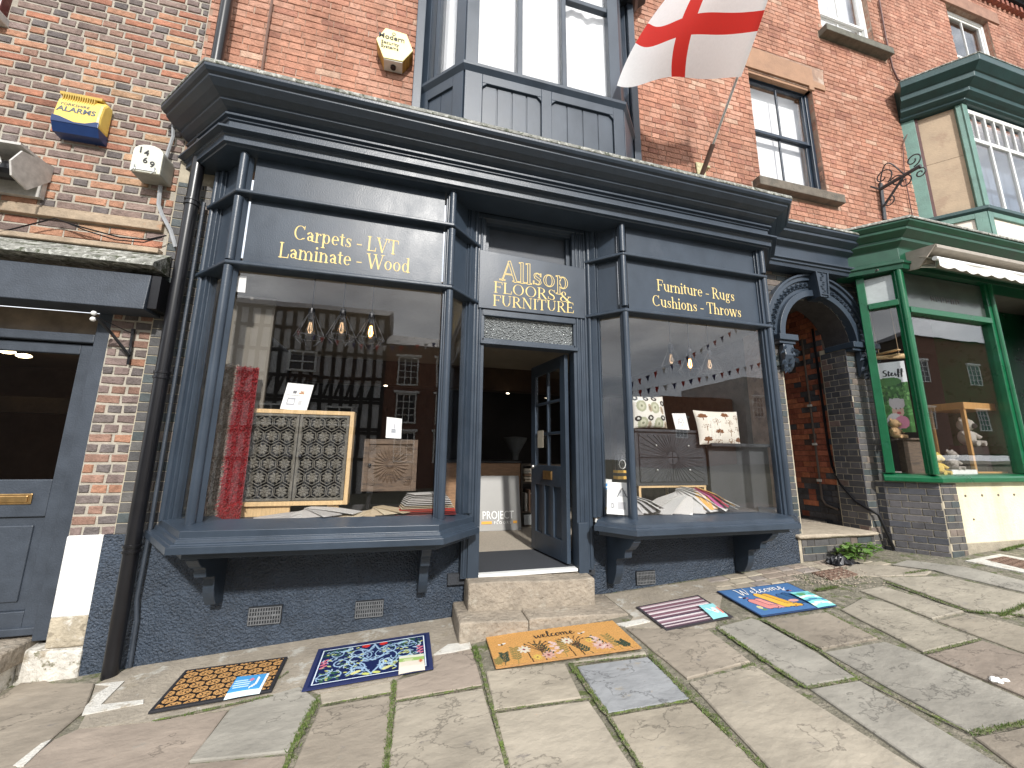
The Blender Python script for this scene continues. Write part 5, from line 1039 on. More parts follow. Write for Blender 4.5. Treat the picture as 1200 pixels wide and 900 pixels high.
archring(RI-.004, RI+.02, 3.742, 4.07, 'arch_intrados', mat('dark_arch_brick', (.05, .045, .045), .9, .3, 12, .6, 60)); archring(RI-.005, RI+.075, 3.64, 3.74, 'arch_moulding', PAINT); archring(RI+.075, RO-.075, 3.685, 3.74, 'arch_moulding', PAINT); archring(RO-.075, RO-.02, 3.655, 3.74, 'arch_moulding', PAINT); archring(RO-.02, RO+.01, 3.63, 3.74, 'arch_moulding', PAINT)  # intrados has one dark tone along the underside of the arch
b = MB(); q = random.Random(6)
for i in range(30):                                         # leaf carving round the arch
    t = math.pi*(i+.5)/30; r = (RI+RO)/2-.0; c = Vector((AC[0]+r*math.cos(t), 3.682, AC[1]+r*math.sin(t))); er = Vector((math.cos(t), 0, math.sin(t))); et = Vector((-math.sin(t), 0, math.cos(t)))
    for k, (a, l_) in enumerate(((0, .058), (.9, .05), (-.9, .05), (2.2, .045), (-2.2, .045))):
        d = er*math.cos(a)+et*math.sin(a); s = d.cross(Vector((0, 1, 0)))*.016; y_ = Vector((0, -.026, 0))
        b.mesh([c, c+d*l_*.5+s, c+d*l_, c+d*l_*.5-s, c+d*l_*.5+y_], [(0, 1, 4), (1, 2, 4), (2, 3, 4), (3, 0, 4)])
    b.ball((c.x, c.y-.012, c.z), .016, 6, 4)
b.build('leaf_carving', PAINT, ar, kind='stuff')
def keystone(x0t, x1t, x0b, x1b, zt, zb, yf): 
    b = MB(); b.prism([(x0t, 3.74, zt), (x1t, 3.74, zt), (x1b, 3.74, zb), (x0b, 3.74, zb)], (0, yf-3.74, 0)); k = b.build('keystone', PAINT, ar, bevel=.006)
    b = MB(); 
    for z0, z1 in ((zb+.03, zb+.045), (zt-.045, zt-.03)): b.box((x0t+x0b)/2+.015, (x1t+x1b)/2-.015, yf-.012, yf, z0, z1)
    b.prism([(x0t+.0, yf, zt), (x0t+.022, yf, zt), (x0b+.022, yf, zb), (x0b, yf, zb)], (0, -.012, 0)); b.prism([(x1t-.022, yf, zt), (x1t, yf, zt), (x1b, yf, zb), (x1b-.022, yf, zb)], (0, -.012, 0))
    q = random.Random(3)
    for i in range(10): z = zb+.06+(zt-zb-.12)*i/9; xc = (x0b+x1b)/2+.022*math.sin(i*1.7); b.ball((xc, yf, z), .022, 6, 4, None, (1, .7, .8))
    b.build('scroll_carving', PAINT, k, kind='stuff')
keystone(4.99, 5.215, 5.02, 5.175, 3.985, 3.60, 3.57)
for sx, x0, x1 in ((1, 5.535, 6.01), (-1, 4.33, 4.62)):
    b = MB(); b.box(x0, x1, 3.60, 3.98, 2.985, 3.06); b.box(x0+.02, x1-.02, 3.63, 3.96, 2.945, 2.985); b.build('impost', PAINT, ar, bevel=.006)
    xa, xb = (5.66, 5.98) if sx > 0 else (4.38, 4.60)
    b = MB(); b.prism([(xa+.03, 3.71, 2.945), (xa+.03, 3.64, 2.945), (xa+.03, 3.62, 2.80), (xa+.03, 3.66, 2.66), (xa+.03, 3.71, 2.60)], (xb-xa-.06, 0, 0)); cb = b.build('corbel', PAINT, ar, bevel=.01)
    b = MB(); q = random.Random(8)
    for i in range(17):
        u = q.uniform(-1, 1); v = q.uniform(0, 1); c = Vector(((xa+xb)/2+u*(xb-xa)*.42*(1-.35*v), 3.632+.03*v*v, 2.93-.30*v)); d = Vector((u*1.2, 0, -.8+q.uniform(-.3, .3))).normalized(); s = d.cross(Vector((0, 1, 0)))*.022; l_ = .09
        b.mesh([c, c+d*l_*.5+s, c+d*l_, c+d*l_*.5-s, c+d*l_*.5+Vector((0, -.035, 0))], [(0, 1, 4), (1, 2, 4), (2, 3, 4), (3, 0, 4)])
    b.build('acanthus_carving', PAINT, cb, kind='stuff')
# inside of the passage
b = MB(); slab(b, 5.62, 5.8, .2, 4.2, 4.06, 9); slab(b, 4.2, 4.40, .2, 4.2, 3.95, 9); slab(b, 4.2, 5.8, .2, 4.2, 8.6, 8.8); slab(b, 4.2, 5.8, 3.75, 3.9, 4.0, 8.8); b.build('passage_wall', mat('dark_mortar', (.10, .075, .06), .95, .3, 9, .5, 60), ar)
def pal_mix(q, u, z): return PAL_BLUE(q, u, z) if ((4.4-u) < .10 or (z < 1.15 and q.random() < .85) or q.random() < .10) else PAL_PASS(q, u, z)
brickwork(ar, (5.62, 8.46, 0), -math.pi/2, 0, 4.4, .66, 3.75, .0775, .006, pal_mix, bond='flemish', matl=BRICK, depth=.010, jit=.001, limit=140, seed=52)
brickwork(ar, (5.555, 4.05, 0), -math.pi/2, 0, .33, .66, 3.0, .0775, .0065, PAL_BLUE, bond='english', matl=BRICKE, depth=.008, jit=.0006, limit=60, seed=53, long=.22, short=.105)
brickwork(ar, (4.39, 8.59, 0), 0, 0, 1.25, .66, 3.75, .0775, .0065, PAL_PASS, bond='flemish', matl=BRICK, depth=.008, jit=.001, limit=60, seed=54)
b = MB(); V = []; n = 18
for i in range(n+1):
    t = math.pi*i/n; V += [(5.03+r*math.cos(t), y, 3.10+r*math.sin(t)) for r, y in ((.50, 5.4), (.63, 5.4), (.63, 5.7), (.50, 5.7))]
b.mesh(V, [(4*i+k, 4*i+(k+1) % 4, 4*i+4+(k+1) % 4, 4*i+4+k) for i in range(n) for k in range(4)]); b.build('inner_arch', mat('orange_brick_arch', (.36, .13, .06), .9, .25, 14, .6, 80), ar)
stone_block('passage_step', 4.33, 5.545, 3.645, 4.3, .655, .70, 31, -.004, mat('worn_grey_step', (.40, .34, .26), .9, .2, 8, 1.2, 30, spots=[(.3, .25, .19)], sscale=5), ar, .02)
b = MB(); b.box(4.33, 5.60, 4.3, 8.6, .55, .70); b.build('passage_floor', STEPST, ar)
b = MB(); b.box(4.36, 5.54, 3.70, 3.95, .2, .655); b.build('step_riser', MORTAR_B, ar)
brickwork(ar, (4.36, 3.70, 0), 0, .04, 1.17, .40, .655, .080, .006, PAL_BLUEL, bond='flemish', matl=BRICKE, depth=.008, jit=.0008, limit=40, seed=55)
CW = mat('white_conduit', (.5, .48, .44), .6, .1, 20)
p0, p1, p2, p3 = (5.60, 4.95, 2.6), (5.60, 4.95, .98), (5.60, 4.9, .90), (5.60, 4.35, .86)
cable('conduit', [(5.595, 4.32, 3.3), (5.595, 4.32, 1.0), (5.595, 4.28, .93), (5.595, 4.12, .88)], .014, mat('dark_conduit', (.10, .075, .06), .6, .2, 20), 'brown conduit with white clips running down the passage wall')
for z, n_ in ((1.25, 'lowest'), (1.75, 'middle'), (2.3, 'uppermost')): b = MB(); b.box(5.57, 5.602, 4.295, 4.345, z-.016, z+.016); tag(b.build('pipe_clip', CW), n_+' white pipe clip of three on the conduit in the passage', 'clip', 'white clips on the passage conduit')
cable('cable', [(5.59, 4.14, 3.4), (5.59, 4.14, 1.75), (5.585, 4.12, 1.45), (5.55, 4.02, 1.22), (5.53, 3.85, 1.02), (5.54, 3.70, .93), (5.60, 3.66, .88), (5.73, 3.63, .47)], .017, BLACK, 'black cable running down the passage wall and out round the pier to the pavement')
# ================================================================== PRINTED SURFACES (flat print as coloured cells)
class Canvas:
    def __init__(s, nx, ny, asp, bg): s.nx, s.ny = nx, ny; u, v = np.meshgrid((np.arange(nx)+.5)/nx*asp, (np.arange(ny)+.5)/ny); s.u, s.v, s.asp = u, v, asp; s.c = np.empty((ny, nx, 3)); s.c[:] = bg
    def put(s, m, col): s.c[m] = col
    def ell(s, x, y, rx, ry, col, a=0., ring=0.):
        du, dv = s.u-x, s.v-y; c, sn = math.cos(a), math.sin(a); p, q_ = du*c+dv*sn, -du*sn+dv*c; r = (p/rx)**2+(q_/ry)**2
        s.put((r < 1) & (r > ring), col)
    def line(s, pts, w_, col):
        for (x0, y0), (x1, y1) in zip(pts, pts[1:]):
            dx, dy = x1-x0, y1-y0; L2 = dx*dx+dy*dy+1e-9; t = np.clip(((s.u-x0)*dx+(s.v-y0)*dy)/L2, 0, 1); s.put((s.u-x0-t*dx)**2+(s.v-y0-t*dy)**2 < w_*w_, col)
    def rect(s, x0, x1, y0, y1, col): s.put((s.u > x0) & (s.u < x1) & (s.v > y0) & (s.v < y1), col)
    def leafs(s, x, y, h, a, n, l_, w_, col, stem=None):
        ex, ey = x+h*math.sin(a), y+h*math.cos(a); s.line([(x, y), (ex, ey)], w_*.35, stem or col)
        for i in range(n):
            t = .25+.72*i/max(1, n-1)
            for sg in (-1, 1):
                b = a+sg*.95; s.ell(x+h*t*math.sin(a)+l_*.6*math.sin(b), y+h*t*math.cos(a)+l_*.6*math.cos(b), w_, l_*.6, col, -b)
    def flower(s, x, y, r, n, col, mid):
        for i in range(n): a = 2*math.pi*i/n; s.ell(x+r*.6*math.sin(a), y+r*.6*math.cos(a), r*.22, r*.5, col, -a)
        s.ell(x, y, r*.22, r*.22, mid)
    def mesh(s, P, name, m, parent, kind=None, fuzz=0.):
        """P(u,v) places the print in the world, u and v running 0..1"""
        mb = MB(); nx, ny = s.nx, s.ny; V_ = [P(i/nx, j/ny) for j in range(ny+1) for i in range(nx+1)]
        mb.v = [tuple(p) for p in V_]; mb.f = [(j*(nx+1)+i, j*(nx+1)+i+1, (j+1)*(nx+1)+i+1, (j+1)*(nx+1)+i) for j in range(ny) for i in range(nx)]
        mb.c = [tuple(x) for x in s.c.reshape(-1, 3)]
        return mb.build(name, m, parent, fix=False)
# ---------------- five door mats
def doormat(px, label, th, canvas, pm, bm_, border=.02):
    P = [g(*p) for p in px]                                # front-left, back-left, back-right, front-right
    c = sum(P, Vector((0, 0, 0)))/4; z0 = .0025
    t = thing('door_mat', label, 'door mat', (c.x, c.y, gz(c.x, c.y)), 'door mats laid out on the pavement')
    def at(u, v, e=0): a = P[0].lerp(P[3], u); b = P[1].lerp(P[2], u); p = a.lerp(b, v); return Vector((p.x, p.y, gz(p.x, p.y)+z0+e))
    b = MB(); b.prism([at(u, v, 0) for u, v in ((0, 0), (1, 0), (1, 1), (0, 1))], (0, 0, th*.6)); b.build('backing', bm_, t, bevel=.002)
    L1, L2 = (P[3]-P[0]).length, (P[1]-P[0]).length; bu, bv = border/L1, border/L2
    canvas.mesh(lambda u, v: at(bu+(1-2*bu)*u, bv+(1-2*bv)*v, th*.6+.0008+(.001 if pm is COIR else 0)*math.sin(u*160)*math.sin(v*90)), 'pile', pm, t)
    if pm is COIR:
        b = MB((.62, .34, .13))
        e = th*.6+.0006; ring = [at(bu, bv, e-.005), at(1-bu, bv, e-.005), at(1-bu, 1-bv, e-.005), at(bu, 1-bv, e-.005)]
    return t, at
RUB = mat('black_rubber', (.02, .02, .024), .6, .2, 20)
CO = (.62, .34, .13)
k = Canvas(210, 140, 1.5, (.018, .016, .016)); q = random.Random(2)
r_ = .105; row = 0; y = .0
while y < 1.1:                                              # scalloped trellis of tan cells with a little cross in each
    x = (.5 if row % 2 else 0)*r_*2.15
    while x < 1.62:
        k.ell(x, y, r_*.97, r_*.80, CO)
        for a in (.785, 2.356, 3.93, 5.5): k.ell(x+r_*.42*math.cos(a), y+r_*.34*math.sin(a), r_*.27, r_*.085, (.02, .017, .016), a)
        x += r_*2.15
    y += r_*1.62; row += 1
m1, at1 = doormat(((173, 838), (217, 788), (337, 772), (318, 812)), 'tan coir door mat with black scalloped trellis pattern', .022, k, COIR, RUB, .022)
k = Canvas(190, 120, 1.58, (.008, .016, .075)); q = random.Random(4)
LB, YG, GR_, RD, PK = (.30, .44, .60), (.50, .52, .16), (.035, .10, .05), (.55, .03, .025), (.60, .16, .22)
for sx in (0, 1):
    def X(x): return 1.58-x if sx else x
    for i in range(5): k.line([(X(.79-.10*i*math.cos(t)*.8-.02), .5+.42*math.sin(t)*(1-.12*i)) for t in np.linspace(-1.4, 1.4, 18)], .010, LB) if i in (4,) else None
    for (cx, cy, rx, ry) in ((.60, .30, .10, .13), (.55, .72, .09, .11), (.34, .5, .10, .10), (.30, .22, .09, .09), (.27, .78, .09, .09), (.70, .62, .07, .10)): k.ell(X(cx), cy, rx, ry, LB, 0, .62)
    k.line([(X(.79), .08), (X(.70), .25), (X(.55), .30), (X(.45), .16)], .013, LB); k.line([(X(.79), .92), (X(.72), .75), (X(.58), .85)], .013, LB); k.line([(X(.79), .45), (X(.66), .52), (X(.56), .62), (X(.70), .66)], .014, LB)
    for i in range(64): k.ell(X(q.uniform(.08, .68)), q.uniform(.10, .9), .030, .014, q.choice([YG, (.42, .50, .22), (.32, .44, .52), GR_]), q.uniform(-.9, .9))
    for i in range(60): k.ell(X(q.uniform(.06, .36)), q.choice([q.uniform(.06, .30), q.uniform(.72, .95)]), .026, .012, GR_, q.uniform(-1.5, 1.5))
    for i in range(30):
        x, y, a, r = q.uniform(.12, .74), q.uniform(.12, .88), q.uniform(0, 6.28), q.uniform(.04, .09); k.line([(X(x+r*math.cos(a+t)), y+r*math.sin(a+t)) for t in np.linspace(0, q.uniform(1.5, 3.2), 7)], .008, LB if i % 3 else (.42, .55, .62))
    k.ell(X(.66), .91, .06, .05, RD); k.ell(X(.63), .88, .02, .012, (.2, .01, .01))
    for i in range(6): k.ell(X(.09+.04*(i % 2)), .45+.04*i, .035, .018, PK, .5)
    k.ell(X(.58), .18, .075, .032, (.62, .60, .25), .5); k.ell(X(.72), .10, .06, .028, (.55, .58, .16), -.3); k.ell(X(.38), .85, .085, .026, (.34, .50, .62), .2)
k.ell(.79, .5, .05, .03, LB); k.ell(.79, .5, .03, .017, (.01, .02, .09))
for x0, x1, y0, y1 in ((.03, 1.55, .035, .052), (.03, 1.55, .95, .967), (.03, .052, .035, .967), (1.528, 1.55, .035, .967)): k.rect(x0, x1, y0, y1, (.66, .74, .82))
m2, at2 = doormat(((353, 812), (373, 762), (503, 742), (508, 785)), 'navy floral door mat with pale blue scrolls and red flowers', .010, k, CLOTH, mat('navy_edge', (.012, .02, .085), .8, .1, 30), .028)
k = Canvas(210, 84, 2.5, (.66, .35, .115)); q = random.Random(8)
DG, OL, PKF, CRM = (.05, .075, .05), (.27, .22, .08), (.66, .40, .33), (.75, .68, .55)
for x, h, a, c_ in ((.16, .34, .1, DG), (.38, .46, .05, OL), (1.02, .52, -.35, DG), (1.2, .5, .1, OL), (1.66, .4, -.5, DG), (2.05, .55, -.45, DG), (2.18, .5, -.15, OL), (2.36, .26, -.4, DG), (.1, .2, -.3, OL)): k.leafs(x, .02, h, a, 7, .09, .018, c_)
for x in (.62, .85, 1.5, 1.35): k.line([(x, .0), (x-.02, .3)], .012, (.10, .055, .03))
for x, y in ((.80, .42), (1.44, .44)):
    for a in np.linspace(-1.2, 1.2, 7): k.line([(x+.06, y-.16), (x+.17*math.sin(a), y+.12*math.cos(a)), (x+.24*math.sin(a*1.15), y+.2*math.cos(a))], .009, (.09, .055, .035)); k.ell(x+.24*math.sin(a*1.15), y+.2*math.cos(a), .02, .02, (.09, .055, .035))
for x, y, r, c_ in ((.56, .40, .11, CRM), (1.37, .50, .10, CRM), (.92, .14, .11, PKF), (.72, .12, .08, (.72, .52, .12)), (1.86, .22, .12, PKF), (1.76, .42, .07, (.72, .50, .12)), (1.98, .18, .10, PKF)): k.flower(x, y, r, 8, c_, (.28, .06, .08))
for x0 in (1.1, 1.88):
    for i in range(9): k.ell(x0+.085*math.sin(i*2.2)*(1-i/11), .16+.045*i, .05, .025, (.74, .55, .50), .5*math.sin(i*2.2))
for x, y in ((.22, .64), (1.72, .68)): k.ell(x, y, .035, .02, (.02, .02, .02), .6); k.ell(x+.04, y+.03, .04, .02, (.78, .76, .7), .3); k.ell(x-.04, y+.01, .03, .018, (.78, .76, .7), -.6)
m3, at3 = doormat(((581, 785), (569, 748), (718, 729), (752, 761)), 'orange coir door mat reading welcome above printed wild flowers', .018, k, COIR, mat('coir_edge', (.45, .24, .09), 1, .2, 60, .8, 200), .004)
P0, PX, PY = at3(.34, .70, .0135), at3(.9, .70)-at3(.34, .70), at3(.34, .9)-at3(.34, .70)
b = MB(); S_, W_ = script_word('welcome'); script(b, S_, P0, PX.normalized(), PY.normalized(), .315/W_, .040, (.02, .016, .014)); b.build('lettering', PRINT, m3, fix=False)
k = Canvas(84, 90, .95, (.5, .5, .5)); seq = [(.10, .06, .08), (.55, .45, .46), (.10, .06, .08), (.62, .56, .57), (.20, .10, .13), (.30, .20, .23), (.66, .60, .6), (.10, .07, .10), (.13, .07, .09), (.6, .52, .54), (.22, .11, .14), (.16, .09, .11), (.66, .60, .60), (.40, .27, .30), (.12, .07, .09), (.5, .42, .44), (.20, .10, .13), (.17, .09, .11), (.62, .55, .56), (.3, .2, .22)]
for i, c_ in enumerate(seq): k.rect(0, 1, i/len(seq), (i+1)/len(seq)+.01, c_)
m4, at4 = doormat(((781, 740), (745, 712), (818, 698), (860, 724)), 'striped brown and cream cotton door mat with a black edge', .008, k, CLOTH, mat('charcoal_edge', (.035, .03, .035), .8, .1, 40), .022)
k = Canvas(180, 120, 1.5, (.07, .165, .35)); q = random.Random(6)
def boot(x, y, h, c_, sl=.35, w_=.075):
    k.line([(x-.0, y), (x-sl*h, y+h)], w_+.014, (.015, .02, .06)); k.line([(x, y), (x+.12, y-.02)], w_*.72+.012, (.015, .02, .06)); k.line([(x, y), (x-sl*h, y+h)], w_, c_); k.line([(x, y), (x+.12, y-.02)], w_*.72, c_)
boot(.50, .22, .26, (.68, .28, .25)); boot(.36, .24, .24, (.62, .24, .22)); boot(.83, .20, .42, (.66, .36, .05)); boot(.70, .22, .44, (.72, .42, .07)); boot(1.16, .26, .30, (.03, .09, .20)); boot(1.02, .28, .26, (.04, .11, .23))
k.ell(.20, .25, .045, .06, (.60, .55, .25)); k.ell(.22, .16, .05, .03, (.12, .25, .10)); k.ell(.98, .33, .10, .05, (.60, .32, .28)); k.ell(1.24, .16, .07, .07, (.1, .3, .32))
for x, y in ((.22, .62), (1.22, .70)): k.ell(x, y, .05, .022, (.04, .02, .03), .5); k.ell(x-.04, y+.05, .03, .03, (.72, .68, .66)); k.ell(x+.05, y-.01, .02, .015, (.55, .1, .05))
m5, at5 = doormat(((893, 724), (840, 694), (923, 684), (981, 711)), 'blue door mat with rubber boots under a white script welcome', .014, k, CLOTH, mat('deep_blue_edge', (.012, .035, .10), .8, .1, 40), .012)
P0, PX, PY = at5(.17, .70, .0125), at5(.9, .76)-at5(.17, .70), at5(.17, .9)-at5(.17, .7)
b = MB(); S_, W_ = script_word('Welcome'); script(b, S_, P0, PX.normalized(), PY.normalized(), .50/W_, .034, (.82, .82, .82)); b.build('lettering', PRINT, m5, fix=False)
def mat_tag(at, u0, u1, v0, v1, colr, label, deco, sk=0.):
    kk = Canvas(26, 18, 1.4, colr); deco(kk); q = random.Random(3)
    def P(u, v): p = at(u0+(u1-u0)*u+sk*v, v0+(v1-v0)*v, .021); return p+Vector((0, 0, .003*math.sin(u*3+v*2)+(.0 if v > .3 else -.010*(1-v/.3))))
    tag(kk.mesh(P, 'card_sleeve', PRINT, None), label, 'label', 'card sleeves on the door mats')
def deco1(kk): kk.rect(0, 1.4, 0, .22, (.72, .85, .88)); [kk.line([(.1, .4+.12*i), (.75, .42+.12*i)], .025, (.55, .75, .85)) for i in range(4)]; kk.line([(.85, .35), (1.05, .5), (1.0, .85)], .05, (.75, .78, .85)); kk.ell(.75, .75, .1, .06, (.6, .2, .3)); kk.rect(1.28, 1.4, 0, 1, (.8, .85, .86))
mat_tag(at1, .60, .90, -.03, .50, (.06, .30, .62), 'blue and white card sleeve folded over the tan trellis mat', deco1)
def deco2(kk): kk.rect(0, 1.4, .62, 1, (.28, .42, .12)); kk.rect(0, 1.4, .85, 1, (.62, .62, .5)); kk.ell(1.2, .55, .1, .1, (.5, .15, .08)); kk.ell(.5, .7, .3, .08, (.5, .55, .3))
mat_tag(at2, .72, .93, -.02, .36, (.66, .60, .50), 'cream and green card sleeve folded over the navy floral mat', deco2)
def deco3(kk): kk.ell(.9, .5, .2, .25, (.75, .8, .8)); kk.line([(.3, .7), (.7, .4)], .05, (.8, .85, .85)); kk.rect(1.2, 1.4, .2, .7, (.7, .25, .2)); kk.ell(.8, .45, .08, .08, (.7, .3, .2))
mat_tag(at4, .70, .93, .02, .52, (.28, .62, .64), 'turquoise card sleeve on the corner of the striped mat', deco3, .05)
def deco4(kk): [kk.line([(.0, .15+.22*i), (.7, .25+.22*i), (1.4, .15+.22*i)], .05, c_) for i, c_ in enumerate([(.72, .8, .6), (.05, .2, .35), (.75, .82, .8), (.1, .35, .3)])]; kk.ell(.5, .8, .3, .1, (.1, .3, .12))
mat_tag(at5, .74, .99, -.0, .55, (.22, .62, .60), 'turquoise card sleeve with green leaves on the corner of the blue mat', deco4)

# ================================================================== INSIDE THE SHOP
def room(name, m, *bx): b = MB(); [b.box(*x) for x in bx]; o = b.build(name, m); o['kind'] = 'structure'; return o
CEIL = mat('beige_shop_ceiling', (.26, .23, .185), .9, .12, 2.5, .3, 12)
def room_poly(name, m, poly, z0, z1): b = MB(); b.prism([(x, y, z0) for x, y in poly], (0, 0, z1-z0)); o = b.build(name, m); o['kind'] = 'structure'; return o
BAYL = [(-1.395, 3.40), (.245, 3.40), (.46, 3.615)]; BAYR = [(1.88, 3.615), (2.09, 3.40), (3.80, 3.40), (4.06, 3.66)]
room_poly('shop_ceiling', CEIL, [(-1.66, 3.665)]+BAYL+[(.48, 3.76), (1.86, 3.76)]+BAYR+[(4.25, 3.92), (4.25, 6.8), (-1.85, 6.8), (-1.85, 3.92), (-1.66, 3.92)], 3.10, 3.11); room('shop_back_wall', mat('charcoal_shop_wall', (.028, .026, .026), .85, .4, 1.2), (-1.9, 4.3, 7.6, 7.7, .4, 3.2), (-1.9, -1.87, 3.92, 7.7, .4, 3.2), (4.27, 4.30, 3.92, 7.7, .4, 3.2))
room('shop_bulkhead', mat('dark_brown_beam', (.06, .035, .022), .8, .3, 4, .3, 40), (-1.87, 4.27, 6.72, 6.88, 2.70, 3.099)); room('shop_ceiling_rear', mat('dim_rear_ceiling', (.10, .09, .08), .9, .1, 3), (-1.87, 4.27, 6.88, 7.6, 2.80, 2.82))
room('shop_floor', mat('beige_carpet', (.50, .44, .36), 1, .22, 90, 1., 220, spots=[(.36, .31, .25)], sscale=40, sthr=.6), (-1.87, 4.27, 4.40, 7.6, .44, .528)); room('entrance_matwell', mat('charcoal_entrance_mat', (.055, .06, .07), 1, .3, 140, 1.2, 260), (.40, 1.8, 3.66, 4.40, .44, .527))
for nm_, poly_, za_, zb_ in (('window_bed', [(-1.66, 3.665)]+BAYL+[(.46, 4.35), (-1.66, 4.35)], .96, 1.052), ('window_bed', BAYR+[(4.06, 4.35), (1.88, 4.35)], .90, .985)): room_poly(nm_, mat('dark_display_carpet', (.085, .08, .085), 1, .35, 90, 1.2, 200, spots=[(.16, .15, .15)], sscale=60, sthr=.58), poly_, za_, zb_)
room('window_bed_front', mat('dim_boarding', (.05, .045, .045), .8, .2, 5), (-1.78, .42, 4.352, 4.38, .53, 1.04), (1.98, 4.2, 4.352, 4.38, .53, .975), (.40, .42, 3.75, 4.352, .53, 1.04), (1.95, 1.98, 3.85, 4.352, .53, .975))
# counter, board and shelves behind the door
ct = thing('counter', 'long wooden shop counter with a dark top behind the open door', 'counter', (.9, 5.9, .53))
b = MB(); b.box(.45, 1.65, 5.75, 6.35, .53, 1.44); b.build('body', mat('brown_counter_wood', (.33, .19, .10), .5, .25, 5, .2, 40, stretch=(2, 1, 9)), ct); b = MB(); b.box(.43, 1.66, 5.72, 6.38, 1.44, 1.475); b.build('top', BLACK, ct, bevel=.004)
bo = thing('display_board', 'pale grey display board with white and orange lettering leaning on the counter', 'display board', (1.28, 5.6, .53))
b = MB(); b.prism([(.98, 5.50, .532), (1.60, 5.50, .532), (1.60, 5.66, 1.26), (.98, 5.66, 1.26)], (0, .02, .0)); b.build('panel', mat('pale_grey_laminate', (.33, .325, .31), .4, .05, 3), bo)
bz = Vector((0, .16, .728)).normalized()
sans(bo, 'lettering', 'PROJECT', .150, Vector((1.045, 5.5, .532))+bz*.155, (1, 0, 0), bz, WINK, bold=.001, lift=.004, sx=.76)
sans(bo, 'lettering', 'FLOORS', .05, Vector((1.21, 5.5, .532))+bz*.088, (1, 0, 0), bz, WINK, bold=.001, lift=.004, space=1.5)
b = MB()
for x0, x1 in ((1.035, 1.18), (1.485, 1.54)): o = Vector((x0, 5.496, .532))+bz*.09; b.obox(o, (x1-x0, 0, 0), bz*.036, Vector((0, -1, .2))*.003)
b.build('orange_bar', mat('orange_print', (.75, .36, .03), .5, .05, 20), bo)
shf = thing('sample_shelf', 'dark shelf unit of floor samples and leaflets behind the door leaf', 'shelf', (1.95, 5.9, .53))
b = MB()
for z in (.53, .72, 1.14, 1.40): b.box(1.68, 2.35, 5.72, 6.2, z, z+.03)
b.box(1.66, 1.68, 5.72, 6.2, .53, 1.43); b.box(2.35, 2.37, 5.72, 6.2, .53, 1.43); b.build('rack', DARKWOOD, shf)
b = MB(); q = random.Random(4)
for i in range(9): b.box(1.72+i*.05, 1.745+i*.05, 5.70, 5.98, .75, 1.02+q.uniform(-.04, .06), q.choice([(.5, .47, .42), (.3, .2, .13), (.55, .5, .42), (.2, .12, .08), (.05, .3, .4)]))
b.build('sample_file', COLM, shf, kind='stuff')
b = MB()
for i in range(5): b.box(1.70, 2.3, 5.68, 6.1, 1.17+i*.04, 1.20+i*.04, ((.45, .38, .28), (.5, .45, .36), (.3, .2, .13), (.5, .47, .4), (.55, .5, .42))[i])
b.build('plank_sample', COLM, shf, kind='stuff')
b = MB(); b.box(1.70, 2.1, 5.70, 6.1, .56, .70, (.4, .42, .42)); b.build('storage_box', COLM, shf)
b = MB(); b.lathe((1.72, 6.3, 1.48), [(.05, 0), (.06, .1), (.19, .32), (.20, .36), (.12, .37), (.0, .38)], 14); tag(b.build('pot', mat('grey_pot', (.16, .17, .17), .6, .2, 10), None, smooth=True), 'dim rounded grey pot standing on the counter end', 'pot')
for i, p in enumerate((w(595, 461, 6.6), w(452, 452, 6.4))):
    b = MB(); b.ball(p, .022, 8, 5, None, (1.4, 1, .5)); tag(b.build('downlight', emit('downlight_%s' % 'ab'[i], (1, .85, .62), 6), None), ('small lit downlight glowing in the dark doorway', 'small lit downlight glowing deep behind the left window')[i], 'downlight')

# ---------------- left display window
cab = thing('cabinet', 'pale oak sideboard cabinet with two dark lattice doors carved in rosettes', 'cabinet', (-.88, 3.85, 1.052))
x0, x1, z0, z1, y0, y1 = -1.322, -.463, 1.135, 1.915, 3.635, 3.76
fbx = MB(); t = .034
for a, b_, c_, d in ((x0, x0+t, z0, z1), (x1-t, x1, z0, z1), (x0+t, x1-t, z1-t, z1), (x0+t, x1-t, z0, z0+t)): fbx.box(a, b_, y0, y1, c_, d)
fbx.box(x0+t, x1-t, y1-.02, y1-.005, z0+t, z1-t); fbx.build('carcass', OAK, cab, bevel=.003)
b = MB(); b.box(x0+.06, x0+.42, y0+.03, y0+.06, 1.052, z0); b.box(x1-.16, x1-.07, y0+.03, y0+.06, 1.052, z0); b.build('plinth_leg', OAK, cab, bevel=.003)
def petal(mb, c, a, r0, r1, w_, y, d):
    e = Vector((math.cos(a), 0, math.sin(a))); n = Vector((-e.z, 0, e.x)); A_, B_, M_ = c+e*r0, c+e*r1, c+e*(r0*.35+r1*.65)
    f = [A_+n*w_*.25, M_+n*w_*.5, B_, M_-n*w_*.5, A_-n*w_*.25]; mb.mesh([p+Vector((0, y, 0)) for p in f]+[M_+Vector((0, y-d, 0)), A_+Vector((0, y-d*.5, 0))]+[p+Vector((0, y+.012, 0)) for p in f],
        [(0, 1, 5, 6), (1, 2, 5), (2, 3, 5), (3, 4, 6, 5), (4, 0, 6), (0, 1, 8, 7), (1, 2, 9, 8), (2, 3, 10, 9), (3, 4, 11, 10), (4, 0, 7, 11)])
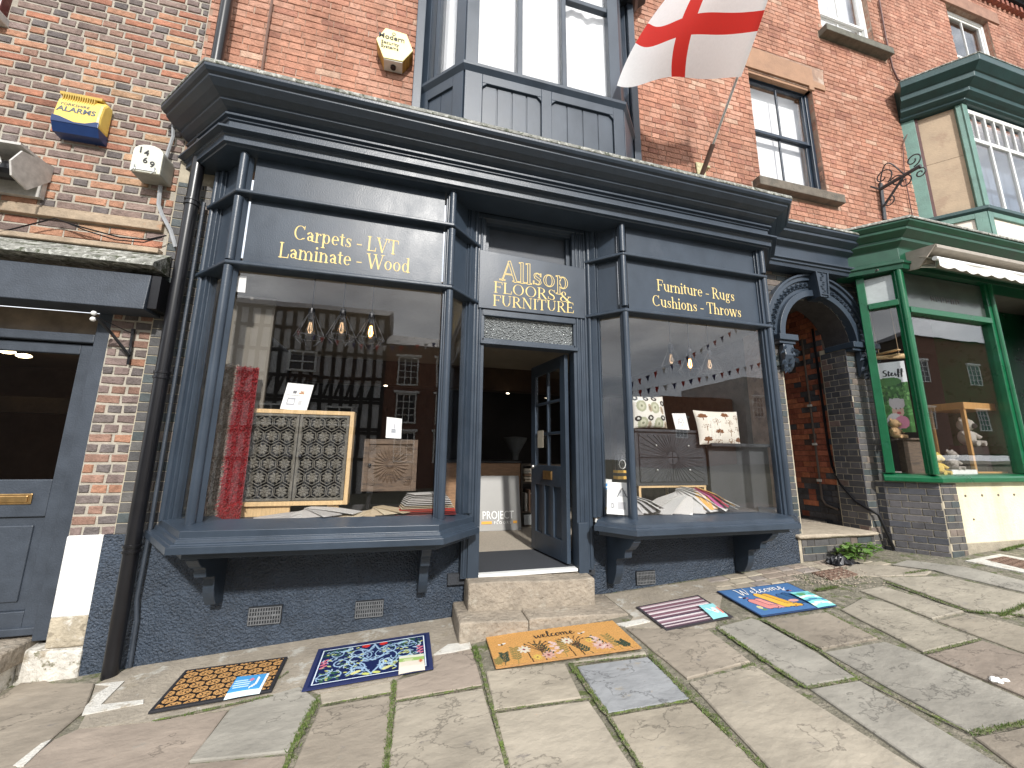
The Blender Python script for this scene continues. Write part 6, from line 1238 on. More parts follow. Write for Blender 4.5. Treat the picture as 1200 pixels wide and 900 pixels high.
for dx0, dx1, hs in ((x0+t+.004, (x0+x1)/2-.003, 1), ((x0+x1)/2+.003, x1-t-.004, -1)):
    dz0, dz1 = z0+t+.004, z1-t-.004; d = MB()
    for a, b_, c_, e in ((dx0, dx0+.022, dz0, dz1), (dx1-.022, dx1, dz0, dz1), (dx0+.022, dx1-.022, dz1-.02, dz1), (dx0+.022, dx1-.022, dz0, dz0+.02)): d.box(a, b_, y0+.006, y0+.03, c_, e)
    dr_ = d.build('lattice_door', GREYWOOD, cab, bevel=.002)
    lt = MB(); s = (dx1-dx0-.04)/3; 
    ny_ = 6; sy = (dz1-dz0-.03)/ny_
    for r in range(ny_):
        for c_ in range(-1, 4):
            cx = dx0+.02+s*(c_+.5+(.5 if r % 2 else 0)); cz = dz0+.015+sy*(r+.5)
            if not (dx0-.02 < cx < dx1+.02): continue
            for k_ in range(8):
                a = k_*math.pi/4+.39
                ex = cx+s*.44*math.cos(a)
                if dx0+.01 < ex < dx1-.01: petal(lt, Vector((cx, y0+.012, cz)), a, .006, s*.40, .024, 0, .008)
            for k_ in range(6):
                a0_, a1_ = k_*math.pi/3+.52, (k_+1)*math.pi/3+.52; pa_, pb2 = Vector((cx+s*.52*math.cos(a0_), y0+.014, cz+s*.52*math.sin(a0_))), Vector((cx+s*.52*math.cos(a1_), y0+.014, cz+s*.52*math.sin(a1_)))
                if all(dx0+.012 < p.x < dx1-.012 and dz0+.008 < p.z < dz1-.008 for p in (pa_, pb2)): lt.tube([pa_, pb2], .0042, 5)
            if dx0+.02 < cx < dx1-.02: lt.ball((cx, y0+.008, cz), .011, 7, 4, None, (1, .6, 1))
    lt.build('carved_lattice', GREYWOOD, dr_, kind='stuff')
    kx = dx1-.034 if hs > 0 else dx0+.034; kb = MB(); kb.ball((kx, y0-.012, (z0+z1)/2+.005), .017, 10, 6); kb.build('knob', BLACK, dr_, smooth=True)
b = MB(); b.box(x0+t, x1-t, y0+.085, y0+.09, z0+t, z1-t); b.build('inside_shade', BLACK, cab)  # black sheet stands in for the shade behind the lattice
sc_ = thing('cabinet', 'small square brown wooden cabinet with a carved sunburst door', 'cabinet', (-.14, 3.75, 1.052))
x0, x1, z0, z1, y0, y1 = -.362, .088, 1.242, 1.682, 3.60, 3.80; t = .042
b = MB()
for a, b_, c_, d in ((x0, x0+t, z0, z1), (x1-t, x1, z0, z1), (x0+t, x1-t, z1-t, z1), (x0+t, x1-t, z0, z0+t)): b.box(a, b_, y0, y1, c_, d)
b.build('carcass', BROWNWOOD, sc_, bevel=.003); b = MB(); b.box(x0+t, x1-t, y0+.016, y0+.05, z0+t, z1-t); dd_ = b.build('carved_door', BROWNWOOD, sc_)
b = MB(); c = Vector(((x0+x1)/2, y0+.016, (z0+z1)/2)); R0 = .165
for k_ in range(26): petal(b, c, k_*2*math.pi/26, .035, R0, .034, 0, .012)
b.lathe((c.x, c.y, c.z), [(.001, -.016), (.02, -.014), (.034, -.004), (.036, .004)], 16, None, 'y')
for sx in (-1, 1):
    for sz in (-1, 1):
        for k_ in range(5): petal(b, c+Vector((sx*.172, 0, sz*.168)), math.atan2(-sz, -sx)+(k_-2)*.35, .004, .062, .02, 0, .008)
b.build('sunburst_carving', BROWNWOOD, dd_, kind='stuff')
b = MB(); b.ball((x0+.058, y0-.004, c.z), .014, 8, 5); b.build('knob', BLACK, dd_, smooth=True)
b = MB()
for x in (x0+.05, x1-.05): b.obox((x-.015, y0+.08, 1.052), (.03, 0, 0), (0, .03, 0), (.02 if x < -.1 else -.02, 0, .19)); b.obox((x-.015, y0+.14, 1.052), (.03, 0, 0), (0, .03, 0), (.02 if x < -.1 else -.02, 0, .19))
b.build('leg', BLACK, sc_)
def card(px, Y, label, deco, tilt_=.06, cat='leaflet', bg=(.78, .78, .76)):
    kk = Canvas(30, 36, .8, bg); deco(kk); A, B_, C_, D_ = [w(*p, Y) for p in px]   # bottom-left, bottom-right, top-right, top-left
    for p in (C_, D_): p.y += tilt_
    kk.mesh(lambda u, v: A.lerp(B_, u).lerp(D_.lerp(C_, u), v), 'leaflet', PRINT, None); o = bpy.data.objects[[o.name for o in C.objects if o.name.startswith('leaflet')][-1]]
    so = o.modifiers.new('thick', 'SOLIDIFY'); so.thickness = .003; so.offset = -1
    return tag(o, label, cat)
GY = (.12, .12, .13)
def d1(kk): kk.rect(.24, .36, .60, .72, GY); kk.rect(.42, .60, .62, .68, (.4, .2, .08)); kk.line([(.1, .54), (.52, .54)], .012, (.4, .4, .4)); kk.rect(.12, .38, .18, .44, (.35, .36, .38)); kk.rect(.16, .34, .22, .38, (.7, .7, .7)); kk.rect(.48, .60, .2, .36, (.5, .5, .5)); kk.ell(.52, .70, .07, .03, (.4, .2, .08))
card(((328, 479), (359, 482), (366, 450), (335, 447)), 3.66, 'white furniture leaflet propped on top of the lattice cabinet', d1)
def d2(kk): kk.rect(.26, .52, .25, .45, (.30, .32, .35)); kk.rect(.40, .46, .40, .70, (.35, .36, .4)); kk.rect(.28, .46, .40, .44, (.2, .2, .22))
card(((452, 513), (470, 514), (471, 490), (453, 488)), 3.62, 'white chair leaflet propped on top of the small sunburst cabinet', d2)
# rugs hung at the side of the window
RED = mat('red_shag', (.36, .005, .012), 1, .3, 60, .6, 100, sheen=.3); BEI = mat('beige_shag', (.42, .37, .31), 1, .3, 50, 2., 120, spots=[(.25, .2, .16)], sscale=45, sthr=.6)
def shag(x0, x1, y, z0, z1, m, name, label, n, ln):
    t_ = thing(name, label, 'rug', ((x0+x1)/2, y+.1, z0)); b = MB(); b.box(x0, x1, y, y+.02, z0, z1); b.build('backing', m, t_); q = random.Random(5); b = MB()
    for i in range(n):
        p = Vector((q.uniform(x0-.004, x1+.004), y, q.uniform(z0, z1+.01))); d = Vector((q.gauss(0, .35), -1, q.gauss(-.35, .4))).normalized()*ln*q.uniform(.6, 1.2); s = Vector((q.gauss(0, 1), 0, q.gauss(0, 1))).normalized()*.004
        b.poly([p-s, p+s, p+d])
    b.build('shag_pile', m, t_, fix=False, kind='stuff')
shag(-1.365, -1.222, 3.57, 1.053, 2.24, RED, 'rug', 'deep red shaggy rug hanging on end beside the lattice cabinet', 5200, .038)
shag(-1.53, -1.372, 3.585, 1.053, 2.26, BEI, 'rug', 'beige shaggy rug hanging on end at the edge of the left window', 4200, .03)
b = MB(); b.box(-1.64, -1.2, 3.70, 3.73, 1.054, 2.9); tag(b.build('backdrop_panel', mat('taupe_panel', (.17, .155, .13), .9, .1, 3), None), 'taupe panel standing behind the hanging rugs in the left window', 'panel')
b = MB(); b.obox(w(272, 322, 3.40), tuple(w(289, 324, 3.40)-w(272, 322, 3.40)), (0, .002, 0), tuple(w(270, 341, 3.40)-w(272, 322, 3.40))); tag(b.build('notice', LIME, None), 'blank white paper stuck in the top corner of the left window', 'notice')
# sample fans lying in the windows
def fan(c, n, ln, wd_, a0, a1, cols, label, name='sample_fan', rise=.006, droop=0., lift=.002):
    t_ = thing(name, label, 'carpet samples', tuple(c), 'carpet sample fans in the windows'); c = Vector(c); q = random.Random(int(abs(c.x)*100))
    for i in range(n):
        a = a0+(a1-a0)*i/max(1, n-1); d = Vector((math.cos(a), math.sin(a), 0)); s = Vector((-d.y, d.x, 0))*wd_/2; z = lift+rise*i; colr = cols[i % len(cols)]; b = MB(colr); e = Vector((0, 0, .0045))
        ln_ = ln*(1-.48*abs(math.sin(a))**1.5); P_ = [c-d*.02-s*.85+Vector((0, 0, z+droop)), c-d*.02+s*.85+Vector((0, 0, z+droop)), c+d*ln_*.5+s+Vector((0, 0, z+droop*.62)), c+d*ln_+s+Vector((0, 0, z)), c+d*ln_-s+Vector((0, 0, z)), c+d*ln_*.5-s+Vector((0, 0, z+droop*.62))]
        b.mesh(P_+[p+e for p in P_], [(0, 5, 2, 1), (5, 4, 3, 2), (6, 7, 8, 11), (11, 8, 9, 10), (0, 1, 7, 6), (1, 2, 8, 7), (2, 3, 9, 8), (3, 4, 10, 9), (4, 5, 11, 10), (5, 0, 6, 11)]); b.build('sample', CLOTH, t_)
WHT, GRY, BGE, CHR = (.60, .58, .55), (.40, .39, .38), (.52, .42, .29), (.06, .045, .04)
zb = 1.054
fan((-.72, 3.63, zb), 6, .44, .15, 3.45, 5.9, [(.50, .47, .44), (.44, .42, .40), (.55, .53, .50)], 'fan of pale grey carpet samples in front of the lattice cabinet', droop=.035)
fan((-.20, 3.62, zb), 6, .40, .13, 3.5, 5.6, [BGE, (.56, .47, .33), (.48, .38, .25)], 'fan of beige carpet samples in front of the small brown cabinet', droop=.03)
t_ = thing('sample_stack', 'fanned stack of black and cream carpet samples at the corner of the left window', 'carpet samples', (.10, 3.55, zb), 'carpet sample fans in the windows'); q = random.Random(9)
for i in range(13):
    a = .16*i-.35; b = MB(((.50, .48, .45) if i > 5 else (.56, .45, .31) if i > 3 else (.40, .045, .03) if i > 1 else (.15, .03, .03))); c0 = Vector((.13, 3.56, zb+.004+.0135*i)); d = Vector((math.cos(a*.35+.1), math.sin(a*.35+.1)*.5, .0)); s = Vector((-d.y, d.x, 0))*.11
    L0 = .30-.006*i; P_ = [c0-d*(.20-.008*i)-s, c0-d*(.20-.008*i)+s, c0+d*L0+s, c0+d*L0-s]; b.prism([p+Vector((0, 0, .003*math.sin(i))) for p in P_], (0, 0, .007)); b.build('sample', CLOTH, t_, bevel=.002)
    if i > 2: b = MB(CHR); b.prism([p-Vector((0, 0, .003)) for p in P_], (0, 0, .0055)); b.build('backing', CLOTH, t_)
# pendant lamps with cage shades
CAGE = mat('grey_wire', (.16, .16, .16), .5, .1, 20); FIL = emit('amber_filament', (1, .55, .16), 16); FIL2 = emit('pale_filament', (1, .74, .5), 1.2); BULB = glass('lamp_glass', (1, .92, .80), .0)
def pendant(x, y, zb_, ztop, lit, label, i, cg):
    wr = .001 if cg is CHROME else .0026; cg = CAGE if cg is CHROME else cg
    t_ = thing('pendant_lamp', label, 'pendant lamp', (x, y, zb_), 'pendant lamps in the windows')
    b = MB(); b.tube([(x, y, zb_+.22), (x, y, ztop)], .004, 6); b.build('flex', BLACK, t_)
    b = MB(); b.lathe((x, y, zb_), [(.006, .235), (.024, .225), (.03, .18), (.028, .165), (.024, .16), (.024, .125), (.018, .12)], 14); b.build('lamp_holder', BLACK, t_, smooth=True)
    b = MB(); b.lathe((x, y, zb_), [(.013, .122), (.018, .10), (.036, .065), (.046, .03), (.04, -.005), (.02, -.026), (.002, -.03)], 16); b.build('bulb', BULB, t_, smooth=True)
    b = MB()
    for k_ in range(5): a = k_*1.26; b.tube([(x+.008*math.cos(a), y+.008*math.sin(a), .10+zb_), (x+.020*math.cos(a), y+.020*math.sin(a), .03+zb_), (x+.007*math.cos(a+.6), y+.007*math.sin(a+.6), -.0+zb_)], .0022 if lit else .0012, 5)
    b.build('filament', FIL if lit else FIL2, t_)
    b = MB(); r0, r1 = .03, .125; Q = [Vector((x+r1*math.cos(k_*math.pi/3), y+r1*math.sin(k_*math.pi/3), zb_-.035)) for k_ in range(6)]
    for k_ in range(6): b.tube([(x+r0*math.cos(k_*math.pi/3), y+r0*math.sin(k_*math.pi/3), zb_+.165), Q[k_]], wr, 5); b.tube([Q[k_], Q[(k_+1) % 6]], wr, 5); b.tube([Q[k_], (x+.06*math.cos(k_*math.pi/3), y+.06*math.sin(k_*math.pi/3), zb_-.10)], wr, 5)
    b.build('wire_cage', cg, t_, kind='stuff')
for i, (px, py, lb_) in enumerate(((363, 388, 'caged pendant lamp over the lattice cabinet, nearest the red rug'), (400, 388, 'middle caged pendant lamp in the left window'), (434, 392, 'brightest amber pendant lamp, over the small sunburst cabinet'))):
    p = w(px, py, 3.62); pendant(p.x, p.y, p.z-.02, 3.10, i == 2, lb_, i, IRON)
for i, (px, py, lb_) in enumerate(((787, 425, 'pale pendant lamp above the leafy cushion'), (809, 430, 'amber pendant lamp in the middle of the right window'), (832, 431, 'pale pendant lamp above the brown-flowered cushion'))):
    p = w(px, py, 3.66); pendant(p.x, p.y, p.z-.01, 3.10, i == 1, lb_, i, CHROME)
# ---------------- right display window
zr = .987
def cushion(px, Y, th, label, deco, bg, lean):
    kk = Canvas(56, 56, 1., bg); deco(kk); A, B_, C_, D_ = [w(*p, Y) for p in px]
    for p in (C_, D_): p.y += lean
    n_ = (B_-A).cross(D_-A).normalized(); n_ = n_ if n_.y < 0 else -n_
    c0 = (A+B_)/2; t_ = thing('cushion', label, 'cushion', tuple(c0), 'cushions in the right window')
    def bul(u, v): return th*(max(0, 1-abs(2*u-1)**2.4)*max(0, 1-abs(2*v-1)**2.4))**.5
    def edge(u, v): return A.lerp(B_, u).lerp(D_.lerp(C_, u), v)+((A+C_)/2-A.lerp(B_, u).lerp(D_.lerp(C_, u), v))*.05*(1-abs(2*u-1)**2 if abs(2*v-1) > abs(2*u-1) else 1-abs(2*v-1)**2)
    f1 = kk.mesh(lambda u, v: edge(u, v)+n_*(bul(u, v)+.001), 'cover_front', CLOTH, t_); k2 = Canvas(14, 14, 1., bg); k2.mesh(lambda u, v: edge(u, v)-n_*bul(u, v), 'cover_back', CLOTH, t_)
    for o in (f1,): 
        bm2 = bmesh.new(); bm2.from_mesh(o.data); bmesh.ops.remove_doubles(bm2, verts=bm2.verts, dist=1e-5); bm2.to_mesh(o.data); bm2.free(); o.data.polygons.foreach_set('use_smooth', [True]*len(o.data.polygons))
def dc1(kk):
    SG, DK = (.36, .38, .27), (.03, .03, .03)
    for x, y in ((.22, .66), (.25, .12), (.72, .10), (.62, .60)): kk.ell(x, y, .14, .19, SG); kk.ell(x, y, .08, .12, (.5, .5, .38)); kk.ell(x, y, .03, .04, (.2, .22, .15))
    for x, y in ((.12, .26), (.46, .27), (.86, .28), (.38, .90), (.64, .90), (.9, .75), (.08, .93)): kk.ell(x, y, .085, .085, DK); kk.ell(x, y, .035, .035, (.6, .6, .55))
    for x, y in ((.46, .58), (.84, .52), (.45, .05), (.94, .06)): kk.ell(x, y, .055, .13, (.40, .33, .24), .15); kk.ell(x, y, .025, .07, (.22, .19, .14), .15)
def dc2(kk):
    BR = (.17, .075, .035)
    for i, (x, y) in enumerate(((.12, .80), (.16, .50), (.38, .66), (.62, .84), (.68, .62), (.92, .78), (.42, .34), (.70, .36), (.92, .44), (.16, .12), (.40, .05), (.72, .08), (.92, .14))):
        if i % 3 == 0: [kk.ell(x+.045*math.sin(a), y+.05*math.cos(a), .035, .05, BR, -a) for a in np.linspace(-1.5, 1.5, 5)]; kk.line([(x, y-.1), (x, y)], .012, BR)
        else: [kk.ell(x+.05*math.sin(a), y+.05*math.cos(a), .028, .05, (.30, .22, .16), -a, .55) for a in np.linspace(-1.6, 1.6, 5)]; kk.line([(x, y-.12), (x, y)], .009, (.3, .22, .15))
cushion(((741, 502), (782, 502), (780, 464), (742, 463)), 3.80, .07, 'cream cushion printed with sage leaves and black rings', dc1, (.68, .66, .60), .06)
cushion(((820, 521), (868, 524), (868, 482), (816, 480)), 3.74, .075, 'cream cushion printed with brown flower sprigs', dc2, (.70, .66, .58), .06)
def d3(kk): kk.line([(.25, .3), (.3, .6), (.45, .75), (.55, .6), (.4, .4), (.3, .5)], .014, (.35, .35, .36)); kk.line([(.4, .2), (.55, .45)], .012, (.5, .4, .3))
card(((792, 503), (808, 504), (806, 484), (790, 484)), 3.80, 'white greeting card standing between the two cushions', d3, .04, 'card', (.74, .71, .68))
sd_ = thing('sideboard', 'black washed sideboard with a carved sunburst spread over four drawers', 'sideboard', (2.85, 4.0, zr))
x0, x1, z0, z1, y0, y1 = 2.395, 3.305, 1.245, 1.845, 3.80, 4.2
b = MB(); b.box(x0, x1, y0+.02, y1, z0, z1); b.box(x0-.01, x1+.01, y0-.005, y1, z1-.02, z1+.008); b.build('carcass', BLACKWOOD, sd_, bevel=.003)
for r in range(2):
    for c_ in range(2):
        a, b_ = x0+.04+c_*(x1-x0-.08)/2, x0+.04+(c_+1)*(x1-x0-.08)/2; e, f_ = z0+.04+r*.265, z0+.04+(r+1)*.265-.012
        d = MB(); d.box(a+.003, b_-.003, y0+.004, y0+.03, e, f_); do = d.build('drawer', BLACKWOOD, sd_, bevel=.002)
        kb = MB(); kb.ball(((a+b_)/2, y0-.008, (e+f_)/2), .011, 8, 5); kb.build('knob', CHROME, do, smooth=True)
b = MB(); c = Vector(((x0+x1)/2, y0+.005, (z0+z1)/2)); 
for k_ in range(44):
    a = k_*2*math.pi/44+.03; e = Vector((math.cos(a), 0, math.sin(a))); Lr_ = min((x1-x0-.10)/2/max(.01, abs(e.x)), (z1-z0-.10)/2/max(.01, abs(e.z))); n = Vector((-e.z, 0, e.x)); w0, w1 = .006, .0105 if k_ % 2 else .006
    if abs(e.x) < .02: continue
    P_ = [c+e*.07+n*w0*.4, c+e*Lr_+n*w1, c+e*Lr_-n*w1, c+e*.07-n*w0*.4]; b.prism(P_, (0, -.008, 0))
b.build('ray_carving', BLACKWOOD, sd_, kind='stuff')
b = MB()
for x in (x0+.03, x0+.60, x1-.05): b.box(x, x+.028, y0+.03, y0+.06, zr, z0); b.box(x, x+.028, y1-.06, y1-.03, zr, z0)
b.box(x0+.03, x1-.02, y0+.028, y0+.058, z0-.024, z0); b.build('leg_frame', OAK, sd_, bevel=.003)
bs = thing('shelf', 'long black shelf on the right side of the right window carrying a cushion', 'shelf', (3.8, 4.0, zr))
b = MB(); b.box(3.29, 4.2, 3.70, 4.1, 1.675, 1.71); b.build('shelf_board', BLACKWOOD, bs, bevel=.003); b = MB(); b.box(3.31, 4.2, 3.78, 3.80, zr, 1.675); b.build('dark_panel', mat('dim_panel', (.045, .047, .05), .7, .2, 3), bs)
jr = thing('lantern', 'glass lantern jar with black lid on a yellow base in the right window', 'lantern', tuple(w(727, 565, 3.62)))
pj = w(727, 560, 3.62); bx_ = MB(); bx_.box(pj.x-.052, pj.x+.052, pj.y-.05, pj.y+.05, pj.z-.012, pj.z+.075); bx_.build('yellow_base', mat('yellow_card', (.62, .36, .06), .6, .1, 20), jr, bevel=.004)
b = MB(); b.box(pj.x-.053, pj.x+.053, pj.y-.051, pj.y+.051, pj.z+.02, pj.z+.05); b.build('black_band', BLACK, jr)
b = MB(); b.lathe((pj.x, pj.y, pj.z+.075), [(.05, 0), (.052, .05), (.05, .11), (.044, .15)], 16); b.build('glass_jar', GLASS2, jr, smooth=True); b = MB(); b.lathe((pj.x, pj.y, pj.z+.077), [(.043, 0), (.045, .05), (.043, .11), (.038, .148)], 14); b.build('shade_core', BLACK, jr, smooth=True)  # black core added so the jar reads dark inside
b = MB(); b.lathe((pj.x, pj.y, pj.z+.075), [(.048, .15), (.05, .165), (.034, .185), (.012, .20), (.003, .21)], 16); b.build('lid', BLACK, jr, smooth=True)
b = MB(); R6 = [Vector((pj.x+.036*math.sin(a), pj.y-.05, pj.z+.135+.045*math.cos(a))) for a in np.linspace(0, 6.283, 9)]
b.tube(R6, .004, 5); b.tube([(pj.x, pj.y-.04, pj.z+.09), (pj.x, pj.y-.04, pj.z+.18)], .004, 5); b.build('white_ornament', WHITE, jr)
b = MB(); A = w(711, 601, 3.52); b.box(1.79, 1.98, 3.60, 3.75, zr-.06, pj.z-.014); tag(b.build('plinth_box', WHITE, None), 'white box carrying the lantern jar behind the leaflets', 'box')
def d4(kk): kk.rect(.42, .72, .55, .75, (.45, .46, .47)); kk.line([(.38, .55), (.58, .82), (.76, .55)], .02, GY); kk.rect(.12, .3, .2, .4, (.6, .6, .6)); kk.rect(.40, .7, .18, .38, (.45, .45, .46)); kk.ell(.2, .26, .07, .07, GY, 0, .5)
card(((711, 602), (737, 604), (737, 566), (714, 565)), 3.44, 'white furniture leaflet standing in front of the lantern jar', d4, .03)
def d5(kk): kk.rect(0, .8, .78, 1, (.05, .28, .62)); kk.rect(.1, .7, .84, .9, (.7, .75, .8)); [kk.line([(.2+.15*i, .2), (.2+.15*i, .6)], .025, (.3, .5, .65)) for i in range(3)]; kk.rect(0, .8, 0, .1, (.65, .45, .1))
card(((704, 597), (713, 598), (715, 567), (704, 566)), 3.56, 'blue topped leaflet half hidden at the edge of the right window', d5, .03)
fan((2.24, 3.68, zr), 8, .34, .15, 3.6, 6.1, [(.56, .55, .53), (.48, .47, .46), (.38, .37, .37)], 'fan of white and grey carpet samples beside the leaflets in the right window', droop=.14)
fan((2.90, 3.72, zr), 9, .58, .19, 3.25, 6.15, [(.60, .58, .55), (.55, .54, .52), (.62, .60, .57), (.52, .51, .49)], 'large peaked fan of cream samples in the middle of the right window', droop=.20)
fan((3.02, 3.64, zr), 6, .40, .13, 4.3, 5.7, [(.62, .36, .10), (.66, .42, .16), (.72, .55, .45), (.45, .10, .25), (.35, .03, .06)], 'fan of orange, pink and crimson samples in the right window', rise=.005, droop=.175, lift=.05)
# ================================================================== GREEN SHOP ON THE RIGHT
gsf = thing('shopfront', 'gloss green toy shopfront with an angled window, awning and cream riser', 'shopfront', (8, 3.4, gz(8, 3.4)))
GP = [(5.69, 3.57, 0), (5.93, 3.22, 0), (12.5, 3.22, 0)]; G0, G1, G2 = map(Vector, GP); La = (G1-G0).length
ledge([(5.655, 3.575, 1.285), (5.955, 3.19, 1.285), (12.5, 3.19, 1.285)], [(-.3, .0), (.0, 0), (.01, .01), (.01, .055), (-.01, .075), (-.06, .09), (-.3, .10)], GREEN, 'window_sill', gsf)
for A, B_, segs in ((G0, G1, ((0, .085), (La-.055, La))), (G1, G2, ((0, .07), (1.62, 1.74)))):
    for s0, s1 in segs: b = MB(); face_box(b, A, B_, s0, s1, 1.385, 3.93, -.10, .0); b.build('post', GREEN, gsf, bevel=.006)
b = MB(); b.tube([(5.935, 3.235, 1.38), (5.935, 3.235, 3.95)], .035, 14); b.build('bead_column', GREEN, gsf, smooth=True)
b = MB(); b.tube([(7.64, 3.215, 1.38), (7.64, 3.215, 3.95)], .03, 12); b.build('bead_column', GREEN, gsf, smooth=True)
for A, B_, s0, s1, z in ((G0, G1, .085, La-.055, 3.47), (G1, G2, .07, 1.62, 3.365)): b = MB(); face_box(b, A, B_, s0, s1, z, z+.075, -.08, .012); b.build('rail', GREEN, gsf, bevel=.005)
b = MB(); face_box(b, G0, G1, .08, La-.05, 1.38, 3.48, -.06, -.055); b.build('display_pane', GLASS, gsf)
b = MB(); face_box(b, G1, G2, .06, 1.63, 1.38, 3.38, -.06, -.055); b.build('display_pane', GLASS, gsf)
b = MB(); face_box(b, G0, G1, .085, La-.055, 3.545, 3.90, -.06, -.05); b.build('frosted_pane', mat('frosted_glass', (.42, .45, .45), .25, .15, 5, .2, 30), gsf)
b = MB(); face_box(b, G1, G2, .07, 1.62, 3.44, 3.92, -.055, -.04); sp_ = b.build('sign_panel', mat('grey_green_sign_glass', (.055, .07, .06), .2, .15, 4), gsf)
serif(sp_, 'lettering', 'AUTUMN', .14, (6.50, 3.60), .58, mat('faded_dark_gilt', (.035, .032, .025), .5, .2, 10), 3.26, slope=.0) if False else None
b = MB(); q = random.Random(2)
for i in range(6):                                          # the worn sign letters are too faint to read
    x = 6.50+i*.095; b.box(x, x+.02, 3.2575, 3.26, 3.585, 3.66); b.box(x+.05, x+.066, 3.2575, 3.26, 3.585+.02*(i % 2), 3.66); b.box(x+.02, x+.05, 3.2575, 3.26, 3.61+.03*(i % 3)*.6, 3.625+.03*(i % 3)*.6)
b.build('worn_lettering', mat('faded_dark_gilt', (.035, .032, .025), .5, .2, 10), sp_, kind='stuff')
GEP = [(5.86, 3.80), (6.06, 3.22), (12.5, 3.22)]
GEP = [(5.50, 3.66), (5.94, 3.20), (12.5, 3.20)]
gcor = ledge(tilt(GEP, 0, 0), [(-.2, 3.93), (.02, 3.93), (.025, 3.99), (.045, 4.0), (.045, 4.03), (.02, 4.035), (.02, 4.05), (.0, 4.06), (.0, 4.22), (.012, 4.235), (.075, 4.285), (.077, 4.325), (.09, 4.33), (.165, 4.385), (.167, 4.42), (.18, 4.425), (.218, 4.465), (.22, 4.50), (-.35, 4.54)], mat('shaded_green_paint', (.004, .062, .030), .35, .25, 5, .15, 90), 'cornice', gsf, .003)  # same green darkened, so the cornice carries its shade in the paint
ledge(tilt(GEP, 0, 0), [(-.5, 4.56), (.21, 4.505), (.232, 4.49), (.235, 4.505), (.225, 4.53), (-.5, 4.60)], LEAD, 'lead_flashing', gsf)
# riser: blue brick pier on the angle, cream panel beyond
b = MB(); b.prism([(5.72, 3.63, .3), (6.0, 3.245, .3), (6.27, 3.245, .3), (6.27, 3.9, .3), (5.72, 3.9, .3)], (0, 0, .985)); b.build('pier', MORTAR_B, gsf)
brickwork(gsf, (5.716, 3.634, 0), math.atan2(-.385, .28), .0, .474, .44, 1.275, .0775, .0075, PAL_BLUE, bond='flemish', matl=BRICKE, depth=.008, jit=.001, limit=80, seed=61)
brickwork(gsf, (5.72, 3.722, 0), -math.pi/2, 0, .09, .44, 1.275, .0775, .0075, PAL_BLUE, bond='flemish', matl=BRICKE, depth=.006, jit=.001, limit=20, seed=63)
brickwork(gsf, (6.003, 3.245, 0), 0, 0.0, .262, .46, 1.275, .0775, .0075, PAL_BLUEL, bond='flemish', matl=BRICKE, depth=.008, jit=.001, limit=60, seed=62)
b = MB(); b.box(6.27, 12.5, 3.27, 3.9, .58, 1.285); b.build('cream_riser', CREAM, gsf); b = MB(); b.box(6.27, 12.5, 3.25, 3.9, .3, .60); b.build('stone_plinth', mat('grey_slab_stone', (.33, .29, .22), .9, .2, 9, 1., 40), gsf, bevel=.006)
b = MB()
for i in range(5): x = 6.45+i*.30; b.lathe((x, 3.268, 1.13), [(.014, -.004), (.014, .004)], 8, None, 'y')
b.lathe((6.52, 3.268, .86), [(.012, -.004), (.012, .004)], 8, None, 'y'); b.build('screw_cover', mat('rusty_dot', (.14, .11, .08), .8, .2, 30), gsf, kind='stuff')
# recessed green door frame beyond the window
b = MB(); b.box(7.66, 7.72, 3.225, 3.9, .6, 3.94); b.box(7.72, 12.5, 3.85, 3.93, .6, 3.94); b.build('door_lobby', GREEN, gsf)
b = MB(); b.box(7.78, 9.0, 3.83, 3.845, 1.7, 3.2); b.build('door_pane', GLASS, gsf); b = MB(); b.box(9.2, 12.5, 3.22, 3.4, 1.38, 3.92); b.build('far_window_frame', GREEN, gsf)
# toy shop room
def groom(name, m, *bx): b = MB(); [b.box(*x) for x in bx]; o = b.build(name, m); o['kind'] = 'structure'; return o
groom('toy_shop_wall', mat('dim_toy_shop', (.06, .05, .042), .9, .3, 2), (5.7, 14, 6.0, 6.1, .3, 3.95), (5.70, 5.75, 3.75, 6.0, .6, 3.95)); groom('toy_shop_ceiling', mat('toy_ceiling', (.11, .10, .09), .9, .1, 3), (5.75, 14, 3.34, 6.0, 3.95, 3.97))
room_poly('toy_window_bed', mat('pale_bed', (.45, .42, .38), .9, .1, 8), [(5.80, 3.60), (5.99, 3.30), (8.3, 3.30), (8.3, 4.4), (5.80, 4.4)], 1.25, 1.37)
# awning
ga = thing('awning', 'retracted white awning with scalloped striped valance over the green shop window', 'awning', (8, 3.1, 4.0))
ALLOY = MATS['grey_cast_alloy']; TAUPE = mat('taupe_awning_case', (.34, .30, .25), .5, .15, 10)
b = MB(); b.prism([(6.06, 3.22, 4.17), (6.06, 2.90, 4.13), (6.06, 3.02, 3.99), (6.06, 3.10, 3.90), (6.06, 3.20, 3.92), (6.06, 3.22, 3.95)], (.02, 0, 0)); b.build('end_plate', TAUPE, ga)
b = MB(); b.prism([(6.08, 3.20, 4.17), (6.08, 2.90, 4.13), (6.08, 2.90, 4.085), (6.08, 3.2, 4.12)], (6, 0, 0)); b.build('case', TAUPE, ga, bevel=.004)
b = MB(); b.tube([(6.10, 3.08, 4.0), (12, 3.08, 4.0)], .05, 12); b.build('roller', TAUPE, ga)
b = MB(); b.tube([(6.03, 2.92, 3.945), (12, 2.92, 3.945)], .026, 14); b.build('front_bar', WHITE, ga, smooth=True)
b = MB(); b.tube([(6.09, 3.12, 3.95), (6.25, 3.03, 3.93), (6.14, 2.95, 3.95)], .024, 8); b.build('folding_arm', CHROME, ga)
kk = Canvas(240, 18, 13., (.72, .70, .66))
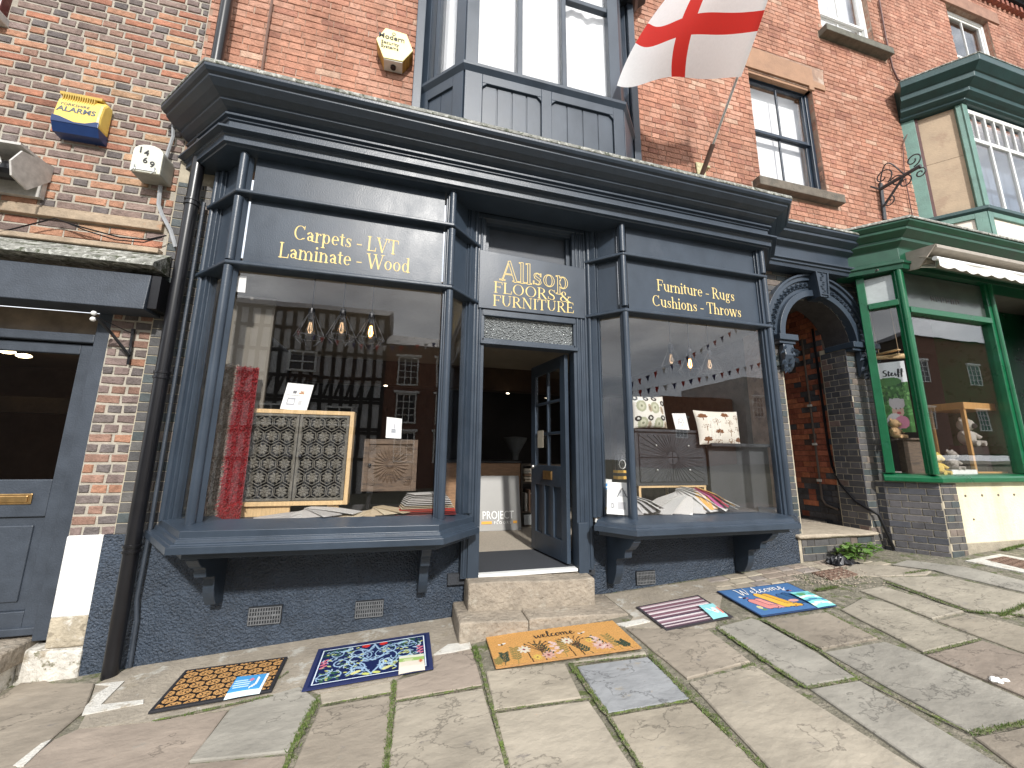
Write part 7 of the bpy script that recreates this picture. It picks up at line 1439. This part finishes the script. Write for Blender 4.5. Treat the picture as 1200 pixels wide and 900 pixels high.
for i in range(30): kk.rect(i*.433+.05, i*.433+.30, .42, .52, (.42, .36, .27)); kk.rect(i*.433+.1, i*.433+.22, .32, .36, (.5, .44, .35))
def VP(u, v): x = 6.06+u*5.9; s = .030*abs(math.sin(u*5.9*math.pi/.235)); return Vector((x, 2.90-.01*math.sin(u*40), 3.945-(1-v)*(.10+s)))
kk.mesh(VP, 'valance', CLOTH, ga); b = MB(); b.poly([(6.05, 2.925, 3.96), (12, 2.925, 3.96), (12, 3.07, 4.04), (6.05, 3.07, 4.04)], (.72, .70, .66)); b.build('canopy_cloth', CLOTH, ga, fix=False)
# things in the toy shop window
ps = thing('poster', 'poster with script heading over a child holding a pink toy in a garden', 'poster', (5.95, 3.62, 1.9))
kk = Canvas(60, 90, .62, (.05, .16, .035)); q = random.Random(3)
for i in range(160): kk.ell(q.uniform(0, .62), q.uniform(.36, .72), .03, .02, q.choice([(.04, .13, .03), (.09, .24, .06), (.14, .32, .10), (.03, .09, .03)]), q.uniform(0, 3))
for i in range(60): kk.ell(q.uniform(0, .62), q.uniform(.1, .38), .05, .015, q.choice([(.07, .22, .05), (.10, .30, .08)]), .2)
kk.rect(0, .62, .70, 1, (.86, .87, .90)); kk.ell(.30, .72, .22, .06, (.07, .2, .05)); kk.ell(.38, .30, .10, .10, (.62, .40, .32)); kk.ell(.38, .40, .13, .08, (.55, .50, .52)); kk.ell(.28, .44, .03, .04, (.55, .5, .52)); kk.ell(.48, .43, .03, .04, (.55, .5, .52))
kk.ell(.30, .15, .14, .12, (.70, .66, .68)); kk.ell(.42, .14, .12, .09, (.66, .25, .36)); kk.ell(.39, .27, .035, .02, (.5, .08, .10)); kk.ell(.35, .33, .012, .012, (.1, .06, .05)); kk.ell(.42, .33, .012, .012, (.1, .06, .05))
a_, b2, c_, d_ = Vector((5.72, 3.545, 1.86)), Vector((6.03, 3.36, 1.86)), Vector((6.03, 3.36, 2.78)), Vector((5.72, 3.545, 2.78))
pd = (b2-a_).normalized()
A0 = G0+(G1-G0)*.20; A1 = G0+(G1-G0)*.98; off = Vector((.10, .16, 0))
A0 = A0+off; A1 = A1+off
kk.mesh(lambda u, v: A0.lerp(A1, u)+Vector((0, 0, 1.88+.90*v)), 'sheet', PRINT, ps); o = [o for o in C.objects if o.name.startswith('sheet')][-1]; so2 = o.modifiers.new('thick', 'SOLIDIFY'); so2.thickness = .004; so2.offset = -1
b = MB(); S_, W_ = script_word('Steiff'); ud = (A1-A0).normalized(); script(b, S_, A0+ud*.11+Vector((0, 0, 2.60)), ud, (0, 0, 1), .20/W_, .060, (.02, .02, .025), .006); b.build('lettering', PRINT, ps, fix=False)
td = thing('plank_stool', 'tall rough wooden block with a flat top in front of the poster', 'stool', (6.06, 3.55, 1.37))
b = MB(); b.prism([(5.96, 3.50, 1.37), (6.13, 3.42, 1.37), (6.22, 3.55, 1.37), (6.05, 3.62, 1.37)], (0, 0, .42)); b.build('block', BROWNWOOD, td); b = MB(); b.prism([(5.86, 3.52, 1.79), (6.16, 3.36, 1.79), (6.26, 3.54, 1.79), (5.96, 3.68, 1.79)], (0, 0, .02)); b.build('top', BROWNWOOD, td)
def softtoy(c, s, m, label, cat='soft toy', m2=None):
    t_ = thing('soft_toy', label, cat, tuple(c)); c = Vector(c); bd_ = bmesh.new(); b = MB()
    b.ball(c+Vector((0, 0, .32*s)), .30*s, 10, 7, None, (1, .85, 1.1)); b.build('body', m, t_, smooth=True)
    b = MB(); b.ball(c+Vector((0, -.03*s, .82*s)), .26*s, 10, 7); h_ = b.build('head', m, t_, smooth=True)
    for sx in (-1, 1): b = MB(); b.ball(c+Vector((sx*.2*s, 0, 1.04*s)), .09*s, 8, 5, None, (1, .5, 1)); b.build('ear', m, h_, smooth=True)
    b = MB(); b.ball(c+Vector((0, -.26*s, .77*s)), .11*s, 8, 5); b.build('muzzle', m2 or m, h_, smooth=True)
    for sx in (-1, 1):
        b = MB(); b.tube([c+Vector((sx*.24*s, -.05*s, .5*s)), c+Vector((sx*.38*s, -.22*s, .30*s))], [.09*s, .08*s], 8); b.build('arm', m, t_, smooth=True); b = MB(); b.tube([c+Vector((sx*.16*s, -.1*s, .12*s)), c+Vector((sx*.22*s, -.42*s, .08*s))], [.11*s, .10*s], 8); b.build('leg', m, t_, smooth=True)
TAN = mat('tan_plush', (.42, .27, .14), 1, .2, 60, .6, 150); WPL = mat('white_plush', (.62, .58, .52), 1, .15, 60, .6, 150); YPL = mat('yellow_plush', (.62, .46, .12), 1, .15, 60, .6, 150); GPL = mat('grey_plush', (.30, .27, .24), 1, .2, 60, .6, 150); DPL = mat('dark_plush', (.05, .04, .04), 1, .2, 60, .6, 150)
softtoy((5.90, 3.53, 1.81), .22, TAN, 'tan teddy bear sitting on the wooden block beside the poster')
swg = thing('toy_plane', 'wooden toy biplane hanging on strings above the poster', 'toy', (6.05, 3.6, 2.9))
b = MB(); b.tube([(5.84, 3.66, 2.86), (6.22, 3.48, 2.88)], [.02, .035], 8); b.build('fuselage', OAK, swg, smooth=True)
for z in (2.87, 2.93): b = MB(); b.obox((5.98, 3.42, z), (.08, .0, 0), (.06, .32, .0), (0, 0, .012)); b.build('wing', OAK, swg)
b = MB(); b.tube([(5.92, 3.62, 2.88), (5.86, 3.62, 3.9)], .003, 5); b.tube([(6.06, 3.66, 2.94), (5.98, 3.66, 3.9)], .003, 5); b.tube([(6.16, 3.5, 2.9), (6.13, 3.5, 3.9)], .003, 5); b.build('string', mat('natural_cord', (.45, .32, .2), .8, .1, 30), swg)
vc = thing('display_case', 'oak framed glass display case holding a soft toy in the green shop window', 'display case', (6.95, 3.75, 1.37))
x0, x1, y0, y1, z0, z1 = 7.04, 7.86, 3.42, 3.80, 1.372, 2.30
b = MB()
for x in (x0, x1-.04):
    for y in (y0, y1-.04): b.box(x, x+.04, y, y+.04, z0, z1-.09)
b.box(x0-.015, x1+.015, y0-.015, y1+.015, z1-.09, z1); b.box(x0, x1, y0, y1, z0-.0, z0+.03); b.build('frame', mat('honey_oak', (.50, .28, .10), .45, .2, 9, .2, 60, stretch=(9, 9, 1)), vc, bevel=.003)
for a in ((x0+.04, x1-.04, y0+.015, y0+.02, z0+.03, z1-.09), (x0+.015, x0+.02, y0+.04, y1-.04, z0+.03, z1-.09)): b = MB(); b.box(*a); b.build('pane', GLASS, vc)
softtoy((7.36, 3.60, 1.74), .34, WPL, 'white rocking soft toy inside the oak display case', m2=DPL)
b = MB(); b.box(7.2, 7.55, 3.5, 3.72, 1.402, 1.74); tag(b.build('pedestal', DPL, None), 'black pedestal inside the oak display case', 'pedestal')
softtoy((6.30, 3.40, 1.372), .24, YPL, 'small yellow soft toy at the foot of the green window')
softtoy((6.62, 3.42, 1.43), .22, GPL, 'small grey soft toy on a white box beside the display case')
b = MB(); b.box(6.44, 6.90, 3.34, 3.50, 1.372, 1.43); tag(b.build('toy_box', WHITE, None), 'low white box under the small grey soft toy', 'box')
tp = thing('pot_plant', 'small dark green plant behind the soft toys in the green window', 'plant', (6.36, 3.62, 1.372)); q = random.Random(6); lf_ = MB()
b = MB(); b.lathe((6.36, 3.62, 1.372), [(.04, 0), (.055, .09), (.05, .09)], 10); b.build('pot', mat('terracotta', (.35, .14, .07), .8, .1, 10), tp)
for i in range(90):
    c = Vector((6.36+q.gauss(0, .07), 3.62+q.gauss(0, .05), 1.50+abs(q.gauss(.08, .09)))); d = Vector((q.gauss(0, 1), q.gauss(0, 1), q.gauss(.3, .6))).normalized()*.035; s = d.cross(Vector((0, 0, 1)))*.35; lf_.poly([c-d, c+s, c+d, c-s], q.choice([(.05, .10, .03), (.08, .14, .05), (.12, .15, .08)]))
lf_.build('foliage', LEAF, tp, fix=False)
b = MB(); b.box(7.1, 7.24, 4.4, 4.42, 2.55, 2.8); tag(b.build('price_card', PLASTIC, None), 'pale card hanging in the back of the toy shop', 'card')

# ================================================================== ACROSS THE STREET (seen in the window reflections)
def far_building(name, label, x0, x1, y, z1, m, wins, wm, roof=None, gable=False):
    t_ = thing(name, label, 'building', ((x0+x1)/2, y-2, gz((x0+x1)/2, y))); b = MB(); zb_ = gz((x0+x1)/2, -8)-1.
    if gable: b.prism([(x0, y, zb_), (x1, y, zb_), (x1, y, z1), ((x0+x1)/2, y, z1+(x1-x0)*.35), (x0, y, z1)], (0, -7, 0))
    else: b.box(x0, x1, y-7, y, zb_, z1)
    b.build('wall', m, t_)
    if roof: b = MB(); b.prism([(x0-.2, y+.25, z1), (x0-.2, y-3.5, z1+1.6), (x0-.2, y-7.2, z1)], (x1-x0+.4, 0, 0)); b.build('roof', roof, t_)
    for (cx, cz, ww, hh) in wins:
        f_ = MB(); 
        for a, b_, c_, d in ((cx-ww/2-.08, cx-ww/2, cz-.08, cz+hh+.08), (cx+ww/2, cx+ww/2+.08, cz-.08, cz+hh+.08), (cx-ww/2, cx+ww/2, cz+hh, cz+hh+.08), (cx-ww/2, cx+ww/2, cz-.08, cz)): f_.box(a, b_, y, y+.05, c_, d)
        for k_ in (1, 2): f_.box(cx-ww/2+ww*k_/3-.025, cx-ww/2+ww*k_/3+.025, y+.005, y+.035, cz, cz+hh)
        for k_ in (1, 2, 3): f_.box(cx-ww/2, cx+ww/2, y+.006, y+.03, cz+hh*k_/4-.02, cz+hh*k_/4+.02)
        f_.box(cx-ww/2-.2, cx+ww/2+.2, y, y+.12, cz+hh+.09, cz+hh+.22)
        w_ = f_.build('window', wm, t_); p_ = MB(); p_.box(cx-ww/2, cx+ww/2, y-.02, y+.004, cz, cz+hh); p_.build('pane', mat('dark_far_pane', (.03, .035, .04), .15, .1, 2), w_)
    return t_
REDF = mat('far_red_brick', (.17, .078, .052), .9, .25, 6, .4, 30); REDF2 = mat('far_orange_brick', (.28, .125, .075), .9, .2, 6, .4, 30); SLATE = mat('slate_roof', (.10, .10, .115), .7, .2, 8); TIMB = mat('black_timber', (.012, .012, .012), .7, .2, 20); PLAS = mat('white_infill_plaster', (.58, .58, .58), .9, .06, 5); STUC = mat('grey_stucco', (.45, .44, .42), .9, .06, 4)
YF = -15.5
mat('dark_far_pane', (.03, .035, .04), .15, .1, 2)
tb = far_building('timber_building', 'black and white half timbered building across the street, seen reflected in the left window', -12, -1.6, YF, 9.2, PLAS, [], WHITE, SLATE)
b = MB(); TX = (-12, -1.6)
for z in (1.2, 2.55, 2.75, 4.2, 4.4, 5.5, 6.8, 8.05, 9.05): b.box(TX[0], TX[1], YF, YF+.06, z, z+.16)
x = TX[0]
while x < TX[1]: b.box(x, x+.19, YF, YF+.05, -.8, 9.2); x += .52
for i in range(18): x = TX[0]+.2+i*.56; b.prism([(x, YF+.001, 4.56), (x+.13, YF+.001, 4.56), (x+.40, YF+.001, 5.5), (x+.27, YF+.001, 5.5)], (0, .045, 0))
b.build('timber_frame', TIMB, tb, kind='stuff')
for cx, cz in ((-10, 2.95), (-6.8, 2.95), (-3.6, 2.95), (-9.5, 5.8), (-5.6, 5.8)):
    f_ = MB()
    for a, b_, c_, d in ((cx-.7, cx-.6, cz, cz+1.1), (cx+.6, cx+.7, cz, cz+1.1), (cx-.6, cx+.6, cz+1.0, cz+1.1), (cx-.6, cx+.6, cz, cz+.1), (cx-.04, cx+.04, cz+.1, cz+1.0), (cx-.6, cx-.04, cz+.5, cz+.56), (cx+.04, cx+.6, cz+.5, cz+.56)): f_.box(a, b_, YF+.05, YF+.14, c_, d)
    w_ = f_.build('window', WHITE, tb); p_ = MB(); p_.box(cx-.6, cx+.6, YF+.05, YF+.085, cz+.1, cz+1.); p_.build('pane', MATS['dark_far_pane'], w_)
far_building('added_dark_house', 'added unseen dark brick house across the street, darkening the left door reflection', -27, -12.1, YF, 9.6, mat('dark_house_brick', (.06, .042, .034), .9, .3, 6), [(x, 6.4, 1, 1.5) for x in (-14, -18)], PAINTD, SLATE)  # added house keeps bright sky out of the left door glass
far_building('brick_townhouse', 'red brick Georgian townhouse across the street, reflected at the edge of the left window', -1.55, 8.2, YF, 7.6, REDF, [(x, z, .95, 1.5) for x in (-.2, 1.9, 4.0, 6.3) for z in (1.2, 3.3, 5.4)], WHITE, SLATE)
far_building('brick_terrace', 'lower orange brick terrace across the street, reflected in the right window', 18, 24.2, YF-2.5, 6.0, REDF2, [(x, 3.0, .9, 1.3) for x in (19.5, 22.4)], WHITE, None)
far_building('stucco_house', 'pale grey stucco gabled house across the street, reflected in the right window', 24.4, 29.5, YF-1.5, 7.6, STUC, [(25.6, 4.6, .9, 1.4), (28.2, 4.6, .9, 1.4)], WHITE, None, False)
far_building('brick_shop_house', 'tall dark red brick house far along the street, reflected in the green shop window', 41, 75, YF-1.5, 12.5, REDF, [(x, z, 1.3, 1.8) for x in (44, 51, 59, 66) for z in (4.2, 8.4)], WHITE, SLATE)
# bunting across the street
BC = [(.5, .03, .03), (.7, .7, .7), (.02, .04, .2), (.5, .03, .03), (.02, .03, .12)]
def bunting(a, b_, sag, n, label):
    a, b_ = Vector(a), Vector(b_); t_ = thing('bunting', label, 'bunting', tuple(a), 'bunting strung over the street')
    P_ = [a.lerp(b_, i/24)-Vector((0, 0, sag*4*(i/24)*(1-i/24))) for i in range(25)]; c_ = MB(); c_.tube(P_, .006, 4); c_.build('cord', WHITE, t_)
    for i in range(n):
        u = (i+.5)/n; p = a.lerp(b_, u)-Vector((0, 0, sag*4*u*(1-u))); d = (b_-a).normalized(); m_ = MB(BC[i % 5]); m_.prism([p-d*.11, p+d*.11, p+Vector((0, .02*math.sin(i), -.30))], (0, .002, 0)); m_.build('pennant', CLOTH, t_)
bunting((8.2, -8, 4.3), (16.5, -8, 8.6), .25, 20, 'higher string of red, white and navy bunting reflected in the right window')
bunting((8.2, -8.2, 4.1), (18, -8.2, 6.6), .12, 22, 'lower string of red, white and navy bunting reflected in the right window')
bunting((-6, -15, 7.9), (2.8, -12.5, 7.6), .7, 22, 'string of bunting reflected faintly in the left window')
bpy.context.view_layer.update()
